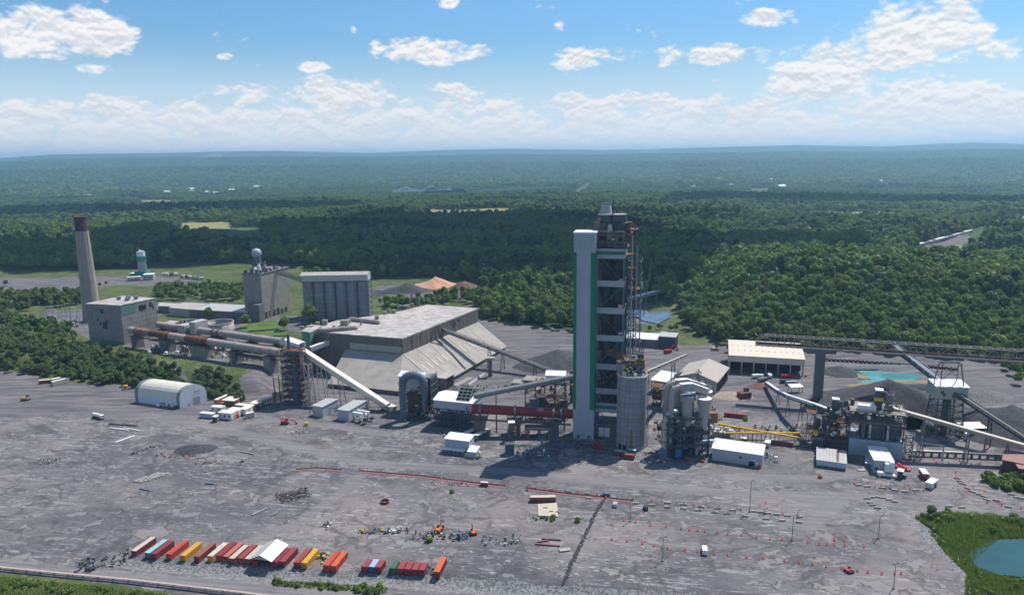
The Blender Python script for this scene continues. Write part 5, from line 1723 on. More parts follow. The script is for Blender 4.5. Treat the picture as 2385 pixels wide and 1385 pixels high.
# white silo house behind it
w0 = G(938, 951, 2)
r = root('white_transfer_house', 'white boxed transfer house on dark legs seen through the duct arch', 'building', (u0[0] - 2.0, u0[1] + 9, 0), hd)
z_a, z_b = zS - 7.5, zS + .2
MB().box(-4, 4, z_a, 12.5, 14, z_b).build('wall', SHEET_T, r)
MB().extrude_x([(3.4, z_b + .01), (3.4, z_b + .3), (9, z_b + 2.6), (14.6, z_b + .3), (14.6, z_b + .01)], -4.6, 13).build('roof', SHEET_W, r)
steelwork(r, [-3.5, 4, 12], [4.5, 13.5], 0, [6, z_a - .05], STEEL_D, None, .5, True, False)
MB().box(-3.8, 4.2, 0, 12, 13, z_a - 4).build('lower_wall', worn('dark_olive', (0, 0, 0)), r)
r = root('dark_annex', 'low dark shed open at its right side beside the filter house', 'building', (*G(1018, 905), 0), hd - .12)
MB().box(0, 0, -1, 7, 12, 8).build('wall', CONC_D, r)
MB().box(-.4, -.4, 8.01, 7.5, 12.5, 8.5).build('roof', CONC_L, r)
MB().box(7.01, 1, 0, 7.1, 11, 7.2).build('opening', BLACK, r)
# ------------------------------------------------------------ sheds, offices and yards
def shed(name, label, A, B, topA, back, style, wall, roof, ridge=1.4, z0=0.0, cat='building', over=.35, ribs=False, group=None, depth=None, ht=None, wall_name='wall'):
 a, b = G(*A, z0), G(*B, z0)
 o_, hd, L = seg_frame(a, b)
 h = ht if ht else HT(*A, *topA, z0) - z0
 if depth is None:
  g = G(*back, z0 + h)
  nx, ny = -math.sin(hd), math.cos(hd)
  depth = (g[0] - a[0]) * nx + (g[1] - a[1]) * ny
 D = depth
 r = root(name, label, cat, (a[0], a[1], z0), hd, group)
 mb, rf = MB(), MB()
 if style == 'flat':
  mb.box(0, 0, -.6, L, D, h)
  rf.box(-over, -over, h + .002, L + over, D + over, h + .3)
 elif style == 'gable_x':
  mb.extrude_x([(0, -.6), (D, -.6), (D, h), (D / 2, h + ridge - .02), (0, h)], 0, L)
  rf.extrude_x([(-over, h - over * ridge / D * 2 + .01), (D / 2, h + ridge + .01), (D / 2, h + ridge + .26), (-over, h + .26 - over * ridge / D * 2)], -over, L + over)
  rf.extrude_x([(D / 2 + .001, h + ridge + .01), (D + over, h - over * ridge / D * 2 + .01), (D + over, h + .26 - over * ridge / D * 2), (D / 2 + .001, h + ridge + .26)], -over, L + over)
 elif style == 'mono':
  mb.extrude_x([(0, -.6), (D, -.6), (D, h + ridge - .02), (0, h - .02)], 0, L)
  rf.extrude_x([(-over, h), (D + over, h + ridge), (D + over, h + ridge + .25), (-over, h + .25)], -over, L + over)
 elif style == 'gable_y':
  for tgt, pr, e0, e1 in ((mb, [(0, -.6), (0, h), (L / 2, h + ridge - .02), (L, h), (L, -.6)], 0, D),
        (rf, [(-over, h), (-over, h + .26), (L / 2, h + ridge + .26), (L / 2, h + ridge)], -over, D + over),
        (rf, [(L / 2 + .001, h + ridge), (L / 2 + .001, h + ridge + .26), (L + over, h + .26), (L + over, h)], -over, D + over)):
   k = len(tgt.v)
   tgt.extrude_x(pr, e0, e1)
   tgt.v = tgt.v[:k] + [(v[1], v[0], v[2]) for v in tgt.v[k:]]
 rb = MB()
 if ribs:
  n = int(L / 1.2)
  for k in range(n + 1):
   x = -over + (L + 2 * over) * k / n
   if style == 'gable_x':
    rb.bar((x, -over, h + .29), (x, D / 2, h + ridge + .29), .16, .12)
    rb.bar((x, D / 2, h + ridge + .29), (x, D + over, h + .29), .16, .12)
   else:
    rr = ridge if style == 'mono' else 0
    rb.bar((x, -over, h + .29), (x, D + over, h + rr + .29), .16, .12)
 mb.build(wall_name, wall, r)
 ro = rf.build('roof', roof, r)
 if ribs: rb.build('roof_rib', roof, ro)
 return r, L, D, h
def face(r, nm, m, x0, x1, z0, z1, y=0.0, t=.12):
 return MB().box(x0, y - t, z0, x1, y - .003, z1).build(nm, m, r)
def side(r, nm, m, L, y0, y1, z0, z1, t=.12):
 return MB().box(L + .003, y0, z0, L + t, y1, z1).build(nm, m, r)
# ribbed white office by the raw mill
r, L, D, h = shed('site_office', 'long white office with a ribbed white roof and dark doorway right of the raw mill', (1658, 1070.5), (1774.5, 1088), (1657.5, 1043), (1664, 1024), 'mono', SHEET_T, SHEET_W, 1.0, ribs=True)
face(r, 'door', GLASS, L * .74, L * .85, 0, 3.0)
face(r, 'canopy', SHEET_W, L * .73, L * .88, 3.2, 3.4, t=1.2)
face(r, 'side_door', SHEET_W, L * .875, L * .93, 0, 2.6)
face(r, 'window', GLASS, L * .545, L * .60, 3.4, 4.4)
for k in range(1, 12): face(r, 'cladding_rib', SHEET_T, L * k / 12, L * k / 12 + .08, 0, h - .1, t=.06)
g = G(1795, 1070)
r2 = root('transformer_pen', 'fenced pen of small grey transformers beside the white ribbed office', 'transformer', (g[0], g[1], 0), -.15)
clutter(r2, -3, 3, -3.5, 3.5, .2, 1.4, 16, [WHITE, STEEL, GALV], 70, .8, 1.8, 'cabinet')
fm = MB()
for k in range(7):
 fm.bar((-4 + k * 1.3, -4, 0), (-4 + k * 1.3, -4, 2.2), .1).bar((-4 + k * 1.3, 4, 0), (-4 + k * 1.3, 4, 2.2), .1)
fm.bar((-4, -4, 2.2), (4, -4, 2.2), .1).bar((-4, 4, 2.2), (4, 4, 2.2), .1).bar((4, -4, 2.2), (4, 4, 2.2), .1)
fm.build('fence', STEEL, r2)
# grey-roofed shed
r, L, D, h = shed('grey_shed', 'low pale blue shed with a patched grey sheet roof in front of the crusher building', (1901.5, 1085.5), (1970, 1095), (1903, 1070.5), (1908, 1046), 'mono', worn('pale_blue_wall', (0.42, 0.53, 0.58), (.33, .42, .47), .3), SHEET_G, .9)
for k in range(1, 9): MB().bar((L * k / 9, -.2, h + .3), (L * k / 9, D + .2, h + 1.2), .3, .08).build('roof_seam', CONC_L, r)
MB().bar((L * .70, .5, h + .33), (L * .73, D - .5, h + 1.2), 1.1, .08).build('rust_patch', RUSTY, r)
MB().box(L * .62, -.12, 0, L * .70, -.003, 2.6).build('door', SHEET_G, r)
for k in range(5): MB().cbox(L * (.1 + .2 * k), -.7, 0, 2.2, 1.0, .8).build('window_unit', STEEL_D, r)
# tall white control building
r, L, D, h = shed('control_building', 'tall narrow white building with a ribbed roof and air handling ducts on its front', (2034, 1100), (2079, 1104), (2035, 1071), (2036, 1042), 'mono', SHEET_T, SHEET_W, .6, ribs=True)
MB().box(-.16, 0, h - .6, -.02, D, h).build('green_edge', GREEN, r)
MB().box(L + .38, -.3, h + .05, L + .5, D, h + .7).build('red_edge', RED, r)
face(r, 'window', GLASS, .5, 2.0, 1.8, 3.0)
for k, x_ in enumerate((L * .52, L * .76)):
 MB().box(x_, -3.0, 2.2, x_ + 2.0, -.6, 6.4 + k).build('air_duct', SHEET_W, r)
MB().box(L * .1, -5.0, .8, L * 1.03, -2.2, 1.3).box(L * .1, -5, 1.31, L * .5, -3, 2.5).box(L * .2, -4.4, 0, L * .3, -3, .79).box(L * .8, -4.4, 0, L * .9, -3, .79).build('air_handler', SHEET_W, r)
gp = [(2022, 1064.5), (2022, 1070), (2022.5, 1075), (2022.5, 1080.5)]
for k, (px, py) in enumerate(gp):
 g = G(px, py + 6)
 r2 = root('cooling_unit', 'white topped cooling unit standing in a row left of the tall white building', 'cooling unit', (g[0], g[1], 0), hd, 'row of white cooling units')
 MB().cbox(0, 0, 0, 3.0, 1.5, 2.0).build('cabinet', STEEL_B, r2)
 MB().cbox(0, 0, 2.01, 3.2, 1.7, .3).build('lid', SHEET_W, r2)
g = G(2006, 1095)
r2 = root('mast_skid', 'thin grey mast standing on a small white skid near the cooling units', 'mast', (g[0], g[1], 0))
MB().cbox(0, 0, 0, 3.6, 2.0, .5).build('skid', SHEET_G, r2)
MB().tube([(0, 1, 0), (0, 1, 7)], .12, 6).build('pole', STEEL, r2)
r, L, D, h = shed('meter_box', 'small dark box hut with a white flat roof beside the tall white building', (2089, 1114), (2101.5, 1116.5), (2089, 1096), (2089, 1093), 'flat', STEEL_D, SHEET_W, depth=3.2)
g = G(2106, 1113)
r2 = root('bin', 'small dark green bin right of the box hut', 'bin', (g[0], g[1], 0))
MB().cbox(0, 0, 0, 1.3, 1.3, 1.7).build('body', STEEL_D, r2)
MB().cbox(0, 0, 1.71, 1.5, 1.5, .15).build('lid', TEAL, r2)
# open-fronted store with the beige roof
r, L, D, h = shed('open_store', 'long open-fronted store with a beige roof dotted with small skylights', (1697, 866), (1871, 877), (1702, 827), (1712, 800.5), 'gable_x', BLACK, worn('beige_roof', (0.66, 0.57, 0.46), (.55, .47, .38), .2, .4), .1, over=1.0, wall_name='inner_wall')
h_ = h
o2 = MB()
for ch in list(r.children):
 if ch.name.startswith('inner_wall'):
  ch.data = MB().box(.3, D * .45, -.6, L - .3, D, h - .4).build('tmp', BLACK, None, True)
 elif ch.name.startswith('roof'):
  ch.data = MB().extrude_x([(-1, h), (D * .86, h + 4.2), (D * .86, h + 4.5), (-1, h + .3)], -.5, L + .5).extrude_x([(D * .86 + .01, h + 4.2), (D + 4, h + 2), (D + 4, h + 2.3), (D * .86 + .01, h + 4.5)], -.5, L + .5).build('tmp', MATS['beige_roof'], None, True)
MB().box(-.2, -.3, h - 4.6, L + .2, -.05, h).build('front_cladding', SHEET_B, r)
MB().extrude_x([(0, h - 7.5), (D, h - 7.5), (D, h + 2.8), (D * .86, h + 4.1), (0, h - .1)], L - .2, L + .01).build('end_cladding', SHEET_W, r)
MB().box(-.2, 0, 0, .1, D, h).build('end_cladding', SHEET_G, r)
for k in range(7):
 MB().cbox(.6 + (L - 1.2) * k / 6, .4, 0, .9, .9, h - 4.6).build('column', CONC_L, r)
 MB().bar((.6 + (L - 1.2) * k / 6, -.35, h - 4.6), (.6 + (L - 1.2) * k / 6, -.35, h), .18, .15).build('trim_strip', SHEET_G, r)
SK = worn('roof_light', (0.34, 0.33, 0.31), (.3, .29, .27), .5)
for k in range(12):
 for v in (.30, .62):
  x_ = L * (.05 + .082 * k)
  y_ = D * .86 * v
  z_ = h + .3 + 4.2 * (y_ + 1) / (D * .86 + 1)
  MB().bar((x_, y_, z_ + .05), (x_, y_ + 1.5, z_ + .05 + .25), 1.0, .12).build('roof_light', SK, r)
face(r, 'red_drum', RED, L + 1, L + 2.4, 0, 1.4, 1.2, 1.2)
# beige gabled shed
r, L, D, h = shed('gabled_shed', 'large gabled shed with a tan roof and grey front between raw mill and open store', (1573, 904), (1668, 917), (1573, 878), (1573, 862), 'gable_y', SHEET_G, worn('tan_roof', (0.40, 0.355, 0.30), (.33, .29, .25), .2), 5.0, depth=38, over=.8)
for k in range(6): MB().box(L + .01, 2 + k * 6, 0, L + .7, 2.8 + k * 6, h - .3).build('side_column', STEEL_D, r)
MB().box(L + .02, 1, 0, L + .05, D - 1, h * .8).build('side_opening', BLACK, r)
# two white lean-to roofs
r, L, D, h = shed('white_canopy', 'white canopy roof on posts nearest the big round silo', (1516, 914), (1552, 920), (1514, 884), (1527, 866), 'mono', STEEL_D, SHEET_W, 1.2, depth=20, over=.5, wall_name='post_bay')
for ch in list(r.children):
 if ch.name.startswith('post_bay'):
  mb = MB()
  for x_ in (.3, L * .5, L - .3):
   for y_ in (.3, D * .5, D - .3): mb.cbox(x_, y_, 0, .5, .5, h)
  ch.data = mb.build('tmp', STEEL, None, True)
clutter(r, 1, L, 1, D, .2, 5, 50, [RUST_L, STEEL_D, YELLOW, GALV], 71, .6, 2.4)
r, L, D, h = shed('white_gabled_house', 'small white gabled roof over the belt house between the silo and the raw mill', (1540, 950), (1573, 955), (1540, 906), (1553, 890), 'gable_y', SHEET_G, SHEET_W, 1.7, depth=17, over=1.2)
mb = MB()
mb.bar((1, -3, 2), (3, -.5, h - 2), 1.0, .3)
mb.build('belt_chute', SHEET_W, r)
face(r, 'window', GLASS, L * .42, L * .56, h - .6, h + .3)
steelwork(r, [-6, -.6], [2, 10], 0, [5, 9, 13], STEEL_D, RUSTY, .35, True, True, 'side_post', RUST_L)
clutter(r, -7, 0, 0, 12, 1, 12, 50, [RUST_L, STEEL_D, YELLOW, GALV], 72, .5, 1.8)
# far dark warehouses by the wood
r, L, D, h = shed('far_warehouse', 'low dark warehouse with a pale roof edge by the wood behind the tower', (1456, 806), (1534, 811), (1456, 787), (1456, 783), 'flat', CONC_D, SHEET_W, depth=22)
r, L, D, h = shed('dark_block', 'dark windowless block with a grey roof right of the low warehouse', (1533, 811), (1573, 814), (1534, 783), (1538, 776), 'flat', STEEL_D, SHEET_G, depth=16)
MB().box(L + .01, 2, 0, L + .06, 13, h - 1).build('opening', BLACK, r)
# office in the middle of the yard
r, L, D, h = shed('yard_office', 'white two storey office with a pale sloping roof in the middle of the yard', (1037, 1052), (1093, 1059), (1037, 1021), (1046, 1009), 'mono', SHEET_T, SHEET_W, .8)
for x_ in (.25, .48, .70): face(r, 'wall_lamp', SHEET_W, L * x_, L * x_ + .5, h * .55, h * .55 + .5)
for k in range(1, 10): face(r, 'cladding_rib', SHEET_T, L * k / 10, L * k / 10 + .07, 0, h - .1, t=.05)
MB().extrude_x([(-3.2, 0), (3, 0), (3, 4.4), (-3.2, 3.4)], L + .02, L + 5).build('side_annex', SHEET_T, r)
MB().extrude_x([(-3.6, 3.35), (3, 4.42), (3, 4.7), (-3.6, 3.6)], L + .02, L + 5.4).build('annex_roof', SHEET_W, r)
clutter(r, L + 5.5, L + 8, -3, 1, .2, 2, 8, [WHITE, GALV], 73, .8, 1.8, 'air_conditioner')
r, L, D, h = shed('container_office', 'low flat white-roofed cabin tight in front of the yard office', (1036, 1057), (1081, 1062), (1036, 1046), (1037, 1043), 'flat', STEEL_B, SHEET_W, depth=3.0)
for k in range(4): face(r, 'window', GLASS, L * (.08 + .22 * k), L * (.18 + .22 * k), 1.1, 2.0)
face(r, 'end_step', SHEET_G, L + .3, L + 2, 0, 1.6, 1.5, 1.8)
for nm_, lb, A, B in (('trailer_cabin', 'long cream-roofed cabin behind the yard office, nearer its back wall', (1090, 1021), (1117, 1008)), ('trailer_cabin', 'long cream-roofed cabin standing clear to the right behind the yard office', (1112, 1027), (1143, 1012))):
 a, b = G(*A), G(*B)
 o_, hd, L = seg_frame(a, b)
 r = root(nm_, lb, 'cabin', (a[0], a[1], 0), hd)
 MB().box(0, 0, .5, L, 3.0, 3.2).build('body', STEEL_B, r)
 MB().box(-.15, -.15, 3.21, L + .15, 3.15, 3.45).build('roof', worn('cream_roof', (.6, .56, .5), (.5, .46, .4), .3), r)
 for k in range(3): MB().box(L * (.15 + .3 * k), -.06, 1.4, L * (.15 + .3 * k) + 1.2, -.002, 2.4).build('window', GLASS, r)
 for k in range(3): MB().cbox(L * (.1 + .4 * k), 1.5, 0, .5, 2.4, .49).build('support', CONC_D, r)
# little lattice tower
g = G(1192, 1028)
r = root('sampling_tower', 'small orange and grey lattice tower with a white roof in front of the kiln piers', 'tower', (g[0] - 1.6, g[1], 0), .1)
hs_ = HT(1192, 1028, 1192, 984)
steelwork(r, [0, 3.4], [0, 3.4], 0, [4, hs_ * .55], STEEL, STEEL, .25, True, True, 'leg', RUST_L)
MB().box(.1, .1, hs_ * .55 + .16, 3.3, 3.3, hs_ - .3).build('bin', CONC_D, r)
MB().box(-.2, -.2, hs_ - .29, 3.6, 3.6, hs_).build('roof', SHEET_W, r)
MB().box(3.4, .5, 3, 4.4, 1.6, hs_ * .7).build('ladder_cage', RUST_L, r)
# green pipe bridge
r = root('pipe_bridge', 'green and white pipe bridge turning twice on thin posts left of the preheater tower', 'pipe bridge', (*G(1194, 1055), 0))
o_ = G(1194, 1055)
pp = [(1194, 1055, 4.5), (1259, 1061, 4.5), (1268, 1061, 4.5), (1270, 1050, 10.5), (1313, 1016, 10.5)]
def pr(x, y, z):
 g = G(x, y)
 return Vector((g[0] - o_[0], g[1] - o_[1], z))
PW = [pr(*p) for p in pp]
PW[2] = PW[1] + Vector((.5, 0, 0))
P3_ = PW[2] + Vector((0, 0, 6))
path = [PW[0], PW[1], P3_, PW[4]]
for k, m_ in enumerate((GREEN, worn('mint_pipe', (.33, .45, .4), (.2, .3, .26), .4), GREEN)):
 off = Vector((.4 * k, .7 * k, .15 * k))
 MB().tube([p + off for p in path], .2, 8).build('pipe', m_, r)
pk = MB()
for a, b, n_ in ((PW[0], PW[1], 5), (P3_, PW[4], 7)):
 for k in range(n_ + 1):
  p = a + (b - a) * (k / n_)
  pk.bar((p.x, p.y, -.3), (p.x, p.y, p.z), .22)
  pk.bar((p.x + .8, p.y + 1.6, -.3), (p.x + .8, p.y + 1.6, p.z), .22)
  pk.bar((p.x, p.y, p.z - .3), (p.x + .8, p.y + 1.6, p.z - .3), .2)
pk.build('rack_posts', STEEL_B, r)
clutter(r, 0, 20, -6, -.5, .2, 2.2, 70, [STEEL_B, WHITE, STEEL, TEAL], 74, .4, 1.4, 'valves')
g = G(1177, 1060)
r = root('pump_house', 'narrow dark blue louvred pump house at the foot of the pipe bridge', 'building', (g[0], g[1], 0), .05)
MB().box(0, 0, 0, 4.8, 4, 6).build('body', STEEL_B, r)
for k in range(6): MB().box(.4 + k * .75, -.1, .5, .65 + k * .75, -.003, 5.6).build('louvre', STEEL_D, r)
MB().box(-.2, -.2, 6.01, 5.0, 4.2, 6.25).build('roof', STEEL_D, r)
# white roofed switch house on a platform behind the kiln
g = G(1268, 940)
hw = HT(1268, 940, 1268, 893)
r = root('switch_house', 'white roofed switch house raised on rusty steelwork behind the air duct', 'building', (g[0], g[1], 0), -.12)
steelwork(r, [-6, 0, 7, 14], [0, 7], 0, [4.5, hw - .1], STEEL_D, RUSTY, .4, True, True, 'column', RUST_L)
MB().box(1, .3, hw + .1, 13.5, 7, hw + 5.4).build('wall', SHEET_W, r)
MB().extrude_x([(-.3, hw + 5.4), (7.5, hw + 6.6), (7.5, hw + 6.9), (-.3, hw + 5.7)], .5, 14).build('roof', SHEET_W, r)
mb = MB().lathe(0, 0, [(2, -1), (2, 1)], 16)
mb.v = [(v[2] + 15.5, v[1] + 3, v[0] + hw + 1) for v in mb.v]
mb.build('white_drum', SHEET_W, r)
clutter(r, -6, 20, 0, 8, 1, hw + 1.5, 90, [RUST_L, STEEL_D, YELLOW, GALV, BRICK_R], 75, .5, 2.2)
MB().cbox(17.5, 4, 0, 2, 2, hw + 8).build('chute', STEEL_D, r)
# rough dark blocks of the cooler dust bins behind the kiln
for k, (px, py, w_, hh) in enumerate(((1245, 985, 5, 14), (1262, 984, 5, 15), (1290, 987, 6, 12), (1312, 985, 5, 13))):
 g = G(px, py - 8)
 r = root('dust_bin', ('dark blue-grey dust bin behind the kiln, leftmost of four', 'dark dust bin behind the kiln, second from the left', 'brown stained dust bin behind the kiln, third from the left', 'dark dust bin behind the kiln, next to the tower')[k], 'bin', (g[0], g[1], 0), .1)
 MB().box(-w_ / 2, 0, 4, w_ / 2, 4, hh - 1).build('body', (STEEL_B, STEEL_D, RUSTY, STEEL_D)[k], r)
 MB().add([(-w_ / 2, 0, 4), (w_ / 2, 0, 4), (w_ / 2, 4, 4), (-w_ / 2, 4, 4), (-.5, 1.5, 1.5), (.5, 1.5, 1.5), (.5, 2.5, 1.5), (-.5, 2.5, 1.5)], [(4, 5, 6, 7), (0, 4, 7, 3), (1, 2, 6, 5), (0, 1, 5, 4), (3, 7, 6, 2)]).build('hopper', STEEL_D, r)
 steelwork(r, [-w_ / 2, w_ / 2], [-1.2, 4.5], 0, [4, hh], STEEL, None, .3, True, True, 'leg', RUST_L)
# container-sized huts beside the old conveyor foot
r, L, D, h = shed('switch_building', 'small blue-white switch building with a grey roof left of a larger twin', (729, 968), (752, 972), (729, 944), (757, 931), 'mono', SHEET_T, SHEET_G, .3, depth=15)
r, L, D, h = shed('switch_building', 'larger blue-white switch building with a grey roof and white ducting on its right', (787, 977), (813, 981), (787, 953), (840, 934), 'mono', SHEET_T, SHEET_G, .3, depth=21)
MB().box(L + 1.5, 2, 4.2, L + 8.5, 3.4, 5.6).box(L + 1.5, 2, 1, L + 2.9, 3.4, 4.19).box(L + 7.1, 2, 1, L + 8.5, 3.4, 4.19).box(L + 1, 7, 4, L + 10, 8.2, 5.3).build('air_duct', SHEET_W, r)
clutter(r, L + 1, L + 13, -.5, 7, .2, 2.4, 26, [WHITE, GALV, STEEL_D], 76, .9, 2.4, 'cooling_units')
# ------------------------------------------------------------ old kiln line on the terrace
OLD = worn('old_kiln_grey', (0.36, 0.33, 0.30), (0.22, 0.20, 0.185), .12, .7)
OLD_R = worn('old_kiln_rust', (0.34, 0.19, 0.15), (0.15, 0.065, 0.05), .16, .9, .8, rust=.6)
OLD_P = worn('old_kiln_pink', (0.44, 0.34, 0.30), (0.28, 0.19, 0.165), .14, .7, .8, rust=.5)
def old_kiln(label, A, B, zA, zB, rr, segs, rings, piers):
 a, b = G(*A, zA), G(*B, zB)
 p0, p1 = Vector((a[0], a[1], zA)), Vector((b[0], b[1], zB))
 r = root('old_kiln', label, 'kiln', (p0.x, p0.y, 0))
 k0 = Vector((0, 0, zA))
 kd = Vector((p1.x - p0.x, p1.y - p0.y, zB - zA))
 for f0, f1, m in segs:
  MB().tube([k0 + kd * f0, k0 + kd * (f1 - .0005)], rr, 28).build('kiln_shell', m, r)
 for f in rings:
  MB().tube([k0 + kd * (f - .007), k0 + kd * (f + .007)], rr + .5, 28).build('riding_ring', RUST_L if f < .6 else OLD, r)
 ku = kd.normalized()
 ks = Vector((-ku.y, ku.x, 0)).normalized()
 for f, w_, m in piers:
  p = k0 + kd * f
  q = [p - ku * w_ - ks * 4.5, p + ku * w_ - ks * 4.5, p + ku * w_ + ks * 4.5, p - ku * w_ + ks * 4.5]
  pier = MB().prism([(v.x, v.y) for v in q], -1, p.z - rr - 1.5).build('kiln_pier', m, r)
  q = [p - ku * (w_ + .6) - ks * 5, p + ku * (w_ + .6) - ks * 5, p + ku * (w_ + .6) + ks * 5, p - ku * (w_ + .6) + ks * 5]
  MB().prism([(v.x, v.y) for v in q], p.z - rr - 1.49, p.z - rr - .6).build('pier_cap', CONC_D, pier)
  for sg in (-1, 1):
   c_ = p + ks * (sg * 1.8) + Vector((0, 0, -rr - .1))
   MB().tube([c_ - ku * .8, c_ + ku * .8], .9, 10).build('support_roller', RUSTY, pier)
 wk = MB()
 pA, pB = k0 + kd * .02 - ks * 4 + Vector((0, 0, -rr - 1.2)), k0 + kd * .99 - ks * 4 + Vector((0, 0, -rr - 1.2))
 wk.bar(pA, pB, 1.3, .3)
 for k in range(44):
  p = pA + (pB - pA) * (k / 43)
  wk.bar(p, p + Vector((0, 0, 1.1)), .1)
 wk.bar(pA + Vector((0, 0, 1.1)), pB + Vector((0, 0, 1.1)), .1)
 wk.build('walkway', RUSTY, r)
 return r, k0, kd, ku, ks
r, k0, kd, ku, ks = old_kiln('nearer old rotary kiln, long and patched with red rust, on concrete piers', (304, 768), (657, 821), 21, 19.5, 2.9,
 [(0, .05, OLD), (.05, .15, OLD_R), (.15, .29, RUSTY), (.29, .40, OLD_P), (.40, .55, RUSTY), (.55, .63, OLD_P), (.63, .72, OLD), (.72, .88, OLD), (.88, 1, OLD_P)],
 (.05, .265, .475, .505, .72, .94), [(.045, 2, CONC_D), (.26, 4, CONC_D), (.50, 8.5, CONC), (.72, 3, CONC_D), (.93, 3, CONC)])
# burner pipes and coolers hanging below the discharge end
ck = MB()
for k in range(14):
 p = k0 + kd * (.74 + .017 * k) - Vector((0, 0, 4.8))
 ck.tube([p - ks * 3, p - ks * 1 - Vector((0, 0, 1.2))], .45, 6)
ck.build('cooler_tubes', STEEL_D, r)
p = k0 + kd * .86 - Vector((0, 0, 6.5))
MB().bar(p - ku * 18, p + ku * 18, 7, 1.6).build('cooler_deck', CONC_D, r)
r, k0, kd, ku, ks = old_kiln('farther old rotary kiln, plain grey, behind the rusty one', (368, 756), (657, 795), 19, 19, 2.8,
 [(0, .18, OLD_P), (.18, .42, OLD), (.42, .7, OLD), (.7, 1, OLD)], (.30, .48, .52, .77), [(.05, 3, CONC_D), (.30, 3, CONC_D), (.50, 6, CONC), (.77, 3, CONC_D), (.96, 3, CONC_D)])
for f, z_, w_, lb in ((.245, 12, 5.5, 0), (.34, 13, 4.5, 1)):
 p = k0 + kd * f
 MB().prism([((p + ku * a + ks * b).x, (p + ku * a + ks * b).y) for a, b in ((-w_, -4), (w_ * .6, -4), (w_ * .6, 5 + 4 * lb), (-w_, 5 + 4 * lb))], 8, k0.z + 3.5 + 4 * lb).build('feed_house', worn('greenish_wall', (.42, .43, .38), (.3, .31, .28), .3), r)
# debris, low walls and broken pipes under the kilns
r = root('kiln_rubble', 'strip of broken pipes and steel scrap lying under the old kilns', 'scrap', (*G(500, 830, ZP), ZP), -.15)
clutter(r, -62, 45, -6, 22, .1, 2.5, 240, [CONC_L, RUSTY, STEEL_D, WHITE, CONC_D], 81, .8, 3.2, 'scrap_steel')
# round tanks
def tank(name, label, c, rr, hh, m, rim, inner, z0):
 g = G(*c, z0)
 r = root(name, label, 'tank', (g[0], g[1], z0))
 tw = MB().lathe(0, 0, [(rr, -1), (rr, hh), (rr - .6, hh), (rr - .6, .5)], 48, caps=False).build('tank_wall', m, r)
 MB().lathe(0, 0, [(rr + .2, hh + .01), (rr + .2, hh + .5), (rr - .7, hh + .5), (rr - .7, hh + .01)], 48, caps=False).build('rim', rim, tw)
 MB().lathe(0, 0, [(rr - .61, .6), (.2, .7)], 48).build('tank_floor', inner, r)
 return r
tank('slurry_tank', 'big open round concrete tank with a rusty inner wall behind the old kilns', (512, 769), 12.5, 7.5, CONC_L, CONC_L, RUSTY, ZP)
r = tank('collapsed_tank', 'wide low open ring full of grey scrap beside the mill building', (432, 764), 15.0, 4.5, RUSTY, CONC, PILE_G, ZP)
clutter(r, -9, 9, -9, 9, .8, 3.5, 90, [CONC_L, RUSTY, STEEL_D], 82, .6, 2.5, 'scrap')
for lb, A, B, tp, dp in (('small white-green lean-to tight against the mill building wall', (380, 765), (398, 768), (380, 752), 9), ('pale green low building behind the first kiln joint', (318, 772), (360, 778), (318, 762), 10)):
 shed('lean_to', lb, A, B, tp, None, 'mono', TEAL if 'green low' in lb else MATS['greenish_wall'], CONC_L, .5, ZP, depth=dp)
# stair and steel tower carrying the head of the long beige conveyor
tb = G(662, 938)
tc_ = G(718, 942)
o_, hd, L_ = seg_frame(tb, tc_)
r = root('conveyor_head_tower', 'tall rusty steel stair tower under the head of the long beige conveyor', 'tower', (tb[0], tb[1], 0), hd)
hT = HT(665, 938, 660, 815)
steelwork(r, [0, 4.5, 9, 14], [0, 7], 0, [hT * k / 9 for k in range(1, 10)], STEEL, RUSTY, .45, True, True, 'column', RUST_L)
MB().box(5.5, 2, 0, 9.5, 6, hT).build('bucket_elevator', STEEL_B, r)
steelwork(r, [15.5, 19], [1, 6], 0, [hT * .25, hT * .5, hT * .75], GALV, None, .4, True, False, 'outer_column')
clutter(r, 0, 14, 0, 7, 1, hT, 90, [STEEL_D, RUSTY, STEEL], 83, .4, 1.8)
hB = HT(672, 938, 672, 783)
MB().cbox(4.0, 4, hT - 1, 1.4, 1.4, 11).build('vent_pipe', STEEL_D, r)
# the conveyor itself: head box, bent gallery, foot
foot = G(905, 958)
hx, hy = tb[0] + 6.5, tb[1] + 8
H0 = G(683, 802, hT + 1)
r = root('beige_conveyor', 'long beige enclosed conveyor sloping from the rusty steel tower down to the looping duct', 'conveyor', (H0[0], H0[1], 0))
p0 = Vector((0, 0, hT - 1.2))
p1 = Vector((foot[0] - H0[0], foot[1] - H0[1], 1.4))
d_ = p1 - p0
sd_ = Vector((-d_.y, d_.x, 0)).normalized() * 2.3
fw = Vector((d_.x, d_.y, 0)).normalized()
def gal(a, b, w_, h_, wm, rm, nm=''):
 up = Vector((0, 0, h_))
 s_ = sd_.normalized() * (w_ / 2)
 for sg in (-1, 1):
  MB().bar(a + s_ * sg + up / 2, b + s_ * sg + up / 2, .2, h_).build(nm + 'side_cladding', wm, r)
 mb = MB()
 mb.add([a - s_ * 1.1 + up, a + up * 1.12, a + s_ * 1.1 + up, b - s_ * 1.1 + up, b + up * 1.12, b + s_ * 1.1 + up], [(0, 1, 4, 3), (1, 2, 5, 4), (0, 2, 1), (3, 4, 5)])
 mb.build(nm + 'roof', rm, r)
 MB().bar(a, b, w_ + .2, .3).build(nm + 'floor', STEEL_D, r)
hb0 = p0 - fw * 4.5
hb1 = p0 + d_ * .10
gal(hb0 + Vector((0, 0, -1)), hb1 + Vector((0, 0, .2)), 6.5, 7.0, SHEET_W, SHEET_W, 'head_')
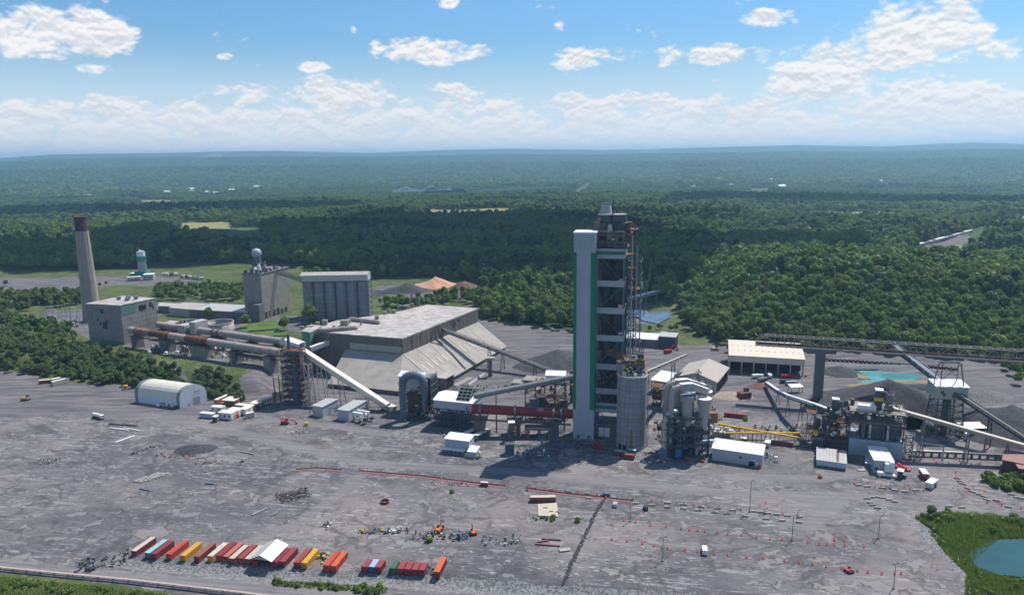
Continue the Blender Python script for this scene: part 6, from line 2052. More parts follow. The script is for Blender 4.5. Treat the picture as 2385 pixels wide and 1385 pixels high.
MB().bar(hb0 + Vector((0, 0, 2.6)) - fw * .1, hb0 + Vector((0, 0, 2.6)) + fw * .1, 6.5, 7.0).build('head_end_wall', SHEET_T, r)
n_ = 6
for k in range(n_):
 a = p0 + d_ * (.10 + .90 * k / n_)
 b = p0 + d_ * (.10 + .90 * (k + .995) / n_)
 gal(a, b, 4.2, 3.6, SHEET_B, worn('cream_roof_sheet', (.72, .66, .57), (.6, .54, .46), .2, .4))
fo = p1 + Vector((0, 0, 0))
MB().extrude_x([(-2.6, 0), (2.6, 0), (2.6, 3.2), (-2.6, 3.2)], -7, 3).build('foot_box', SHEET_B, r)
fb = r.children[-1] if r.children else None
ft = [o for o in COL.objects if o.parent == r and o.name.startswith('foot_box')][0]
ft.location = fo + Vector((0, 0, -1.0)) + sd_ * .9
ft.rotation_euler = (0, rad(14), math.atan2(d_.y, d_.x))
for f, spread in ((.16, 3), (.27, 3.5), (.37, 3.5), (.50, 3), (.78, 2)):
 p = p0 + d_ * f
 s_ = sd_.normalized()
 tm = MB()
 for sg in (-1, 1):
  tm.bar(p + s_ * (1.8 * sg), Vector((p.x, p.y, -.5)) + s_ * (spread * sg) + fw * (2.0 if f < .6 else 0), .45)
 nn_ = max(1, int(p.z / 6))
 for k in range(nn_):
  f1, f2 = k / nn_, (k + 1) / nn_
  q = lambda t, sg: Vector((p.x, p.y, p.z * t)) + s_ * ((spread + (1.8 - spread) * t) * sg) + fw * ((2.0 if f < .6 else 0) * (1 - t))
  tm.bar(q(f1, -1), q(f2, 1), .2).bar(q(f2, -1), q(f2, 1), .25)
 tm.build('trestle', GALV if f < .4 else STEEL, r)
fence_m = MB()
for k in range(16):
 x_ = -46 + k * 3.1
 fence_m.bar(p1 + fw * (x_ * .0 + 0) + Vector((x_, -3, -1.4)), p1 + Vector((x_, -3, 2.6)), .25)
fence_m.bar(p1 + Vector((-46, -3, 2.6)), p1 + Vector((1, -3, 2.6)), .3)
fence_m.build('pipe_rack', STEEL_D, r)
for k, (px, py, ty) in enumerate(((642, 938, 879), (654, 936, 876), (722, 968, 893), (737, 955, 905))):
 g = G(px, py)
 r = root('steel_post', ('lone dark steel post left of the stair tower', 'second lone steel post close to the stair tower', 'tall thin grey post in front of the small switch building', 'short grey post behind the small switch building')[k], 'post', (g[0], g[1], 0))
 MB().tube([(0, 0, -.5), (-.3, 0, HT(px, py, px - 3, ty))], .38 if k < 2 else .25, 8).build('post', STEEL_D if k < 2 else STEEL, r)
 MB().cbox(0, 0, -.2, 1.2, 1.2, .5).build('footing', CONC, r)
# belt from the clinker store down to the coal heap
pa, pb = G(1031, 770, 24), G(1290, 869, 4)
truss_gallery('heap_conveyor', 'long dark open conveyor running from the clinker store wall down to the black heap', 'conveyor', (pa[0], pa[1], 24), (pb[0], pb[1], 4), 3.2, 2.4, CONC_D, STEEL_D, 24, CONC_D, (.44, .56, .84), STEEL_D, 0)
g = G(1142, 876)
r = root('concrete_pier', 'round concrete pier with a wide cap carrying the dark heap conveyor', 'pier', (g[0], g[1], 0))
MB().lathe(0, 0, [(1.5, -1), (1.5, 13)], 16).build('shaft', CONC_D, r)
MB().cbox(0, 0, 13.01, 7, 4, 1.6).build('cap', CONC_L, r)
# low slabs and pits between store and tower
for lb, A, B, dp, hh, m_ in (('long low concrete loading ramp behind the kiln duct', (1215, 893), (1275, 898), 12, 2.6, CONC_D), ('pale tilted concrete slab with a green bush beside it', (1190, 896), (1215, 898), 10, 1.6, CONC_L), ('thin white pipe bundle lying by the store', (1093, 897), (1130, 871), 1.4, 1.0, WHITE), ('flat pale slab strip below the skirt roof', (1065, 900), (1104, 880), 5, .35, CONC_L)):
 a, b = G(*A), G(*B)
 o_, hd, L = seg_frame(a, b)
 r = root('concrete_slab', lb, 'slab', (a[0], a[1], 0), hd)
 MB().box(0, 0, -.3, L, dp, hh).build('slab', m_, r)
 MB().box(.3, .3, hh + .002, L - .3, dp - .3, hh + .15).build('top_screed', CONC, r)
r = root('pink_container', 'pinkish tan container standing end-on behind the grey air duct', 'container', (*G(1226, 915), 0), .9)
MB().box(0, -1.3, 0, 8, 1.3, 4.5).build('body', worn('dusty_pink', (.42, .29, .25), (.33, .23, .2), .3), r)
MB().box(-.05, -1.2, .1, -.003, 1.2, 4.3).build('door', MATS['dusty_pink'], r)
# far group: round silo with green bands
g = G(333, 640, ZP)
hS2 = HT(333, 640, 329, 588, ZP) - ZP
r = root('green_banded_silo', 'slim round silo with teal green bands standing on the far gravel pad', 'silo', (g[0], g[1], ZP))
TG = worn('bright_teal', (0.02, 0.30, 0.22), (.02, .22, .17), .4, .4)
z1_, z2_ = hS2 * .60, hS2 * .84
MB().lathe(0, 0, [(5.4, -1), (5.2, z1_)], 32).build('shell', CONC_L, r)
MB().lathe(0, 0, [(5.35, z1_ + .01), (5.35, z2_)], 32).build('teal_band', TG, r)
MB().lathe(0, 0, [(5.2, z2_ + .01), (5.2, hS2 * 1.05)], 32).build('shell', WHITE, r)
MB().cbox(0, 0, -.5, 17, 12, 5.5).build('teal_base', TG, r)
MB().lathe(-4, 0, [(1.6, hS2 * .7), (1.6, hS2 * 1.22)], 14).build('elevator_shaft', RUSTY, r)
for k in range(4): MB().lathe(-1 + 2 * k, 0, [(1.2, hS2 * 1.05), (1.2, hS2 * (1.12 - .02 * k))], 12).build('roof_filter', WHITE, r)
for k in range(4): MB().box(5, -1, hS2 * (.2 + .2 * k), 7.5, 1, hS2 * (.2 + .2 * k) + .4).build('side_landing', TEAL, r)
MB().bar((6.8, 0, 0), (6.8, 0, hS2), .3).build('ladder', TEAL, r)
shed('far_garage', 'white concrete garage with an open bay at the right foot of the green banded silo', (334, 652), (357, 651), (334, 640), None, 'flat', CONC_L, WHITE, 1, ZP, depth=12)
shed('far_canopy', 'low white roofed shed left of the green banded silo', (302, 641), (325, 641), (302, 637), None, 'flat', CONC_D, WHITE, 1, ZP, depth=12)
shed('far_ramp', 'pale angled loading shed in front of the green banded silo', (296, 653), (328, 651), (300, 647), None, 'mono', CONC_L, CONC_L, 1, ZP, depth=6)
# rows of parked trucks far away
for k, (px, py) in enumerate(((383, 641), (392, 640), (401, 642), (408, 641), (425, 646), (434, 647), (443, 648), (456, 650), (464, 650), (470, 651))):
 g = G(px, py, ZP)
 r = root('parked_truck', 'small pale truck parked on the far gravel pad right of the banded silo', 'truck', (g[0], g[1], ZP), .4 * k, 'trucks on the far gravel pad')
 MB().cbox(0, 0, 1, 7, 2.6, 2.6).build('body', (WHITE, CONC_L, STEEL_D)[k % 3], r)
 MB().cbox(4.6, 0, .9, 2, 2.5, 2.2).build('cab', (WHITE, GALV)[k % 2], r)
 for x_ in (-2.5, 0, 4.5):
  MB().cbox(x_, 0, 0, 1.0, 2.7, 1.0).build('wheel', BLACK, r)
# substation poles left of the mill building
SUBP = [(95, 741, 700), (101, 742, 710), (110, 744, 712), (125, 745, 702), (138, 742, 699), (155, 745, 703), (187, 757, 705), (146, 752, 716), (166, 752, 716), (180, 748, 722)]
for k, (px, py, ty) in enumerate(SUBP):
 g = G(px, py, ZP)
 r = root('substation_pole', 'slim pale steel pole standing in the substation beside the mill building', 'pole', (g[0], g[1], ZP), group='poles of the substation')
 hh = HT(px, py, px, ty, ZP) - ZP
 MB().tube([(0, 0, 0), (0, 0, hh)], [.35, .2], 8).build('shaft', GALV, r)
 MB().bar((-1.2, 0, hh - 1), (1.2, 0, hh - 1), .2).build('cross_arm', GALV, r)
for k, (px, py) in enumerate(((108, 750), (122, 751), (133, 754), (146, 757), (158, 757), (170, 758), (181, 761), (128, 744), (152, 750), (174, 752))):
 g = G(px, py, ZP)
 r = root('transformer', 'pale grey transformer with bushings on the gravel of the substation', 'transformer', (g[0], g[1], ZP), .2, 'transformers of the substation')
 MB().cbox(0, 0, .3, 3.0, 2.2, 2.4).build('tank', GALV, r)
 mb = MB()
 for x_ in (-1, 0, 1): mb.lathe(x_, 0, [(.15, 2.7), (.3, 3.2), (.12, 4.3)], 6)
 mb.build('bushings', WHITE, r)
 MB().cbox(0, 0, -.1, 3.6, 2.8, .38).build('plinth', CONC_L, r)
wl = G(152, 766, ZP)
a, b = G(135, 766, ZP), G(178, 774, ZP)
o_, hd, L = seg_frame(a, b)
r = root('substation_wall', 'low white wall running along the near edge of the substation', 'wall', (a[0], a[1], ZP), hd)
MB().box(0, 0, -.5, L, .5, 2.0).build('wall', WHITE, r)
MB().box(-.1, -.1, 2.01, L + .1, .6, 2.2).build('coping', CONC_L, r)
# wooden power poles on the bank
for k, (px, py, ty) in enumerate(((241, 800, 771), (337, 823, 790), (434, 849, 808), (530, 866, 830), (541, 868, 833), (30, 700, 672), (68, 792, 755), (14, 790, 758), (27, 800, 762))):
 z_ = lz(*G(px, py, ZP))
 g = G(px, py, z_)
 hh = HT(px, py, px, ty, z_) - z_
 r = root('utility_pole', 'grey wooden utility pole with a short cross arm on the grassy bank', 'pole', (g[0], g[1], z_ - .3), .3 * k, 'wooden poles on the grassy bank')
 MB().tube([(0, 0, 0), (0, 0, hh)], [.22, .15], 7).build('shaft', CONC, r)
 MB().bar((-1.1, 0, hh - .8), (1.1, 0, hh - .8), .16).build('cross_arm', CONC, r)
# ------------------------------------------------------------ heaps
def heap(name, label, c, rx, ry, hh, m, rz=0.0, seed=1, sharp=1.0, cut=None, cat='heap', z0=None):
 """heap of loose stone: c pixel of its centre on the ground, radii and height in metres"""
 g = c if isinstance(c, Vector) else G(*c)
 z0 = lz(*g) if z0 is None else z0
 n = 44
 vs, fs = [], []
 for j in range(n + 1):
  for i in range(n + 1):
   u, v = i / n * 2 - 1, j / n * 2 - 1
   x, y = u * rx * 1.12, v * ry * 1.12
   q = math.hypot(u, v) * 1.12
   q += .13 * mnoise.noise(Vector((u * 2.3 + seed, v * 2.3, seed * 1.7)))
   q = max(q, 0.0)
   h = hh * max(0.0, 1 - q ** sharp) if q < 1 else 0
   if cut:
    d = math.hypot((x - cut[0]) / cut[2], (y - cut[1]) / cut[3])
    h = min(h, max(0, hh * .1 + (d - 1) * cut[4]) if d < 1.9 else h)
   if h > 0: h += .05 * hh * mnoise.noise(Vector((x * .22, y * .22, seed))) + .25 * mnoise.noise(Vector((x * .8, y * .8, seed)))
   vs.append((x, y, max(h, -.4) if q < 1 else -.4))
 for j in range(n):
  for i in range(n):
   a = j * (n + 1) + i
   fs.append((a, a + 1, a + n + 2, a + n + 1))
 mb = MB()
 mb.add(vs, fs, True)
 o = mb.build(name, m)
 o.location = (g[0], g[1], z0)
 o.rotation_euler = (0, 0, rz)
 return put(o, label, cat)
heap('stone_stockpile', 'largest dark conical stockpile with a hollow scooped from its near side, behind the crusher building', (2066, 948), 50, 40, 19, PILE_D, 0, 3, .9, (6, -32, 20, 18, 17))
heap('stone_stockpile', 'second dark stockpile at the right edge under the sloping conveyor', (2350, 1003), 34, 32, 16.5, PILE_D, 0, 4, .95)
heap('stone_stockpile', 'small black cone beside the turquoise settling pond', (1957, 868), 14, 13, 6, PILE_D, 0, 5)
heap('stone_stockpile', 'low grey rubble mound left of the largest stockpile', (1942, 932), 14, 12, 5, PILE_G, 0, 6)
heap('stone_stockpile', 'lumpy grey-brown mounds right of the transfer tower', (2285, 922), 20, 14, 5.5, PILE_G, 0, 7)
heap('stone_stockpile', 'black heap at the foot of the long dark conveyor left of the tower', (1300, 848), 34, 24, 13, PILE_D, .2, 8, .9)
heap('stone_stockpile', 'grey spill of rock beside the black heap foot', (1400, 850), 26, 14, 7, PILE_D, .2, 18)
heap('stone_stockpile', 'low dark gravel mound alone on the left yard', (455, 1046), 12, 8, 2.6, PILE_D, .1, 9)
heap('earth_heap', 'red-brown heap near the curved covered conveyor', (1767, 900), 8, 6, 3.2, PILE_R, 0, 10)
heap('earth_heap', 'orange earth heap in the far clearing by the wood', (1015, 672), 32, 22, 13, PILE_O, 0, 11, .8)
heap('earth_heap', 'dark red earth heap right of the orange one', (1083, 680), 22, 16, 10, PILE_R, 0, 12)
heap('earth_heap', 'broad dark purple heap left of the orange one', (945, 684), 36, 18, 11, PILE_D, 0, 13, .9)
heap('earth_heap', 'pale tan spill heap by the corner of the gabled shed', (1705, 922), 14, 10, 2.5, PILE_T, 0, 14)
heap('earth_heap', 'tan bank curving round the near side of the settling pond', (2075, 894), 34, 5, 2.6, worn('dry_bank', (.24, .2, .1), (.17, .15, .08), .3), .1, 15, 1.4)
heap('earth_heap', 'tan bank at the left end of the settling pond', (1993, 872), 7, 14, 2.2, MATS['dry_bank'], .5, 16, 1.4)
heap('rubble_bank', 'dark ridge of rubble behind the largest stockpile', (2150, 903), 34, 6, 3, PILE_D, -.1, 17, 1.3)
heap('rubble_bank', 'grey stone bank between settling pond and tracks', (2060, 856), 52, 4, 2.2, GRAVEL, -.06, 19, 1.5)
# tyres along the settling pond
tp = MB()
tyre = MB()
prof = [(.62, -.35), (1.15, -.45), (1.35, -.25), (1.35, .25), (1.15, .45), (.62, .35)]
tyre.lathe(0, 0, prof, 14, True, False)
vs_ = [(v[0], v[2], v[1]) for v in tyre.v]
tyre.v = vs_
tyre.f = [tuple(reversed(f)) for f in tyre.f]
TM = tyre.build('tyre', BLACK, None, True)
TP = [(1926, 842), (2000, 846), (2080, 852), (2150, 857), (2225, 864)]
cumw = [G(*p) for p in TP]
for k in range(30):
 t = k / 29 * (len(TP) - 1)
 i = min(int(t), len(TP) - 2)
 f = t - i
 x_, y_ = cumw[i][0] * (1 - f) + cumw[i + 1][0] * f, cumw[i][1] * (1 - f) + cumw[i + 1][1] * f
 o = bpy.data.objects.new('haul_truck_tyre', TM)
 COL.objects.link(o)
 o.location = (x_, y_, .75)
 o.scale = (1.5, 1.5, 1.5)
 o.rotation_euler = (0, 0, .1 * (k % 3))
 put(o, 'huge black truck tyre half buried upright in the row above the turquoise pond', 'tyre', 'tyres lining the settling pond')
# rail tracks
rail_a = [((1128, 765), (1335, 781), (1700, 808), (2385, 852)), ((1128, 768), (1335, 785), (1700, 813), (2385, 857)), ((1128, 771.5), (1335, 789), (1700, 818), (2385, 862)), ((1128, 775), (1335, 793), (1700, 824), (2385, 868))]
for i, ln_ in enumerate(rail_a):
 pts = [Vector((*G(*p), 0)) for p in ln_]
 pts.append(pts[-1] + (pts[-1] - pts[-2]) * .7)
 r = root('rail_track', ('rail track nearest the wood', 'second rail track from the wood', 'third rail track from the wood', 'rail track nearest the plant')[i] + ' on a strip of brown ballast', 'rail track', (pts[0].x, pts[0].y, 0))
 pts = [p - pts[0] for p in [q.copy() for q in pts]]
 bl, rl, sl = MB(), MB(), MB()
 for a, b in zip(pts[:-1], pts[1:]):
  bl.bar(a + Vector((0, 0, .1)), b + Vector((0, 0, .1)), 3.4, .3)
  s_ = Vector((-(b - a).y, (b - a).x, 0)).normalized()
  for sg in (-.75, .75): rl.bar(a + s_ * sg + Vector((0, 0, .5)), b + s_ * sg + Vector((0, 0, .5)), .18, .22)
  n_ = int((b - a).length / 1.6)
  for k in range(n_):
   c_ = a + (b - a) * (k / n_)
   sl.bar(c_ - s_ * 1.3 + Vector((0, 0, .3)), c_ + s_ * 1.3 + Vector((0, 0, .3)), .3, .14)
 bl.build('ballast', worn('brown_ballast', (.17, .145, .13), (.1, .09, .085), .3), r)
 rl.build('rails', worn('rail_steel', (.34, .29, .26), (.2, .16, .14), .5), r)
 sl.build('sleepers', CONC_D, r)['kind'] = 'stuff'
# ------------------------------------------------------------ right side: crusher, transfer tower, gantry
def rust_steel(): return worn('green_grey_steel', (.10, .13, .125), (.13, .07, .05), .3, .7)
GS = rust_steel()
# transfer tower
tg = G(2206, 1015)
hT0, hT1 = HT(2206, 1020, 2210, 931), HT(2206, 1020, 2208, 903)
r = root('transfer_tower', 'lattice transfer tower with a pale boxed head and green A-frame among the stockpiles', 'tower', (tg[0], tg[1] + 4, 0), -.12)
legs = [(-8, -6), (8, -6), (8, 7), (-8, 7)]
tp_ = [(-6.5, -4.5), (6.5, -4.5), (6.5, 5.5), (-6.5, 5.5)]
for k in range(4):
 MB().bar((*legs[k], -.5), (*tp_[k], hT0), .6).build('leg', GS, r)
 MB().cbox(*legs[k], -.4, 2.2, 2.2, 1.2).build('footing', CONC, r)
br = MB()
nb = 6
P_ = lambda k, t: Vector((legs[k][0] + (tp_[k][0] - legs[k][0]) * t, legs[k][1] + (tp_[k][1] - legs[k][1]) * t, hT0 * t))
for s_ in range(4):
 for k in range(nb):
  t1, t2 = k / nb, (k + 1) / nb
  br.bar(P_(s_, t1), P_((s_ + 1) % 4, t2), .26).bar(P_((s_ + 1) % 4, t1), P_(s_, t2), .26).bar(P_(s_, t2), P_((s_ + 1) % 4, t2), .3)
br.build('bracing', GS, r)
MB().tube([(0, 0, 1), (0, .5, hT0)], 1.9, 12).build('chute', GS, r)
MB().bar((-3, -2, 0), (-1, -2, hT0), .5).bar((3, -2, 0), (1, -2, hT0), .5).build('inner_post', GS, r)
PALE = worn('pale_green_cladding', (.40, .43, .39), (.27, .29, .26), .25, .7, rust=.2)
MB().extrude_x([(-5.5, hT0), (6.5, hT0), (6.5, hT1 + .8), (5, hT1 + 1.4), (-5.5, hT1)], -8.5, 8.5).build('head_house', PALE, r)
MB().extrude_x([(-6, hT1 + .01), (5, hT1 + 1.45), (7, hT1 + .8), (7, hT1 + 1.1), (5, hT1 + 1.8), (-6, hT1 + .35)], -9, 9).build('roof', SHEET_W, r)
for x_, z_ in ((-6, .45), (-5, .25)): MB().box(x_, -5.62, hT0 + (hT1 - hT0) * z_, x_ + 1.6, -5.52, hT0 + (hT1 - hT0) * z_ + 1.6).build('window', GLASS, r)
MB().box(.5, -6.8, hT0 + 1.2, 4.6, -5.52, hT0 + 3.4).build('drive_platform', GS, r)
af = MB()
zA = HT(2206, 1020, 2210, 850)
for sx in (-6.2, 6.2):
 for sy in (-4.5, 4):
  af.bar((sx, sy, hT1), (sx * .8, 0 + sy * .35, zA), .5)
 af.bar((sx * .88, -3, (hT1 + zA) / 2), (sx * .88, 2.6, (hT1 + zA) / 2), .3)
af.bar((-5, 0, zA), (5, 0, zA), .8)
af.bar((-5, -1.5, zA), (5, 1.2, zA), .5)
af.bar((-5.6, -3.4, hT1 + 4), (5, -1.5, zA - 1), .25).bar((5.6, -3.4, hT1 + 4), (-5, -1.5, zA - 1), .25)
af.build('top_frame', GS, r)
MB().lathe(-7, 1, [(4.5, -.3), (4.2, 5.5)], 20).build('round_base', CONC, r)
clutter(r, 4, 10, -12, -4, .2, 2.6, 16, [STEEL_B, RED, WHITE], 90, .8, 2)
# stacker boom down from the gantry
gz = 36.5
pa = G(2083, 812, gz)
truss_gallery('stacker_boom', 'open belt boom running from the high gantry down to the transfer tower head', 'conveyor', (pa[0], pa[1], gz), (tg[0] - 2, tg[1] + 8, hT1 - 1), 4.0, 3.0, STEEL, STEEL_D, 16, STEEL_B)
pb = G(2436, 1085)
truss_gallery('long_conveyor', 'long dark hooded conveyor running from the transfer tower down past the right edge', 'conveyor', (tg[0] + 2, tg[1] - 1, hT0 + 2), (pb[0], pb[1], 6), 3.2, 2.4, GS, STEEL_D, 34, worn('belt_hood', (.22, .2, .18), (.12, .1, .09), .4, .6, rust=.4), (.40, .82), RUSTY, 0)
# gantry
ga_, gb_ = G(1760, 801, gz), G(2385, 841, gz)
A_ = Vector((*ga_, gz))
B_ = Vector((*gb_, gz))
B_ = B_ + (B_ - A_) * .16
r = root('gantry_bridge', 'very long lattice belt gantry spanning high across the stone yard', 'gantry', (A_.x, A_.y, 0))
a0, b0 = Vector((0, 0, gz)), B_ - Vector((A_.x, A_.y, 0))
dg = b0 - a0
sg_ = Vector((-dg.y, dg.x, 0)).normalized() * 2.6
Lg = dg.length
nb = 30
WST = worn('weathered_truss', (.36, .33, .29), (.2, .12, .09), .4, .7)
for sd in (-1, 1):
 ft_ = MB()
 ft_.bar(a0 + sg_ * sd, b0 + sg_ * sd, .5, .7)
 up = Vector((0, 0, 6.6))
 for k in range(nb):
  p, p2 = a0 + dg * (k / nb) + sg_ * sd, a0 + dg * ((k + 1) / nb) + sg_ * sd
  h1 = up * (.45 if k < 1 else 1)
  h2 = up
  ft_.bar(p + h1, p2 + h2, .42).bar(p, p + h1, .26)
  ft_.bar(p + (h1 if k % 2 else Vector()), p2 + (Vector() if k % 2 else h2), .2)
 ft_.build('side_truss', WST, r)
tt = MB()
for k in range(nb + 1):
 p = a0 + dg * (k / nb) + up
 tt.bar(p - sg_, p + sg_, .28)
 if k < nb: tt.bar(p - sg_, a0 + dg * ((k + 1) / nb) + up + sg_, .18)
tt.build('top_lacing', WST, r)
MB().bar(a0 + Vector((0, 0, .4)), b0 + Vector((0, 0, .4)), 4.2, .4).build('belt_deck', STEEL_D, r)
MB().bar(a0 + Vector((0, 0, 1.3)), b0 + Vector((0, 0, 1.3)), 1.6, .8).build('belt', RUSTY, r)
mm = MB()
p = a0 + dg * .155
mm.bar(p, p + Vector((0, 0, 17)), .4)
for q in (.04, .27): mm.bar(p + Vector((0, 0, 16)), a0 + dg * q + up, .12)
mm.build('mast', WST, r)
kk = MB()
p = a0 + dg * .155
for sd in (-1, 1): kk.bar(p + up + sg_ * sd, p + sg_ * sd - dg.normalized() * 7, .35).bar(p + up + sg_ * sd, p + sg_ * sd + dg.normalized() * 7, .35)
kk.build('knee_brace', STEEL, r)
pg = G(1903, 937)
r = root('gantry_pier', 'tall plain concrete pier with a wide cap holding up the gantry', 'pier', (pg[0], pg[1], 0), -.15)
MB().box(-2.6, -2.2, -1, 2.6, 2.2, gz - 3.2).build('shaft', CONC_D, r)
MB().extrude_x([(-2.4, gz - 3.19), (2.4, gz - 3.19), (2.4, gz - .4), (-2.4, gz - .4)], -9, 9).build('cap', CONC_D, r)
# crusher building
c0, c1 = G(1975, 1056), G(2101, 1071)
o_, hd, L = seg_frame(c0, c1)
r = root('crusher_building', 'crusher building of dark bins and rusty decks over a pale blue wall', 'building', (c0[0], c0[1], 0), hd)
hw = HT(1975, 1056, 1974.5, 1019)
hm = HT(1975, 1056, 1974, 984) + 1.0
ht = HT(1975, 1056, 2000, 962) + 1
D = 17
MB().box(0, 0, -1, L, D, hw).build('wall', worn('dull_blue_wall', (.36, .43, .47), (.24, .29, .33), .2, .5), r)
MB().box(L * .70, -.1, hw * .55, L * .73, -.003, hw * .68).build('window', GLASS, r)
steelwork(r, [0, L * .25, L * .62, L - .4], [.4, D - .4], hw, [hm, ht], STEEL_D, CONC, .6, True, True, 'column', RUST_L)
for x_, rr in ((L * .28, 2.6), (L * .50, 5.0), (L * .82, 4.2)):
 MB().lathe(x_, 5.4, [(rr * .7, hw + .2), (rr, hw + 1.6), (rr, hm - .35)], 26).build('storage_bin', worn('blue_black_bin', (.06, .085, .12), (.04, .055, .08), .3, .5), r)
 MB().lathe(x_, 5.4, [(rr + .12, hm - 2.2), (rr + .12, hm - 1.8)], 26).build('bin_hoop', STEEL, r)
for x_ in (L * .23, L * .355, L * .685): MB().box(x_, .9, hw + .5, x_ + 1.1, 2, hm - .5).build('conduit_riser', GALV, r)
clutter(r, 1, L - 1, 1, D - 1, hm + .3, hm + 2.6, 50, [STEEL_D, RUSTY, WHITE, STEEL], 91, .6, 2.2)
clutter(r, 1, L - 1, 1, D - 1, ht + .3, ht + 2.0, 26, [STEEL_D, RUSTY, WHITE], 92, .5, 2.0)
clutter(r, 0, L, .8, 3, hw + .1, hw + 3, 30, [WHITE, RUST_L, STEEL_B], 93, .5, 1.6)
MB().box(L * .12, 1.5, ht + .16, L * .46, 5, ht + 3.0).build('deck_cabin', WHITE, r)
xt = L * .44
MB().box(xt, 5, ht, xt + 3.6, 9, ht + 10.5).build('elevator_head', STEEL_D, r)
MB().box(xt - .2, 4.8, ht + 10.51, xt + 3.8, 9.2, ht + 11.2).build('elevator_cap', WHITE, r)
MB().box(xt - .6, 4.4, ht + 5.2, xt + 3.8, 4.95, ht + 7.2).build('yellow_platform', YELLOW, r)
MB().tube([(xt + 3.7, 6, ht + 10), (xt + 5, 6, ht + 10.3), (xt + 5.6, 6, ht + 8), (xt + 5.8, 6, ht + 1)], .4, 8).build('vent_duct', STEEL, r)
steelwork(r, [xt + 6.2, xt + 8.5], [5, 8], ht, [ht + 3, ht + 6, ht + 9], STEEL, None, .2, True, True, 'ladder_post')
# left wing
hwl = HT(1940, 1050, 1944, 1012)
MB().box(-11.5, 2, -1, -.3, D - 2, hwl * .62).build('wing_wall', STEEL_D, r)
steelwork(r, [-11.5, -.6], [1, D - 2], 0, [hwl * .62, hm - 1.5], STEEL_D, RUSTY, .5, True, True, 'wing_column', RUST_L)
MB().cbox(-7.6, 6, hm - 1.4, 3.4, 3.4, 11).build('dust_filter', STEEL_D, r)
MB().cbox(-7.6, 6, hm + 9.61, 3.7, 3.7, .6).build('filter_cap', WHITE, r)
MB().tube([(-5.7, 6, hm + 8.5), (-4.4, 6, hm + 8.8), (-3.8, 6, hm + 6), (-3.8, 6, hm)], .45, 8).build('vent_duct', STEEL, r)
clutter(r, -11, 0, 1, D - 3, hm - 1.2, hm + 2.5, 40, [STEEL_D, RUST_L, WHITE, STEEL], 94, .5, 2.2)
clutter(r, -11, 0, 1, D - 3, hwl * .65, hm - 3, 30, [STEEL_D, RUST_L, WHITE], 95, .6, 2.4)
steelwork(r, [L + 1.5, L + 5], [3, 7], 0, [4, 8, 12], STEEL, None, .3, True, True, 'pipe_post', GALV)
MB().tube([(L, 3, 2.5), (L + 7, 3, 2.5), (L + 7, 3, 9.6), (L + 19, 3, 9.6), (L + 19, 3, 1)], .5, 8).build('loop_pipe', GALV, r)
# feeder group left: cyclones over a yellow head
g = G(1893, 1040)
r = root('feeder_station', 'cluster of small dark cyclones and a square hopper where the yellow pipes end', 'feeder', (g[0], g[1], 0), hd)
steelwork(r, [0, 5, 10], [0, 6], 0, [5, 9], STEEL_D, CONC, .35, True, True, 'leg', RUST_L)
MB().box(-.5, -3, 0, 5, -.8, 5.5).build('hopper', STEEL_D, r)
MB().box(-.8, -3.3, 5.51, 5.3, -.5, 6.6).build('hopper_rim', STEEL, r)
for x_, z_, hh in ((2, 9.2, 7), (5.2, 9.2, 9), (8.2, 9.2, 10.5)):
 MB().lathe(x_, 3, [(.4, z_), (1.5, z_ + 3), (1.5, z_ + hh * .85), (.8, z_ + hh)], 14).build('cyclone', STEEL_D, r)
MB().tube([(8.8, 3, 19), (11, 3, 19.3), (11.4, 3, 17), (11.4, 3, 9)], .5, 8).build('vent_duct', STEEL_D, r)
steelwork(r, [-3.5, .5], [4, 9], 0, [9, 18], STEEL, RUSTY, .25, True, True, 'outer_leg', RUST_L)
MB().cbox(.8, -.2, 7.5, 2.8, 2.4, 2.2).build('yellow_head', YELLOW, r)
clutter(r, 0, 14, 0, 7, .5, 12, 40, [STEEL_D, RUST_L, WHITE, YELLOW], 96, .5, 1.6)
# silvery conveyor from the top of the crusher building
p1 = Vector((c0[0] + math.cos(hd) * L * .74, c0[1] + math.sin(hd) * L * .74 + 7, ht + 1))
pe = G(2425, 1090)
truss_gallery('beige_belt_conveyor', 'long pale covered conveyor descending right from the crusher building roof', 'conveyor', p1, (pe[0], pe[1] + 2, 8), 2.8, 1.6, RUST_L, STEEL_D, 22, SHEET_B, (.26, .55, .80), STEEL, 0, worn('rusty_beige', (.40, .33, .25), (.25, .17, .12), .3))
MB_top = G(2052, 955, ht)
# curved covered conveyor from the stone yard
cvp = [(1785, 893, 3.0), (1812, 912, 8), (1836, 924, 12), (1900, 945, 19), (1950, 964, hm + 2)]
W = [Vector((*G(x, y, z), z)) for x, y, z in cvp]
r = root('curved_conveyor', 'curved pale covered conveyor climbing from the stone yard to the crusher building wing', 'conveyor', (W[0].x, W[0].y, 0))
W = [w_ - Vector((W[0].x, W[0].y, 0)) for w_ in [q.copy() for q in W]]
cv = MB()
for a, b in zip(W[:-1], W[1:]): cv.bar(a, b, 2.6, 1.4)
cv.build('belt_frame', STEEL_D, r)
for a, b in zip(W[:-1], W[1:]):
 n_ = max(1, int((b - a).length / 5))
 for k in range(n_):
  p, q = a + (b - a) * (k / n_), a + (b - a) * ((k + .96) / n_)
  MB().bar(p + Vector((0, 0, 1.1)), q + Vector((0, 0, 1.1)), 1.8, .7).build('belt_hood', SHEET_W, r)
lg = MB()
for k, p in enumerate(W[1:]):
 for sx in (-1.6, 1.6): lg.bar(p - Vector((0, 0, .6)), (p.x + sx, p.y - 1, -.5), .3)
m_ = (W[3] + W[2]) / 2
for sx in (-1.6, 1.6): lg.bar(m_, (m_.x + sx, m_.y, -.5), .3)
lg.build('trestle', STEEL_D, r)
mm_ = (W[3] + W[2]) / 2
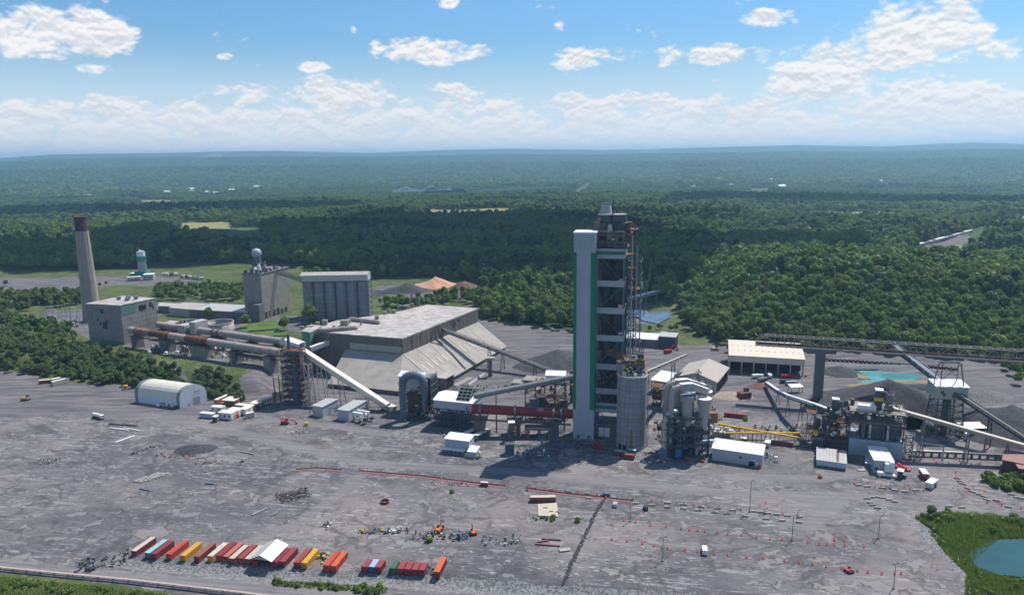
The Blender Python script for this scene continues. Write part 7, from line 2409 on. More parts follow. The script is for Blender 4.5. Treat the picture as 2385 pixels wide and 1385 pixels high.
sd_2 = MB().bar(W[2] + Vector((0, 0, .4)), W[3] + Vector((0, 0, .4)), 4.2, .15).build('walkway', STEEL, r)
g = G(1838, 922)
r = root('panel_canopy', 'small detached white canopy panel on posts beside the curved conveyor', 'canopy', (g[0] + 3, g[1] + 5, 0), .12)
MB().extrude_x([(0, 4.2), (5, 5), (5, 5.2), (0, 4.4)], 0, 9).build('roof', SHEET_W, r)
for x_ in (.5, 8.5):
 for y_ in (.5, 4.5): MB().cbox(x_, y_, -.2, .3, .3, 4.4).build('post', STEEL, r)
a, b = G(2120, 1062), G(2345, 1071)
o_, hd2, L2 = seg_frame(a, b)
r = root('ground_conveyor', 'low pale ground-level conveyor running along the road to the red building', 'conveyor', (a[0], a[1], 0), hd2)
MB().box(0, 0, 2.2, L2, 1.8, 2.9).build('belt_frame', CONC_D, r)
MB().box(0, .2, 2.91, L2 * .55, 1.5, 3.3).build('belt_cover', SHEET_B, r)
for k in range(12): MB().cbox(3 + k * L2 / 12, .9, -.2, .7, 1.6, 2.39).build('support', CONC_D, r)
r, L, D, h = shed('red_building', 'dark red sheet building with a sloping grey roof at the right edge', (2332, 1098), (2400, 1112), (2332, 1070), (2345, 1056), 'mono', BRICK_R, worn('dull_red_roof', (.32, .17, .15), (.2, .12, .1), .3), 1.0, depth=14)
MB().box(L * .1, -.12, 1, L * .35, -.01, 5).build('door', STEEL_D, r)
shed('red_building', 'smaller dark red block nearer the grass at the right edge', (2370, 1116), (2430, 1124), (2370, 1090), None, 'flat', BRICK_R, MATS['dull_red_roof'], depth=8)
g = G(2268, 1025)
r = root('white_panel_roof', 'bright white triangular roof under the pale conveyor near the second stockpile', 'canopy', (g[0] - 4, g[1] + 4, 0), .05)
MB().extrude_x([(0, 5.2), (7, 6.4), (7, 6.6), (0, 5.4)], 0, 15).build('roof', SHEET_W, r)
for x_ in (.5, 7, 14): MB().cbox(x_, .5, -.2, .4, .4, 5.3).cbox(x_, 6.3, -.2, .4, .4, 6.4).build('post', STEEL, r)
# yellow pipes on a trestle
r = root('yellow_pipe', 'upper yellow pipe sloping right from the raw mill, crossing the level one', 'pipe', (*G(1670, 1000), 0))
o_ = G(1670, 1000)
def pq(x, y, z):
 g = G(x, y, z)
 return Vector((g[0] - o_[0], g[1] - o_[1], z))
a, b = pq(1672, 987, 9), pq(1872, 1021, 4.5)
MB().tube([a, b], .62, 12).build('pipe', YELLOW, r)
pk = MB()
for k in range(20):
 p = a + (b - a) * ((k + .3) / 20)
 pk.bar((p.x, p.y, -.2), (p.x, p.y, p.z - .5), .2)
 if k % 2: pk.bar((p.x, p.y, 1), (p.x + 3, p.y, 3), .12)
pk.build('posts', STEEL_D, r)
r = root('yellow_pipe', 'level yellow pipe running from the raw mill to the feeder station', 'pipe', (*G(1670, 1000), 0))
a, b = pq(1692, 1008, 5.6), pq(1890, 1008, 6.6)
MB().tube([a, b], .55, 12).build('pipe', YELLOW, r)
pk = MB()
for k in range(18):
 p = a + (b - a) * ((k + .5) / 18)
 pk.bar((p.x, p.y, -.2), (p.x, p.y, p.z - .5), .2)
pk.bar(a - Vector((0, 1, 3.6)), b - Vector((0, 1, 4)), 1.2, .2)
pk.build('posts', STEEL_D, r)
clutter(r, 4, 48, -4, 2, .1, 1.3, 50, [WHITE, STEEL_D, BRICK_R, GALV], 97, .5, 1.6, 'pipework')
g = G(1683, 1020)
r = root('beige_skid', 'beige machine skid of boxes between raw mill and ribbed office', 'machine', (g[0] - 2, g[1], 0), hd)
MB().box(-4, 0, 0, 6, 6, 3.6).build('body', CONC_L, r)
clutter(r, -5, 9, -1, 6, 3, 5.4, 24, [CONC_L, RUST_L, WHITE], 98, .8, 2.4, 'cabinet')
# far bridges over the river
zw = -46
TB = worn('bridge_pale_green', (.75, .82, .80), (.62, .7, .68), .02, .3)
def truss_bridge(label, pts, m, deckm, nm='truss_bridge'):
 """pts: (px, deck py, top py)"""
 Yd = 3900.0
 P = []
 for px, py, ty in pts:
  d = ray(px, py)
  t = Yd / d[1]
  x, z = d[0] * t, CH + d[2] * t
  d2 = ray(px, ty)
  P.append((x, z, CH + d2[2] * Yd / d2[1]))
 r = root(nm, label, 'bridge', (P[0][0], Yd, 0))
 x0 = P[0][0]
 for sd in (-6, 6):
  mb = MB()
  for (xa, za, ta), (xb, zb, tb) in zip(P[:-1], P[1:]):
   mb.bar((xa - x0, sd, za), (xb - x0, sd, zb), 3.0)
   mb.bar((xa - x0, sd, ta), (xb - x0, sd, tb), 3.2)
   n_ = 2
   for k in range(n_):
    f, f2 = k / n_, (k + 1) / n_
    l = lambda u, v, f: u + (v - u) * f
    mb.bar((l(xa, xb, f) - x0, sd, l(za, zb, f)), (l(xa, xb, f) - x0, sd, l(ta, tb, f)), 1.6)
    mb.bar((l(xa, xb, f) - x0, sd, l(za, zb, f)), (l(xa, xb, f2) - x0, sd, l(ta, tb, f2)), 1.5)
  mb.build('side_truss', m, r)
 dk = MB()
 for (xa, za, ta), (xb, zb, tb) in zip(P[:-1], P[1:]): dk.bar((xa - x0, 0, za), (xb - x0, 0, zb), 12, 3.5)
 dk.build('deck', deckm, r)
 for k in range(0, len(P), 2):
  MB().cbox(P[k][0] - x0, 0, zw - 4, 6, 12, P[k][1] - zw + 3).build('pier', CONC_L, r)
 return r
sag = lambda x, a, b, h0, h1: h0 + (h1 - h0) * math.sin(math.pi * (x - a) / (b - a))
truss_bridge('far pale green cantilever bridge with two peaks rising over the tree line', [(915, 446.5, 444), (930, 446, 439), (944, 445.5, 434.5), (958, 445, 440), (975, 444.5, 443), (990, 444, 438.5), (1004, 443.5, 433), (1020, 443, 439), (1036, 442.5, 441), (1050, 442, 440)], TB, TB)
DK = worn('bridge_dark', (.07, .085, .10), (.05, .06, .08), .02, .3)
truss_bridge('dark arched truss bridge crossing in front of the pale one', [(986, 449, 447)] + [(986 + 6.3 * k, 449 - .1 * k, 448.5 - 12.5 * math.sin(math.pi * k / 10)) for k in range(1, 10)] + [(1048, 447.6, 445)] + [(1048 + 5 * k, 447.5, 447 - 8.5 * math.sin(math.pi * k / 8)) for k in range(1, 8)] + [(1088, 447, 445)], DK, DK)
r = truss_bridge('long low approach viaduct leading right from the far bridges', [(1088 + 15.5 * k, 446.5 - .75 * k, 445.6 - .75 * k) for k in range(15)], GALV, GALV, 'approach_viaduct')
# pale specks of far houses
rs = random.Random(4)
for k in range(34):
 px, py = rs.choice([(rs.uniform(480, 620), rs.uniform(395, 440)), (rs.uniform(1585, 1720), rs.uniform(380, 428)), (rs.uniform(1850, 2380), rs.uniform(385, 420)), (rs.uniform(380, 560), rs.uniform(432, 440)), (rs.uniform(1700, 1850), rs.uniform(385, 425))])
 g = G(px, py, -10)
 z_ = lz(*g)
 r = root('far_house', 'tiny pale house among the trees of the far plain', 'house', (g[0], g[1], z_), rs.random() * 3, 'houses of the far plain')
 s_ = rs.uniform(.7, 1.5) * 1.6
 MB().box(-9 * s_, -6 * s_, -3, 9 * s_, 6 * s_, 11 * s_).build('wall', SHEET_W, r)
 MB().extrude_x([(-6.5 * s_, 11 * s_ + .1), (6.5 * s_, 11 * s_ + .1), (0, 15 * s_)], -9.4 * s_, 9.4 * s_).build('roof', SHEET_W if k % 3 else CONC_D, r)
g = G(165, 444, -5)
z_ = lz(*g)
r = root('far_warehouse', 'wide white warehouse roof far off at the left tree line', 'building', (g[0], g[1], z_), .05)
MB().box(-110, 0, -5, 90, 90, 15).build('wall', SHEET_W, r)
MB().box(-112, -2, 15.01, 92, 92, 17).build('roof', worn('far_white', (.8, .74, .7), (.7, .65, .62), .01, .3), r)
for lb, nm, A, B, z_, w_ in (('distant pale covered conveyor along the valley road in the wood', 'valley_conveyor', (2135, 583), (2262, 547), 5, 5), ('pale covered conveyor above the creek right of the tower', 'creek_conveyor', (1452, 700), (1600, 676), 7, 4)):
 a, b = G(*A, z_), G(*B, z_)
 za, zb = max(z_, lz(*a) + 4), max(z_, lz(*b) + 4)
 r = root(nm, lb, 'conveyor', (a[0], a[1], 0))
 d_ = Vector((b[0] - a[0], b[1] - a[1], zb))
 MB().bar((0, 0, za), d_, w_, 3).build('gallery', GALV, r)
 MB().bar((0, 0, za + 1.7), d_ + Vector((0, 0, 1.7)), w_ + .6, .5).build('roof', SHEET_W, r)
 for k in range(7):
  p = Vector((0, 0, za)).lerp(d_, k / 6)
  MB().cbox(p.x, p.y, -10, 1.2, 2, p.z + 8).build('support', CONC_D, r)
# ------------------------------------------------------------ shipping containers
def cont_mesh(L, H=2.6):
 b, rf, dr = MB(), MB(), MB()
 b.box(0.05, .05, .16, 2.39, L - .05, H - .06)
 n = int(L / .55)
 for k in range(n):
  y = .25 + (L - .5) * k / n
  b.box(-.01, y, .25, .049, y + .25, H - .2)
  b.box(2.391, y, .25, 2.45, y + .25, H - .2)
 fr_ = MB()
 for x in (0, 2.30):
  for y in (0, L - .14): fr_.box(x, y, 0, x + .14, y + .14, H - .004)
  fr_.box(x, .141, 0, x + .14, L - .141, .15).box(x, .141, H - .16, x + .14, L - .141, H - .004)
 rf.box(.02, .02, H, 2.42, L - .02, H + .03)
 for k in range(int(L / 1.2)):
  rf.box(.25, .4 + k * 1.2, H + .031, 2.19, .9 + k * 1.2, H + .07)
 for x in (.16, 1.24): dr.box(x, -.05, .2, x + 1.04, .049, H - .1)
 lb_ = MB()
 for x in (.45, .85, 1.55, 1.95): lb_.box(x - .03, -.1, .2, x + .03, -.051, H - .15)
 return [(nm, m.build(nm, MATS['red_paint'], None, True)) for nm, m in (('body', b), ('frame', fr_), ('roof', rf), ('door', dr), ('locking_bar', lb_))]
CM = {}
def paint(c, fade=.35):
 k = 'container_paint_%d_%d_%d' % tuple(int(q * 100) for q in c)
 return worn(k, c, tuple(q * .72 + .03 for q in c), .5, .6, .55, rust=fade)
def container(g, hd, L, label, body, roof=None, z=0.0, H=2.6, group=None):
 """g front-left corner, hd heading of the long axis"""
 if (L, H) not in CM: CM[(L, H)] = cont_mesh(L, H)
 r = root('shipping_container', label, 'container', (g[0], g[1], z), hd - math.pi / 2, group)
 for nm, me in CM[(L, H)]:
  o = share(nm, me, o if nm == 'locking_bar' else r)
  o.material_slots[0].link = 'OBJECT'
  o.material_slots[0].material = (roof or body) if nm == 'roof' else body
 return r
mar, mar2, redc, org, yel = paint((.24, .035, .045)), paint((.30, .05, .055)), paint((.50, .07, .035)), paint((.55, .13, .04)), paint((.62, .33, .04))
pinkb, cream, tealr, bluec, greenc, brown = paint((.30, .10, .08)), paint((.55, .47, .38)), paint((.30, .52, .48)), paint((.06, .13, .25)), paint((.05, .13, .07)), paint((.20, .06, .05))
fadep, salm, lblue = paint((.42, .14, .12)), paint((.45, .14, .09)), paint((.35, .45, .62))
ca = lambda x, y: (280 + x / 5.9625, 1230 + y / 5.9625)
cb = lambda x, y: (660 + x / 5.9625, 1230 + y / 5.9625)
ROWC = [(ca(158, 385), 11.6, mar, cream, 'maroon container with a dusty white roof, leftmost of the long row'), (ca(345, 414), 11, bluec, tealr, 'dark blue container with a pale teal roof'),
  (ca(432, 428), 11, mar, mar, 'maroon container tight beside the teal-roofed one'), (ca(640, 430), 11, redc, redc, 'bright red container standing alone'), (ca(835, 452), 10.8, yel, yel, 'mustard yellow container with a patched roof standing alone'),
  (ca(1028, 465), 11, brown, pinkb, 'brown container with a pinkish faded roof'), (ca(1215, 458), 10.8, yel, paint((.62, .50, .46)), 'orange-yellow container with a pale pink roof'), (ca(1335, 452), 11, mar2, mar, 'maroon container right of the pale pink roofed one'),
  (ca(1430, 466), 11.2, mar, salm, 'container with a salmon roof'), (ca(1512, 492), 10.6, brown, cream, 'brown container with a cream roof left of a maroon one'), (ca(1628, 490), 11, mar, mar2, 'maroon container between two cream roofed ones'),
  (ca(1730, 498), 10.8, brown, cream, 'brown container with a cream roof nearer the white gable roof'), (ca(1830, 520), 11, mar, mar2, 'maroon container under the left side of the white gable roof'), (ca(2105, 540), 11, mar, mar, 'maroon container under the right side of the white gable roof'),
  (ca(2210, 535), 11, mar, mar2, 'maroon container just right of the gable-roofed pair'), (cb(145, 550), 11, mar, mar2, 'dark red container beside the yellow one near the row centre'), (cb(248, 555), 11, yel, yel, 'rust-spotted yellow container right of a dark red one'),
  (cb(553, 590), 11, redc, redc, 'red container, left of an orange-red pair'), (cb(655, 598), 11.2, redc, org, 'orange-red container, right of an orange-red pair'),
  (cb(1083, 610), 5.6, mar, mar2, 'short maroon container left of the blue one'), (cb(1185, 610), 5.6, bluec, lblue, 'short blue container with a pale blue roof'), (cb(1272, 615), 5.6, mar, mar2, 'short maroon container right of the blue one'),
  (cb(1472, 630), 5.6, greenc, greenc, 'short dark green container'), (cb(1578, 638), 5.6, mar, mar2, 'short red container next to the green one'), (cb(1678, 643), 5.6, mar, mar2, 'short red container, second from the green one'),
  (cb(1778, 650), 5.6, mar, mar2, 'short red container, third from the green one'), (cb(1875, 655), 5.6, mar, mar2, 'short red container, last and farthest from the green one'), (cb(2085, 682), 11, mar, org, 'orange-roofed red container alone at the right end of the row')]
for i, (p, L, b_, rf_, lb) in enumerate(ROWC):
 container(G(*p), rad(75.5 + 4 * i / 27), L, lb, b_, rf_, group='containers in the long row by the stone bank')
# gable roof spanning the pair
g = G(*ca(1850, 520))
hd_ = rad(77.5)
r = root('gable_canopy', 'white gable roof spanning between two containers of the row', 'canopy', (g[0] + .3, g[1] - .2, 0), hd_ - math.pi / 2)
for k, (xa, za, xb, zb, m) in enumerate(((-1.2, 3.4, 3.6, 5.6, SHEET_G), (3.62, 5.6, 8.6, 3.4, SHEET_W))):
 mb = MB()
 mb.add([(xa, -1, za), (xb, -1, zb), (xb, 12.2, zb), (xa, 12.2, za), (xa, -1, za + .15), (xb, -1, zb + .15), (xb, 12.2, zb + .15), (xa, 12.2, za + .15)], [(3, 2, 1, 0), (4, 5, 6, 7), (0, 1, 5, 4), (1, 2, 6, 5), (2, 3, 7, 6), (3, 0, 4, 7)])
 mb.build('roof_slope', m, r)
MB().add([(-.8, 0, 3.2), (8, 0, 3.2), (3.6, 0, 5.3)], [(0, 1, 2)]).build('gable_end', SHEET_G, r)
for x_ in (.2, 7.2): 
 for y_ in (.5, 10.5): MB().cbox(x_, y_, 2.6, .3, .3, .9).build('post', STEEL, r)
OTHER = [((1690, 970), (1743, 976), mar, mar2, 'maroon container alone on the stone yard behind the yellow pipes', 2.6), ((1800, 1035), (1852, 1041), mar, cream, 'dark red container with a white top lying along the yellow pipes', 2.6),
   ((1434, 1060), (1462, 1064), mar, tealr, 'dark red container with a teal roof strip beside the round silo foot', 2.6), ((1452, 1068), (1481, 1071), mar, mar2, 'red container nearest the camera at the round silo foot', 2.6),
   ((1463, 1057), (1485, 1060), bluec, tealr, 'teal roofed container tucked behind the red ones by the silo', 2.6), ((1385, 1046), (1408, 1049), mar, mar, 'small dark red container in shade at the tower foot', 2.6),
   ((1235, 1170), (1295, 1169), brown, cream, 'brown container with a cream roof alone on the yard behind the pale slab', 2.6)]
for A, B, b_, rf_, lb, hh in OTHER:
 a, b = G(*A), G(*B)
 o_, hd_, L = seg_frame(a, b)
 container((a[0] - 2.4 * math.sin(-hd_) * 0, a[1] + 2.4), hd_, max(5.0, round(L * 2) / 2), lb, b_, rf_)
# row of huts and containers left of the conveyor tower
HUT = worn('hut_white', (.72, .72, .68), (.55, .55, .5), .5, .4)
def hut(label, A, B, dp, hh, wallm, roofm, win=2, nm='site_hut', cat='cabin', z=.35, wheels=False):
 a, b = G(*A), G(*B)
 o_, hd_, L = seg_frame(a, b)
 r = root(nm, label, cat, (a[0], a[1], 0), hd_)
 MB().box(0, 0, z, L, dp, hh).build('body', wallm, r)
 MB().box(-.12, -.12, hh + .002, L + .12, dp + .12, hh + .2).build('roof', roofm, r)
 for k in range(win): MB().box(L * (k + .3) / max(win, 1), -.07, hh * .45, L * (k + .3) / max(win, 1) + L * .12, -.004, hh * .75).build('window', GLASS, r)
 MB().box(L + .004, dp * .35, z + .1, L + .07, dp * .65, hh * .8).build('door', STEEL_D if wheels else SHEET_G, r)
 for k in range(2): MB().box(L * (.15 + .6 * k), .2, -.05, L * (.22 + .6 * k), dp - .2, z - .002).build('wheel' if wheels else 'support', BLACK if wheels else CONC_D, r)
 return r
h8 = lambda x, y: (440 + x / 8.518, 900 + y / 8.518)
CRW = worn('hut_cream_roof', (.66, .62, .54), (.5, .47, .42), .5, .5)
hut('white hut with a low cream roof, farthest left of the hut cluster', h8(215, 615), h8(480, 640), 3.2, 3.0, lblue, CRW, 0)
hut('small white hut with two dark windows at the back of the hut cluster', h8(432, 500), h8(660, 520), 4, 3.4, HUT, CRW, 2)
hut('largest white hut with three windows at the front of the hut cluster', h8(585, 645), h8(850, 672), 5.0, 4.4, HUT, CRW, 3)
hut('white hut with a brown cream roof behind the largest hut', h8(760, 590), h8(990, 610), 6, 4.2, HUT, CRW, 3)
hut('pale hut with an open dark end right of the cluster centre', h8(1000, 565), h8(1140, 580), 7, 4.0, HUT, CRW, 0)
hut('grey box trailer with a white roof at the right end of the hut cluster', h8(1150, 640), h8(1300, 605), 2.6, 3.2, SHEET_G, CRW, 0)
hut('small dark open-sided box in front of the hut cluster', h8(465, 700), h8(545, 712), 3, 3.4, STEEL_D, CRW, 0, nm='storage_box', cat='box')
g = G(*h8(955, 615))
r = root('fuel_tank', 'small bright red fuel tank between two white huts', 'tank', (g[0], g[1], 0))
MB().lathe(0, 0, [(1.5, 0), (1.5, 2.3), (1.2, 2.6)], 14).build('body', RED, r)
MB().box(-.4, -1.7, .3, .4, -1.45, 1.8).build('panel', WHITE, r)
a = container(G(*h8(655, 372)), rad(22), 10.5, 'reddish container forming the near wall of a double-width shelter', mar2, CRW)
hut('double-width red shelter with a wide stained flat roof and dark opening', h8(660, 375), h8(905, 392), 13, 3.6, brown, CRW, 1, nm='shelter', cat='shelter')
hut('orange container with a pale roof behind the dome barn corner', h8(505, 350), h8(570, 358), 13, 3.2, org, CRW, 0, nm='orange_container', cat='container')
hut('maroon shelter with a white frame roof behind the white huts', h8(920, 470), h8(1270, 505), 4, 3.6, brown, CRW, 0, nm='shelter', cat='shelter')
hut('dark green container with a white roof by the gravel slope', h8(1205, 420), h8(1370, 440), 6, 3.2, greenc, CRW, 0, nm='green_container', cat='container')
hut('weathered cream cabin with four windows along the gravel slope', h8(1440, 390), h8(1650, 318), 3.2, 4.0, cream, CRW, 4)
a, b = G(*h8(1670, 330)), G(*h8(1900, 250))
o_, hd_, L = seg_frame(a, b)
r = root('retaining_wall', 'tall cream concrete retaining wall beside the conveyor tower', 'wall', (a[0], a[1], 0), hd_)
MB().box(0, 0, -.5, L, .8, 7).build('wall', CONC_L, r)
for k in range(5): MB().box(L * k / 5, -.3, -.5, L * k / 5 + .6, -.01, 6.6).build('buttress', CONC_L, r)
# containers at the far left of the yard
container(G(93, 892), rad(18), 10, 'dark red container with a white roof at the far left by the bushes', mar, CRW)
hut('cream box container behind its twin at the far left', (124, 893), (144, 888), 3, 3, cream, CRW, 0, nm='cream_container', cat='container')
hut('longer cream box container nearest the camera at the far left', (125, 899), (163, 889), 3, 3, cream, CRW, 0, nm='cream_container', cat='container')
g = G(293, 906)
r = root('yellow_cabinet', 'small bright yellow cabinet beside the dome barn', 'cabinet', (g[0], g[1], 0), .3)
MB().cbox(0, 0, 0, 2.6, 2.2, 3.0).build('body', YELLOW, r)
MB().box(-1.2, -1.2, .2, 0, -1.11, 2.7).build('door', ORANGE, r)
# dome barn of fabric on an arched frame
b0, b1, b2 = G(420, 951), G(483, 934), G(316, 936)
o_, hd_, Lg_ = seg_frame(b0, b1)
LB = (Vector(b2) - Vector(b0)).length
r = root('dome_barn', 'fabric dome barn with a rounded cream roof and white end wall with roller door', 'building', (b0[0], b0[1], 0), hd_)
Wb = Lg_
perp = (Vector(b2) - Vector(b0))
hwall, htop = 5.4, 14.0
prof = [(0, 0), (0, hwall)] 
for k in range(1, 12):
 t = math.pi * k / 12
 prof.append((Wb / 2 - Wb / 2 * math.cos(t), hwall + (htop - hwall) * math.sin(t) ** .82))
prof += [(Wb, hwall), (Wb, 0)]
c_, s_ = math.cos(-hd_), math.sin(-hd_)
pd = Vector((perp.x * c_ - perp.y * s_, perp.x * s_ + perp.y * c_, 0)) / LB
def skin(nm, i0, i1, l0, l1, m, t=0.0):
 mb = MB()
 pts = prof[i0:i1 + 1]
 vs = [(p[0] + pd.x * l, p[1] * 0 + pd.y * l, p[1] + t) for l in (l0, l1) for p in pts]
 k = len(pts)
 mb.add(vs, [(i, i + 1, k + i + 1, k + i) for i in range(k - 1)], False)
 return mb.build(nm, m, r)
FAB = worn('cream_fabric', (.66, .62, .52), (.56, .52, .44), .12, .4, .6)
GF = worn('green_fabric', (.20, .28, .24), (.14, .2, .18), .3, .4)
nbay = 9
for k in range(nbay):
 l0, l1 = LB * (.07 + .86 * k / nbay), LB * (.07 + .86 * (k + .985) / nbay)
 skin('roof_fabric', 1, 13, l0, l1, FAB)
skin('wall_fabric', 0, 1, LB * .07, LB * .93, worn('pale_wall_fabric', (.62, .68, .72), (.5, .56, .6), .3))
skin('wall_fabric', 13, 14, LB * .07, LB * .93, MATS['pale_wall_fabric'])
skin('end_band', 0, 14, 0, LB * .068, GF)
skin('end_band', 0, 14, LB * .932, LB, GF)
for l_, nm in ((.02, 'front_wall'), (LB - .02, 'back_wall')):
 mb = MB()
 mb.add([(p[0] + pd.x * l_, pd.y * l_, p[1]) for p in prof], [tuple(range(len(prof)))])
 mb.build(nm, MATS['white_paint'], r)
for x0, x1, z0, z1, m, nm in ((Wb * .50, Wb * .74, 0, 5.2, SHEET_G, 'roller_door'), (Wb * .30, Wb * .36, 0, 2.2, SHEET_G, 'door'), (Wb * .56, Wb * .61, 8.2, 9.6, SHEET_G, 'vent'), (Wb * .68, Wb * .73, 8.2, 9.6, SHEET_G, 'vent')):
 MB().box(x0, -.12, z0, x1, -.02, z1).build(nm, m, r)
g = G(385, 948)
r = root('scrap_row', 'row of white tanks and dark parts lying along the dome barn side', 'scrap', (g[0], g[1], 0), -.25)
clutter(r, -6, 9, -1, 2, .1, 1.2, 26, [WHITE, STEEL_D, GALV], 110, .8, 2.0, 'scrap_part')
# ------------------------------------------------------------ vehicles
def car_meshes(kind):
 L, W, H = {'truck': (5.4, 1.95, 1.85), 'suv': (4.8, 1.9, 1.75), 'van': (5.6, 2.0, 2.35)}[kind]
 b = MB()
 if kind == 'truck':
  b.extrude_x([(-L / 2, .4), (L / 2, .4), (L / 2, 1.0), (L / 2 - .1, 1.1), (1.0, 1.15), (.55, H), (-.6, H), (-.75, 1.15), (-.76, .8), (-L / 2 + .1, .8), (-L / 2 + .1, 1.15), (-L / 2, 1.15)], -W / 2, W / 2)
 elif kind == 'suv':
  b.extrude_x([(-L / 2, .4), (L / 2, .4), (L / 2, .95), (L / 2 - .15, 1.05), (1.2, 1.15), (.6, H), (-2.0, H), (-L / 2 + .05, 1.1)], -W / 2, W / 2)
 else:
  b.extrude_x([(-L / 2, .4), (L / 2, .4), (L / 2, 1.1), (1.9, 1.3), (1.3, H), (-L / 2 + .05, H)], -W / 2, W / 2)
 gl = MB()
 zt, zb = H - .12, 1.22
 y0, y1 = (-.6, .75) if kind == 'truck' else (-2.0, .85)
 for sx in (-1, 1): gl.box(sx * (W / 2 + .004) - .01, y0 + .1, zb, sx * (W / 2 + .004) + .01, y1 - .25, zt)
 ws = MB()
 yb, yt = {'truck': (1.0, .6), 'suv': (1.2, .64), 'van': (1.9, 1.34)}[kind]
 ws.add([(-W / 2 + .12, yb + .02, 1.2), (W / 2 - .12, yb + .02, 1.2), (W / 2 - .2, yt + .03, H - .08), (-W / 2 + .2, yt + .03, H - .08)], [(0, 1, 2, 3)])
 wh = MB().lathe(0, 0, [(.2, -.14), (.36, -.13), (.38, 0), (.36, .13), (.2, .14)], 14)
 wh.v = [(v[2], v[0], v[1]) for v in wh.v]
 rm = MB().lathe(0, 0, [(.2, -.15), (.2, .15)], 10)
 rm.v = [(v[2], v[0], v[1]) for v in rm.v]
 lt = MB().box(-.2, -.03, 0, .2, .03, .16)
 return dict(body=b, window=gl, windscreen=ws, wheel=wh, rim=rm, headlight=lt), (L, W)
CARS = {}
def car(px, py, hd_, kind, label, paintm, cat='car', nm='parked_car', z=None):
 if kind not in CARS:
  m_, dim = car_meshes(kind)
  CARS[kind] = ({k: v.build(k, {'body': MATS['white_paint'], 'wheel': BLACK, 'headlight': WHITE, 'rim': GALV}.get(k, GLASS), None, True) for k, v in m_.items()}, dim)
 me, (L, W) = CARS[kind]
 g = G(px, py, z or 0)
 r = root(nm, label, cat, (g[0], g[1], z or 0), hd_)
 o = share('body', me['body'], r)
 o.material_slots[0].link = 'OBJECT'
 o.material_slots[0].material = paintm
 share('window', me['window'], r)
 share('windscreen', me['windscreen'], r)
 for sx in (-1, 1):
  for y in (-L * .3, L * .31): share('rim', me['rim'], share('wheel', me['wheel'], r, (sx * (W / 2 - .1), y, .38)))
  share('headlight', me['headlight'], r, (sx * W * .32, L / 2 + .02, .75))
 return r
car(1433, 1177, -.25, 'suv', 'dark silver pickup parked nearest the stone line, left of a black car', paint((.4, .42, .42), 0), 'car')
car(1504, 1184, -.15, 'suv', 'black car parked beside the barrier blocks on the parking ground', paint((.03, .03, .035), 0))
car(1641, 1285, -.22, 'van', 'white van parked alone among the lower barrel line', paint((.8, .8, .78), 0), 'van', 'parked_van')
car(2093, 1086, 1.25, 'truck', 'red pickup truck parked close to the tall white building', paint((.45, .02, .03), 0), 'pickup')
car(2107, 1095, 1.25, 'truck', 'red pickup truck parked one row nearer the camera', paint((.5, .03, .03), 0), 'pickup')
car(2098, 1090, 1.25, 'truck', 'red pickup truck parked between two other red pickups', paint((.42, .02, .025), 0), 'pickup')
car(1410, 1155, 1.4, 'suv', 'small blue-grey car by the red barrier near the trench head', paint((.1, .14, .2), 0))
# tank truck on the left yard
def heavy(px, py, hd_, label, body, nm='tank_truck', cat='truck', tank=True, s=1.0, z=0):
 g = G(px, py, z)
 r = root(nm, label, cat, (g[0], g[1], z), hd_)
 MB().box(-4.5 * s, -1.2 * s, .7 * s, 4.6 * s, 1.2 * s, 1.1 * s).build('chassis', STEEL_D, r)
 if tank: MB().tube([(-4.4 * s, 0, 2.2 * s), (2.2 * s, 0, 2.2 * s)], 1.15 * s, 14).build('tank_body', body, r)
 else: MB().box(-4.5 * s, -1.3 * s, 1.12 * s, 2 * s, 1.3 * s, 3.2 * s).build('load_body', body, r)
 cb_ = MB().box(2.6 * s, -1.15 * s, 1.1 * s, 4.9 * s, 1.15 * s, 2.9 * s).build('cab', body, r)
 MB().box(4.901 * s, -1.0 * s, 1.9 * s, 4.95 * s, 1.0 * s, 2.6 * s).build('windscreen', GLASS, cb_)
 for x_ in (-3.5, -2.3, 3.6):
  for y_ in (-1.05, 1.05):
   MB().tube([(x_ * s, (y_ - .18) * s, .52 * s), (x_ * s, (y_ + .18) * s, .52 * s)], .52 * s, 12).build('wheel', BLACK, r)
 return r
heavy(229, 974, -.45, 'white tank truck alone on the left yard', HUT)
hut('white box trailer with red sides, rear of the two by the cone ring', (2149, 1117), (2163, 1118), 6.5, 3.2, paint((.4, .05, .04), 0), SHEET_W, 0, nm='box_trailer', cat='trailer', z=.9, wheels=True)
r = hut('white caravan ringed by orange barrels near the road bend', (2154, 1136), (2170, 1141), 7.5, 3.1, HUT, SHEET_W, 2, nm='caravan', cat='trailer', z=.6, wheels=True)
hut('white box container lying end-on beside the yellow pipes', (1780, 1041), (1792, 1043), 6.5, 2.8, lblue, SHEET_W, 0, nm='box_container', cat='container')
hut('small white topped box left of the end-on container', (1727, 1030), (1738, 1031), 3, 2.2, STEEL_D, SHEET_W, 0, nm='box_unit', cat='box')
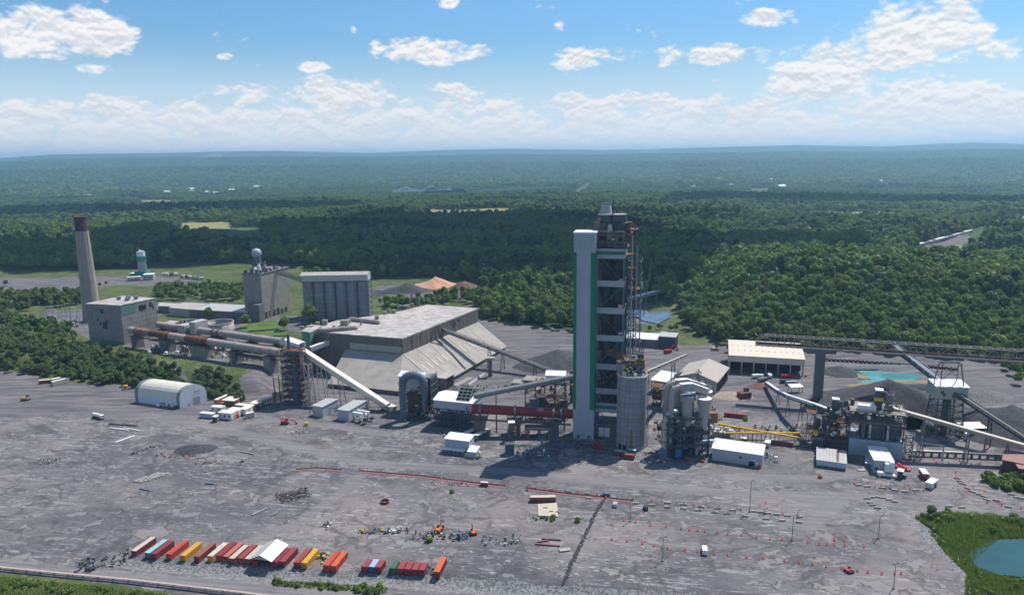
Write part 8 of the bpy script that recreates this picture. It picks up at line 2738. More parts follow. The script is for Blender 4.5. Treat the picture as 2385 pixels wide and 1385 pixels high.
def digger(px, py, hd_, label, m, s=1.0, arm=True, nm='excavator', cat='excavator', armv=((1.5, 0, 1.6), (4.5, 0, 4.2), (7.0, 0, 2.2), (7.2, 0, .4))):
 g = G(px, py)
 r = root(nm, label, cat, (g[0], g[1], 0), hd_)
 for y_ in (-1.2, 1.2): MB().extrude_x([(y_ - .3, .05), (y_ + .3, .05), (y_ + .3, .8), (y_ - .3, .8)], -2.2 * s, 2.2 * s).build('track', BLACK, r)
 MB().box(-2.3 * s, -1.3 * s, .85, 1.6 * s, 1.3 * s, 2.1 * s).build('body', m, r)
 MB().box(.2 * s, .2 * s, 2.101 * s, 1.6 * s, 1.25 * s, 3.1 * s).build('cab', GLASS, r)
 if arm:
  for a, b in zip(armv[:-1], armv[1:]): MB().bar(Vector(a) * s, Vector(b) * s, .45 * s, .55 * s).build('arm', m, r)
  MB().cbox(armv[-1][0] * s, 0, .1, 1.0 * s, 1.1 * s, .9 * s).build('bucket', STEEL_D, r)
 return r
digger(664, 987, .0, 'red boom lift with its arm folded out on the left yard', RED, 1.0, nm='boom_lift', cat='boom lift', armv=((-3, 0, 3.2), (3.2, 0, 3.0), (5.5, 0, 2.2), (7.0, 0, .8)))
digger(1022, 1237, 1.2, 'orange excavator with a raised arm by the scrap, right of its twin arm', ORANGE, .8, armv=((1.5, 0, 1.6), (3.5, 0, 5.2), (5.2, 0, 4.2), (5.4, 0, 2.4)))
digger(1102, 1243, 1.8, 'orange machine with an upright bucket beside the teal scrap', ORANGE, .7, armv=((1.5, 0, 1.6), (2.4, 0, 5.4), (3.2, 0, 5.6), (3.4, 0, 3.4)))
digger(1556, 822, .6, 'red excavator near the dark block by the wood', RED, 1.5)
digger(1666, 817, 0, 'tan bulldozer on the gravel by the rail tracks', worn('tan_machine', (.4, .26, .14), (.26, .17, .1), .5), 1.4, False, 'bulldozer', 'bulldozer')
digger(1735, 926, .3, 'rusty brown crushing machine on the pale earth', RUSTY, 2.0, False, 'crusher', 'crusher')
for k, (px, py, hd_, m, lb) in enumerate(((1764, 880, .2, WHITE, 'white loader left of the machine group by the covered conveyor'), (1776, 888, .5, STEEL, 'grey truck in the machine group by the covered conveyor'), (1792, 878, 1.4, WHITE, 'white mixer truck behind the curved conveyor foot'),
           (1832, 880, .1, RED, 'red truck right of the curved conveyor foot'), (1830, 892, 0, STEEL_D, 'dark trailer below the red truck'), (1843, 896, .1, GALV, 'small grey loader beside the dark trailer'))):
 heavy(px, py, hd_, lb, m, 'site_truck', 'truck', False, .9)
digger(60, 932, .1, 'rusty tan machine abandoned on the far left yard', worn('tan_machine', (0, 0, 0)), 1.1, False, 'old_machine', 'machine')
digger(1977, 1331, .4, 'small red tractor among the lower barrel line', RED, .62, False, 'tractor', 'tractor')
g = G(714, 991)
r = root('yellow_pallet_stack', 'yellow stack beside the red boom lift', 'stack', (g[0], g[1], 0))
for k in range(3): MB().cbox(0, 0, k * .7, 2.2, 1.6, .66).build('crate', YELLOW, r)
# ------------------------------------------------------------ barrels, blocks, poles
barrel = root('traffic_barrel', 'orange traffic barrel with white bands', 'barrel', (0, 0, -50), 0, 'orange barrels')
MB().lathe(0, 0, [(.52, 0), (.52, .1), (.36, .12), (.34, 1.0), (.2, 1.05)], 10).build('body', worn('barrel_orange', (.52, .10, .06), (.4, .09, .05), .8), barrel)
MB().lathe(0, 0, [(.365, .4), (.36, .55)], 10, caps=False).build('band', WHITE, barrel)
q4 = lambda x, y: (1550 + x / 2.856, 1080 + y / 2.856)
q3 = lambda x, y: (1000 + x / 3.407, 1050 + y / 3.407)
BR = [([q3(1447, 703), q3(1570, 717), q3(1692, 737), q3(1790, 752), q3(1895, 775), q3(2032, 783), q3(2132, 798), q3(2262, 818), q4(18, 568), q4(132, 573), q4(215, 585), q4(325, 600), q4(415, 608), q4(540, 625), q4(653, 632), q4(792, 646), q4(891, 658), q4(980, 668), q4(1070, 685), q4(1174, 698), q4(1278, 714), q4(1346, 722), q4(1439, 733), q4(1524, 733), q4(1568, 730)], 'orange barrel in the lower line across the parking ground'),
  ([q3(1547, 550), q3(1638, 566), q3(1755, 590), q3(1880, 603), q3(2000, 620), q3(2065, 628), q3(2132, 634), q3(2188, 640), q3(2290, 652), q4(5, 420), q4(105, 432), q4(160, 440), q4(216, 445), q4(263, 450), q4(347, 461), q4(415, 469), q4(505, 476), q4(605, 488), q4(696, 501), q4(775, 503), q4(842, 507), q4(948, 526), q4(1021, 535), q4(1074, 537), q4(1123, 538), q4(1124, 508), q4(1189, 514), q4(1192, 544), q4(1322, 555)], 'orange barrel in the upper line across the parking ground'),
  ([q3(95, 222), q3(238, 236), q3(338, 243), q3(395, 250), q3(600, 268), q3(915, 300), q3(992, 316), q3(1083, 318), q3(1183, 328), q3(1335, 345), q3(1400, 375), q3(1620, 377), q3(1765, 392), q3(1848, 403), q3(1963, 413), q3(2100, 430), q3(2222, 441), q3(2308, 450), q4(75, 262), q4(190, 274), q4(290, 285), q4(365, 293), q4(430, 300), q4(502, 305), q4(668, 262), q4(780, 338)], 'orange barrel along the red barrier strip'),
  ([q4(1257, 133), q4(1345, 128), q4(1393, 155), q4(1434, 147), q4(1470, 165), q4(1550, 178), q4(1627, 168), q4(1665, 192), q4(1590, 160), q4(1718, 178), q4(1763, 172), q4(1780, 160), q4(1796, 150), q4(1806, 125)], 'orange barrel round the caravan and the road blocks'),
  ([q4(1930, 60), q4(1932, 85), q4(1945, 100), q4(1998, 152), q4(2025, 178), q4(2107, 212), q4(2140, 258), q4(2215, 250), q4(2237, 275), q4(2365, 297), (2235, 1073), (2247, 1077), (2175, 1071), (2143, 1076), (2128, 1070), (2180, 1079), (2281, 1080), (2262, 1083), (2225, 1069), (2210, 1080), (2294, 1057), (2165, 1052), (2148, 1050)], 'orange barrel along the road bend at the right')]
for pts, lb in BR:
 for p in pts:
  g = G(*p)
  c = copy_tree(barrel, (g[0], g[1], 0), 0, lb)
  c['group'] = lb.replace('barrel', 'barrels')
for ch in list(barrel.children): bpy.data.objects.remove(ch)
bpy.data.objects.remove(barrel)
blk = MB().box(-1.4, -.38, 0, 1.4, .38, .35).box(-1.4, -.3, .351, 1.4, .3, .75).build('concrete_barrier', CONC_L, None, True)
BL = [([q4(13, 262), q4(122, 272), q4(238, 287), q4(347, 298), q4(445, 310), q4(580, 318), q4(632, 322), q4(682, 330), q4(740, 338), q4(812, 347), q4(893, 355)], 'concrete barrier block in the back line of the parking ground', -.12),
  ([q4(13, 290), q4(118, 300), q4(221, 311), q4(328, 324), q4(410, 334), q4(532, 350), q4(670, 368), q4(776, 379), q4(888, 390), q3(1640, 418), q3(1765, 432), q3(1892, 446), q3(2016, 462), q3(2138, 474), q3(2264, 490), q3(2362, 500), q3(1890, 412), q3(2020, 427), q3(2158, 443), q3(2290, 458)], 'concrete barrier block in the front line of the parking ground', -.12),
  ([q3(828, 293), q3(962, 308), q3(1108, 325), q3(1250, 341), q3(530, 264), q3(1262, 375)], 'dark concrete block standing along the red barrier strip', -.12),
  ([q4(1285, 143), q4(1345, 153), q4(1525, 177), q4(1590, 187), q4(1665, 177), q4(1440, 162)], 'concrete block between orange barrels below the white office', -.1),
  ([q4(1940, 98), q4(1975, 135), q4(2010, 165), q4(2050, 190), q4(2088, 205), q4(2135, 240), q4(2200, 245), q4(2280, 288), q4(2120, 220), q4(1960, 118)], 'concrete block edging the road bend at the right', -.7),
  ([q4(1340, 232), q4(1372, 224), q4(1410, 222), q4(1445, 228), q4(1488, 240), q4(1525, 253), q4(1360, 260), q4(1378, 275), q4(1410, 295), q4(1885, 285), q4(1972, 292), q4(2300, 205), q4(2340, 225), q4(2375, 232)], 'stone block bordering the island by the pond', -.2)]
for pts, lb, rz in BL:
 for k, p in enumerate(pts):
  g = G(*p)
  o = bpy.data.objects.new('concrete_barrier', blk)
  COL.objects.link(o)
  o.location = (g[0], g[1], 0)
  o.rotation_euler = (0, 0, rz + .2 * math.sin(k * 2.1))
  put(o, lb, 'barrier', lb.replace('block', 'blocks'))
for k, (px, py, tx, ty, tw, lb) in enumerate(((1467.5, 1214, 1468.5, 1163, 0, 'slim lamp pole left of the upper barrel line'), (1543, 1306, 1543.5, 1250, 1, 'double-headed lamp pole below the lower barrel line'), (1746, 1192, 1750, 1119, 0, 'tallest lamp pole, behind the barrier lines'), (1844.5, 1258, 1849, 1200, 0, 'lamp pole at the upper barrel line near the road'),
            (2045.5, 1253, 2051, 1201, 0, 'lamp pole nearest the stone bank of the pond'), (2081, 1370, 2087, 1312, 1, 'double-headed lamp pole in the lower right corner of the parking ground'), (1780, 1196, 1781, 1184, 0, 'short post beside the tallest lamp pole'), (1858, 1203, 1862, 1188, 0, 'short post with a dark head right of the barrier lines'),
            (1228, 1141, 1228, 1129, 0, 'short dark post at the head of the red barrier strip'), (2073, 1137, 2074, 1122, 0, 'lamp post among the blocks below the white office'))):
 g = G(px, py)
 hh = HT(px, py, tx, ty)
 r = root('lamp_pole', lb, 'lamp pole', (g[0], g[1], 0), .3)
 pl_ = MB().tube([(0, 0, 0), (0, 0, hh)], [.17, .11], 8).build('pole', RUSTY if k == 2 else STEEL, r)
 MB().cbox(0, 0, 0, .8, .8, .5).build('footing', CONC, r)
 for sx in ((-1, 1) if tw else (1,)):
  MB().bar((0, 0, hh - .1), (sx * .9, 0, hh), .1).cbox(sx * 1.1, 0, hh - .12, .8, .5, .28).build('lamp_head', STEEL_D, pl_)
# red barrier strips
STRIP = worn('dusty_red_fence', (.25, .105, .10), (.19, .12, .115), .5, .8)
for k, (ln_, lb) in enumerate(([[(690, 1093), (738, 1089), (795, 1094)], 'short faded red ground fence left of the yard gap'], [[(836, 1096), (980, 1108), (1090, 1122), (1178, 1132)], 'long red ground fence across the middle of the yard'],
        [[(1226, 1137), (1330, 1150), (1400, 1157), (1475, 1166)], 'red ground fence running on right to the parking ground'])):
 r = root('red_fence', lb, 'fence', (*G(*ln_[0]), 0))
 o_ = G(*ln_[0])
 P = [Vector((G(*p)[0] - o_[0], G(*p)[1] - o_[1], 0)) for p in ln_]
 for a, b in zip(P[:-1], P[1:]):
  MB().bar(a + Vector((0, 0, .3)), b + Vector((0, 0, .3)), .16, .6).bar(a + Vector((0, -1.1, .06)), b + Vector((0, -1.1, .06)), 1.9, .1).build('red_strip', STRIP, r)
  pm = MB()
  n_ = int((b - a).length / 2.4)
  for j in range(n_ + 1):
   p = a + (b - a) * (j / max(n_, 1))
   pm.bar(p, p + Vector((0, 0, 1.8)), .09)
  pm.bar(a + Vector((0, 0, 1.8)), b + Vector((0, 0, 1.8)), .06)
  pm.build('wire_fence', STEEL_D, r)
# portable toilets
for k in range(3):
 g = G(1123 + k * 5.5, 1131.5 + k * .3)
 r = root('portable_toilet', ('red portable toilet, left of three', 'red portable toilet, middle of three', 'red portable toilet, right of three')[k] + ' on the red fence line', 'toilet', (g[0], g[1], 0), -.1)
 MB().cbox(0, 0, 0, 1.2, 1.2, 2.1).build('cabin', RED, r)
 MB().extrude_x([(-.62, 2.101), (.62, 2.101), (.4, 2.4), (-.4, 2.4)], -.62, .62).build('roof', WHITE, r)
 MB().box(-.45, -.64, .1, .45, -.601, 1.9).build('door', BRICK_R, r)
# trench line of dark stones across the yard
TR = [(1411, 1157), (1388, 1192), (1370, 1232), (1337, 1300), (1330, 1312), (1312, 1362)]
vsn = MB()
rs = random.Random(8)
for a, b in zip(TR[:-1], TR[1:]):
 ga1, gb1 = Vector(G(*a)), Vector(G(*b))
 n_ = int((gb1 - ga1).length / .45)
 for k in range(n_):
  p = ga1 + (gb1 - ga1) * (k / n_)
  for j in range(3):
   s_ = rs.uniform(.25, .6)
   vsn.cbox(p.x + rs.uniform(-.8, .8), p.y + rs.uniform(-.3, .3), -.1, s_, s_ * 1.2, rs.uniform(.15, .4))
o = put(vsn.build('stone_rubble', PILE_D), 'line of dark rubble filling a trench across the yard', None, None, 'stuff')
# white blocks in rows on the left yard
wb = MB().box(-.8, -.45, 0, .8, .45, .55).box(-.5, -.3, .551, .5, .3, .75).build('concrete_block', CONC_L, None, True)
A0, A1, A2 = Vector(G(312, 1122)), Vector(G(352, 1104)), Vector(G(338, 1124))
for j in range(6):
 for k in range(11):
  if rs.random() < .08: continue
  p = A0 + (Vector(G(372, 1101)) - A0) * ((k + .3 * (j % 2)) / 11) + (A2 - A0) * (j / 6)
  o = bpy.data.objects.new('concrete_block', wb)
  COL.objects.link(o)
  o.location = (p.x + rs.uniform(-.3, .3), p.y + rs.uniform(-.3, .3), 0)
  o.rotation_euler = (0, 0, rs.uniform(-.5, .5))
  put(o, 'pale concrete block in the dense field of blocks on the left yard', 'block', 'field of pale concrete blocks')
def junk(nm, label, px, py, w_, d_, n, mats, seed, h0=1.2, smin=.4, smax=1.6, rz=0.0, z=0.0):
 smin, smax, n, h0 = smin * .7, smax * .62, int(n * 1.3), h0 * .6
 g = G(px, py, z)
 r = root(nm, label, 'scrap', (g[0], g[1], z), rz)
 clutter(r, -w_ / 2, w_ / 2, -d_ / 2, d_ / 2, .05, h0, n, mats, seed, smin, smax, 'scrap_part')
 return r
junk('scrap_heap', 'dense heap of stone and steel scrap in the middle left yard', 683, 1155, 15, 10, 170, [CONC, RUSTY, CONC_D, STEEL_D], 120, 1.6, .4, 1.3, .5)
junk('scrap_heap', 'teal tangle of steel trusses lying at the scrap line', 1070, 1250, 8, 5, 46, [STEEL_B, TEAL, STEEL], 121, 2.2, .5, 1.8, .3)
junk('scrap_heap', 'white and yellow fittings at the left end of the scrap line', 868, 1238, 12, 3, 34, [CONC_L, YELLOW, STEEL_D, STEEL, STEEL_D], 122, 1.2, .4, 1.6)
junk('scrap_heap', 'white framed pieces right of the yellow fittings', 925, 1237, 10, 3, 26, [WHITE, STEEL_D], 123, 1.4, .4, 1.6)
junk('scrap_heap', 'rusty frames in the centre of the scrap line', 1000, 1248, 14, 6, 40, [RUSTY, STEEL_D, GALV], 124, 1.4, .4, 1.7)
junk('scrap_heap', 'grey boxes and pallets at the right end of the scrap line', 1165, 1258, 18, 8, 34, [CONC_L, GALV, STEEL_D], 125, .8, .5, 1.8)
junk('scrap_heap', 'dark parts with a pale cover standing alone on the middle yard', 762, 1225, 3, 6, 14, [STEEL_D, WHITE], 126, 1.5)
junk('scrap_heap', 'rows of grey steel frames left of the container row', 240, 1308, 18, 12, 46, [STEEL, STEEL_D, STEEL], 127, .5, .8, 2.2, .4)
junk('scrap_heap', 'tan rubble with a green weed on the far left yard', 105, 1076, 14, 6, 50, [PILE_T, CONC_L], 128, 1.2, .5, 1.6, .2)
junk('scrap_heap', 'long line of dark bars left of the gravel mound', 345, 1045, 22, 4, 40, [STEEL_D, CONC_L], 129, .6, .4, 1.4, .9)
junk('scrap_heap', 'scattered white and red parts below the gravel mound', 415, 1062, 30, 5, 30, [WHITE, RED, STEEL_D], 130, .6, .4, 1.3, -.1)
junk('scrap_heap', 'row of dark pipes and boxes below right of the gravel mound', 520, 1077, 34, 6, 36, [STEEL_D, GALV, RUSTY], 131, .6, .4, 1.4, -.1)
junk('scrap_heap', 'white boards on the yard below the red boom lift', 690, 1008, 16, 3, 14, [WHITE, GALV], 132, .4, .5, 1.6)
junk('scrap_heap', 'steel offcuts on the ground left of the cooler shadow', 1080, 993 + 20, 30, 4, 30, [WHITE, STEEL_D], 133, .6, .4, 1.4)
junk('scrap_heap', 'white and orange odds left of the toilets along the red fence', 1060, 1128, 26, 3, 24, [WHITE, ORANGE, STEEL_D], 134, .6, .4, 1.3, -.15)
junk('scrap_heap', 'white valves at the foot of the round silo', 1520, 1075, 20, 4, 30, [WHITE, STEEL_D], 135, .8, .4, 1.2)
junk('scrap_heap', 'orange and dark machines in shade at the tower foot', 1375, 1040, 16, 5, 24, [RUSTY, STEEL_B, STEEL_D], 136, 1.4, .6, 2.0)
junk('scrap_heap', 'flat bed of parts between the yellow container and the red pair', 745, 1300, 9, 8, 30, [YELLOW, CONC_L, STEEL_D], 137, .8, .5, 1.8)
junk('scrap_heap', 'dark green frames between the short containers and the orange one', 1000, 1330, 4, 6, 16, [STEEL_B, STEEL], 138, .9, .5, 1.6)
junk('scrap_heap', 'loose rubble and machines on the mud below the store', 1150, 905, 60, 20, 110, [CONC_L, CONC, STEEL_D, RUSTY], 139, .8, .5, 1.8)
junk('scrap_heap', 'jumble of equipment between raw mill and gabled shed', 1640, 965, 20, 22, 110, [RUST_L, STEEL_D, WHITE, YELLOW, GALV], 140, 3, .5, 1.8)
for k, (A, B, m, w_, lb) in enumerate((((254, 987), (320, 992), STEEL_D, .7, 'long dark steel beam lying on the left yard'), ((256, 997), (300, 1003), WHITE, .7, 'white beam lying below the dark one'), ((288, 997), (325, 1004), WHITE, .6, 'second white beam beside the first'), ((269, 1031), (312, 1016), WHITE, 1.2, 'bright white slab angled on the left yard'),
          ((588, 1200), (622, 1184), GALV, .8, 'pale beam lying below the scrap heap'), ((632, 1201), (648, 1193), GALV, .7, 'short pale beam right of the longer one'), ((1246, 1267), (1305, 1272), STRIP, .7, 'front red steel beam of the bundle near the trench'), ((1262, 1255), (1306, 1258), STRIP, .6, 'rear red steel beam of the bundle near the trench'), ((1250, 1263), (1276, 1259), STRIP, .7, 'slanted red steel beam across the bundle'),
          ((1303, 1283), (1328, 1280), GALV, 2.0, 'pale blue frame right of the red beams'), ((560, 1052), (590, 1058), GALV, .6, 'grey pipe in two lengths right of the gravel mound'), ((325, 1138), (350, 1143), STEEL_B, .8, 'teal steel beam below the block field'), ((478, 1125), (500, 1128), STEEL_B, 1.0, 'dark teal beam on the left yard'))):
 a, b = G(*A), G(*B)
 o_, hd_, L = seg_frame(a, b)
 r = root('steel_beam', lb, 'beam', (a[0], a[1], 0), hd_)
 MB().box(0, -w_ / 2, 0, L, w_ / 2, .14).build('lower_flange', m, r)
 MB().box(0, -w_ * .12, .141, L, w_ * .12, .5).build('web', m, r)
 MB().box(0, -w_ / 2, .501, L, w_ / 2, .62).build('upper_flange', m, r)
# pale slab with the stained patches
sp_ = [(1252, 1175), (1297, 1172), (1300, 1204), (1254, 1202)]
P = [G(*p) for p in sp_]
r = root('concrete_slab', 'pale stained concrete slab in front of the lone brown container', 'slab', (P[0][0], P[0][1], 0))
MB().prism(rel(P, P[0]), -.2, .5).build('slab', worn('stained_slab', (.52, .46, .38), (.32, .27, .21), .5, .8), r)
for dx_, dy_ in ((3.5, -4), (6, -7.5), (9, -8)): MB().cbox(dx_, dy_, .501, 2.0, .9, .15).build('rust_patch', RUST_L, r)
g = G(897, 1170)
r = root('steel_ring', 'dark red open steel ring lying on the yard', 'ring', (g[0], g[1], 0))
MB().lathe(0, 0, [(2.0, 0), (2.0, 1.0), (1.8, 1.0), (1.8, .05)], 24, caps=False).build('ring_wall', BRICK_R, r)
MB().lathe(0, 0, [(2.15, 1.001), (2.15, 1.12), (1.7, 1.12)], 24, caps=False).build('flange', RUSTY, r)
for k, (px, py) in enumerate(((1636, 1075), (1768, 1090), (1910, 1112), (1770, 1046), (1806, 1075), (1798, 1030))):
 g = G(px, py)
 r = root('red_bin', ('round red bin left of the ribbed office', 'round red bin in front of the ribbed office door', 'round red bin in front of the grey-roofed shed', 'red bin behind the transformer pen', 'white-topped drum in the transformer pen', 'red drum beside the end-on white container')[k], 'bin', (g[0], g[1], 0))
 MB().lathe(0, 0, [(.9, 0), (1.2, .9), (.8, 1.2)], 12).build('body', RED if k != 4 else WHITE, r)
 MB().lathe(0, 0, [(.85, 1.201), (.3, 1.35)], 12).build('lid', BRICK_R, r)
# long low pipe barrier at the bottom left
BW = [(-60, 1322), (0, 1327), (160, 1343), (300, 1356), (440, 1372), (560, 1386), (640, 1396)]
P = [Vector(G(*p)) for p in BW]
r = root('pipe_barrier', 'long low rusty pipe barrier on concrete feet along the road edge', 'barrier', (P[0].x, P[0].y, 0))
PWT = worn('pinkish_pipe', (.46, .36, .33), (.28, .2, .18), .6, .7)
for a, b in zip(P[:-1], P[1:]):
 a3, b3 = Vector((a.x - P[0].x, a.y - P[0].y, 1.5)), Vector((b.x - P[0].x, b.y - P[0].y, 1.5))
 MB().bar(a3, b3, 1.0, .25).bar(a3 - Vector((0, .3, .9)), b3 - Vector((0, .3, .9)), .3, .5).build('pipe_run', PWT, r)
 n_ = max(1, int((b3 - a3).length / 6))
 for k in range(n_):
  p = a3 + (b3 - a3) * (k / n_)
  MB().cbox(p.x, p.y, -2.4, .6, 1.0, 3.7).build('foot', CONC_L, r)
# fence along the stone bank
fl_ = [(300, 1300), (650, 1321), (1100, 1344), (1320, 1363), (1700, 1384)]
r = root('wire_fence', 'thin wire fence along the top of the stone bank', 'fence', (*G(*fl_[0]), 0))
o_ = Vector(G(*fl_[0]))
pm = MB()
for a, b in zip(fl_[:-1], fl_[1:]):
 a, b = Vector(G(*a)) - o_, Vector(G(*b)) - o_
 n_ = int((b - a).length / 3.2)
 for k in range(n_):
  p = a + (b - a) * (k / n_)
  pm.bar((p.x, p.y, -.4), (p.x, p.y, 2.0), .07)
 for z_ in (.7, 1.4, 2.0): pm.bar((a.x, a.y, z_), (b.x, b.y, z_), .025)
pm.build('posts_and_wires', STEEL, r)
# ------------------------------------------------------------ planting near the plant
def batch(poly, n, crowns, tr, s0, s1, seed, nm, lb, grp, z=0.0, flat=1.0):
 tree_batch(scat_in(poly, n, seed, z), crowns, tr, s0, s1, seed, nm, lb, grp, flat)
tree_batch_l = [
 ([(-60, 800), (60, 790), (170, 815), (300, 845), (400, 868), (425, 898), (330, 892), (170, 876), (0, 852), (-60, 846)], 520, BIGS + BIG[:1], TRUNK, .42, .72, 201, 'embankment_tree', 'grey-green bushy tree on the embankment above the left yard', 4),
 ([(180, 850), (420, 872), (432, 902), (330, 898)], 110, BIGS, TRUNK, .38, .6, 221, 'embankment_tree', 'grey-green bushy tree close behind the dome barn', 3),
 ([(450, 875), (520, 880), (560, 905), (570, 930), (520, 926), (450, 912)], 110, BIGS, TRUNK, .38, .62, 202, 'embankment_tree', 'grey-green bushy tree between the track and the gravel slope', 3),
 ([(-60, 745), (60, 742), (170, 770), (180, 800), (60, 785), (-60, 790)], 170, BIGS + BIGB, TRUNK, .5, .8, 203, 'embankment_tree', 'leafy tree on the slope left of the substation', 6),
 ([(-60, 700), (0, 690), (200, 688), (200, 712), (90, 720), (-60, 740)], 150, BIG + BIGS, TRUNK, .7, 1.1, 204, 'belt_tree', 'dark tree of the belt behind the substation', 7),
 ([(365, 672), (585, 672), (585, 702), (480, 703), (365, 700)], 150, BIG, TRUNK, .55, .9, 205, 'belt_tree', 'dark green tree of the belt left of the domed block tower', 7),
 ([(1000, 705), (1140, 690), (1240, 700), (1335, 715), (1335, 762), (1240, 752), (1130, 738), (1080, 712)], 190, BIGB + BIG[:1], TRUNK, .7, 1.1, 206, 'broadleaf_tree', 'sunlit green tree of the grove behind the clinker store', 1),
 ([(870, 700), (960, 700), (1060, 695), (1100, 700), (1000, 715), (900, 712)], 50, BIG, TRUNK, .6, .9, 207, 'broadleaf_tree', 'dark green tree in front of the earth heaps', 6),
 ([(690, 640), (740, 636), (850, 652), (860, 660), (800, 655), (700, 645)], 16, BIGB, TRUNK, .6, .9, 208, 'broadleaf_tree', 'bright green tree behind the silo row', 6),
 ([(2335, 855), (2400, 850), (2460, 880), (2400, 905), (2345, 890)], 26, BIGB + BIG[:1], TRUNK, .55, .9, 209, 'roadside_tree', 'green tree on the bank at the right edge beside the tracks', 0),
 ([(2290, 1112), (2385, 1118), (2450, 1130), (2450, 1160), (2385, 1150), (2310, 1132)], 40, SHRUB, None, .9, 1.5, 210, 'shrub', 'leafy shrub on the green island by the red buildings', 0),
 ([(2140, 1195), (2200, 1190), (2290, 1200), (2440, 1215), (2440, 1240), (2330, 1245), (2270, 1250), (2220, 1225), (2150, 1212)], 30, SHRUB, None, .5, 1.2, 211, 'shrub', 'leafy shrub behind the dark pond', 0),
 ([(2170, 1225), (2255, 1265), (2275, 1315), (2330, 1335), (2440, 1355), (2440, 1400), (2250, 1400), (2250, 1330), (2215, 1290), (2150, 1245)], 34, SHRUB[2:], None, .3, .7, 212, 'shrub', 'low shrub on the near bank of the dark pond', 0),
 ([(640, 1352), (760, 1358), (820, 1370), (800, 1378), (640, 1362)], 26, SHRUB[2:], None, .35, .6, 213, 'weed_clump', 'green weed clump at the foot of the stone bank, left patch', 0),
 ([(820, 1362), (885, 1366), (905, 1380), (830, 1381)], 16, SHRUB[2:], None, .5, .8, 214, 'weed_clump', 'green weed clump at the foot of the stone bank, right patch', 0),
 ([(-60, 1345), (200, 1362), (440, 1390), (440, 1420), (-60, 1420)], 110, SHRUB[1:], None, .3, .65, 215, 'weed_clump', 'green weed clump on the verge in the lower left corner', 0),
 ([(1240, 1204), (1305, 1206), (1300, 1214), (1245, 1213)], 8, SHRUB[2:], None, .3, .5, 216, 'weed_clump', 'green weed clump in front of the pale slab', 0),
 ([(1452, 760), (1570, 762), (1700, 785), (1690, 795), (1560, 778), (1452, 778)], 14, BIGB, TRUNK, .35, .6, 217, 'broadleaf_tree', 'bright tree between the creek meadow and the far warehouses', 0),
 ([(1600, 690), (2000, 650), (2385, 700), (2385, 780), (1700, 770)], 26, BIGY, TRUNK, .8, 1.2, 218, 'yellow_tree', 'yellow-green tree standing out in the wood behind the rail tracks', 0),
 ([(1145, 715), (1335, 725), (1335, 750), (1200, 745)], 12, BIGY, TRUNK, .7, 1.0, 219, 'yellow_tree', 'yellow-green tree in the grove behind the clinker store', 0)]
for poly, n, cr, tr, s0, s1, sd_, nm, lb, z_ in tree_batch_l:
 batch(poly, n, cr, tr, s0, s1, sd_, nm, lb, lb + ' group', z_)
for px, py, s_, lb in ((722, 755, 1.6, 'round dark tree in front of the silo row'), (664, 770, 1.15, 'young round tree on the lawn near the kilns'), (488, 744, 1.05, 'round tree among the low warehouses'), (574, 765, 1.15, 'round tree at the left end of the lawn'), (445, 737, .35, 'small bush by the low warehouse'), (232, 668, .5, 'lone bush left of the pale road, the left one'), (249, 664, .5, 'lone bush left of the pale road, the right one'),
      (15, 664, .7, 'lone bush in the far left meadow'), (497, 680, .9, 'dark round tree above the belt'), (1180, 905, .45, 'green bush beside the tilted slab'), (1697, 822, .6, 'bushy tree beside the open-fronted store'), (1347, 1214, .3, 'weed tuft near the trench'), (1349, 968 + 8, .2, 'weed by the tower foot'), (1737, 978, .35, 'green weed at the end of the maroon container'), (1053, 1146, .25, 'weed tuft left of the toilets'), (998, 1260, .35, 'green weed patch under the orange excavator'),
      (2160, 1012, .5, 'green weed at the foot of the transfer tower'), (1290, 1208, .3, 'weed at the corner of the pale slab')):
 zt = ZP if py < 780 and px < 760 else 0
 g = G(px, py, zt)
 big = s_ > .45
 TREES.append((g[0], g[1], lz(*g) - .1, (BIG[0] if big else SHRUB[2]) if 'dark' in lb or not big else BIGB[0], TRUNK[0] if big else None, s_ if big else s_ * 3.0, (s_ if big else s_ * 2.4) * .95, px * 1.0, 'broadleaf_tree' if big else 'weed_clump', lb, None))
lawn = pw([(545, 768), (590, 752), (640, 745), (662, 758), (668, 782), (620, 785)], ZP)
lw = sheet('lawn', lawn, ZP + .75, MATS['grass_blades'])
lw.data.materials.clear()
def _lawn(n, b):
 pos = n.new('ShaderNodeNewGeometry').outputs['Position']
 n.link(n.mix(n.mapr(n.noise(pos, .1, 4), .4, .6), (.06, .11, .022), (.09, .14, .032)), b.inputs['Base Color'])
lw.data.materials.append(mat('lawn_grass', _lawn))
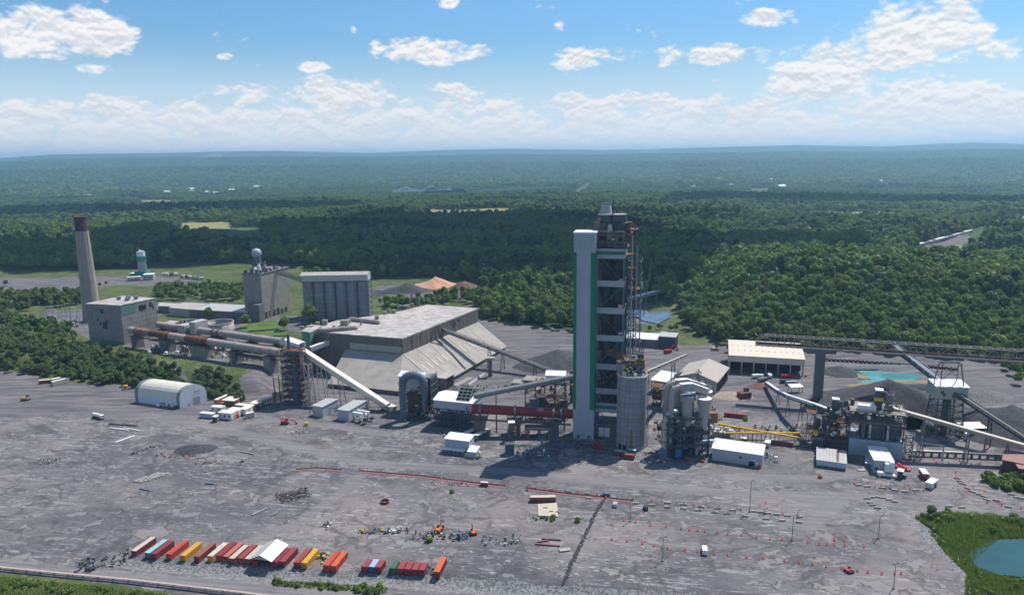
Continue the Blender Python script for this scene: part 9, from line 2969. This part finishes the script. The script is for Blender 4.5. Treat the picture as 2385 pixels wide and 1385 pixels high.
# reeds and tall grass round the pond and the verge
gm = MB()
rs = random.Random(3)
for poly, n_, hh in (([(2130, 1205), (2200, 1195), (2400, 1212), (2440, 1246), (2330, 1246), (2266, 1300), (2235, 1290), (2180, 1240)], 11000, 1.9), ([(2160, 1235), (2256, 1290), (2290, 1322), (2440, 1352), (2440, 1410), (2245, 1410), (2250, 1335), (2200, 1285)], 8000, 1.2),
      ([(-60, 1342), (0, 1342), (300, 1372), (460, 1396), (460, 1420), (-60, 1420)], 6000, .8), ([(640, 1350), (760, 1356), (905, 1368), (900, 1382), (640, 1364)], 1500, .8), ([(2285, 1105), (2400, 1115), (2440, 1165), (2385, 1150), (2300, 1128)], 1500, 1.0)):
 P = scat_in(poly, n_, n_)
 H_ = land(P)
 for p, z in zip(P, H_):
  a = rs.random() * 6.28
  w_ = rs.uniform(.12, .35)
  h_ = hh * rs.uniform(.5, 1.3)
  c, s = math.cos(a) * w_, math.sin(a) * w_
  lx, ly = rs.uniform(-.3, .3), rs.uniform(-.3, .3)
  gm.add([(p[0] - c, p[1] - s, z - .1), (p[0] + c, p[1] + s, z - .1), (p[0] + lx, p[1] + ly, z + h_)], [(0, 1, 2)])
put(gm.build('tall_grass', MATS['grass_blades']), 'tall grass and reeds round the pond and along the verges', None, None, 'stuff')
def in_view(x, y, z):
 z0 = z - CH
 yy = y * math.cos(PITCH) - z0 * math.sin(PITCH)
 if yy < 1: return False
 up = y * math.sin(PITCH) + z0 * math.cos(PITCH)
 return abs(x / yy * F_PX) < 1215 and abs(up / yy * F_PX) < 715
rest = []
order = sorted(range(len(TREES)), key=lambda i: -(TREES[i][5] * (1 if TREES[i][4] else 0.45)) / math.hypot(TREES[i][0], TREES[i][1]))
cnt = 0
for i in order:
 x, y, z, cm, tm, s, sz, rz, name, label, group = TREES[i]
 if cnt < 300 and in_view(x, y, z + 4):
  cnt += 1
  t = root(name, label, 'tree' if tm else 'bush', (x, y, z), rz, group)
  t.scale = (s, s, sz)
  share('crown' if tm else 'foliage', cm, t)
  if tm: share('trunk', tm, t)
 else:
  rest.append(i)
if rest:
 ms = []
 for i in rest:
  if TREES[i][3] not in ms: ms.append(TREES[i][3])
 scatter('tree_mass', ms, [(TREES[i][0], TREES[i][1], TREES[i][2]) for i in rest], [TREES[i][7] for i in rest],
   [(TREES[i][5], TREES[i][5], TREES[i][6]) for i in rest], [ms.index(TREES[i][3]) for i in rest], 'trees and bushes of the wood edge behind the rail yard')
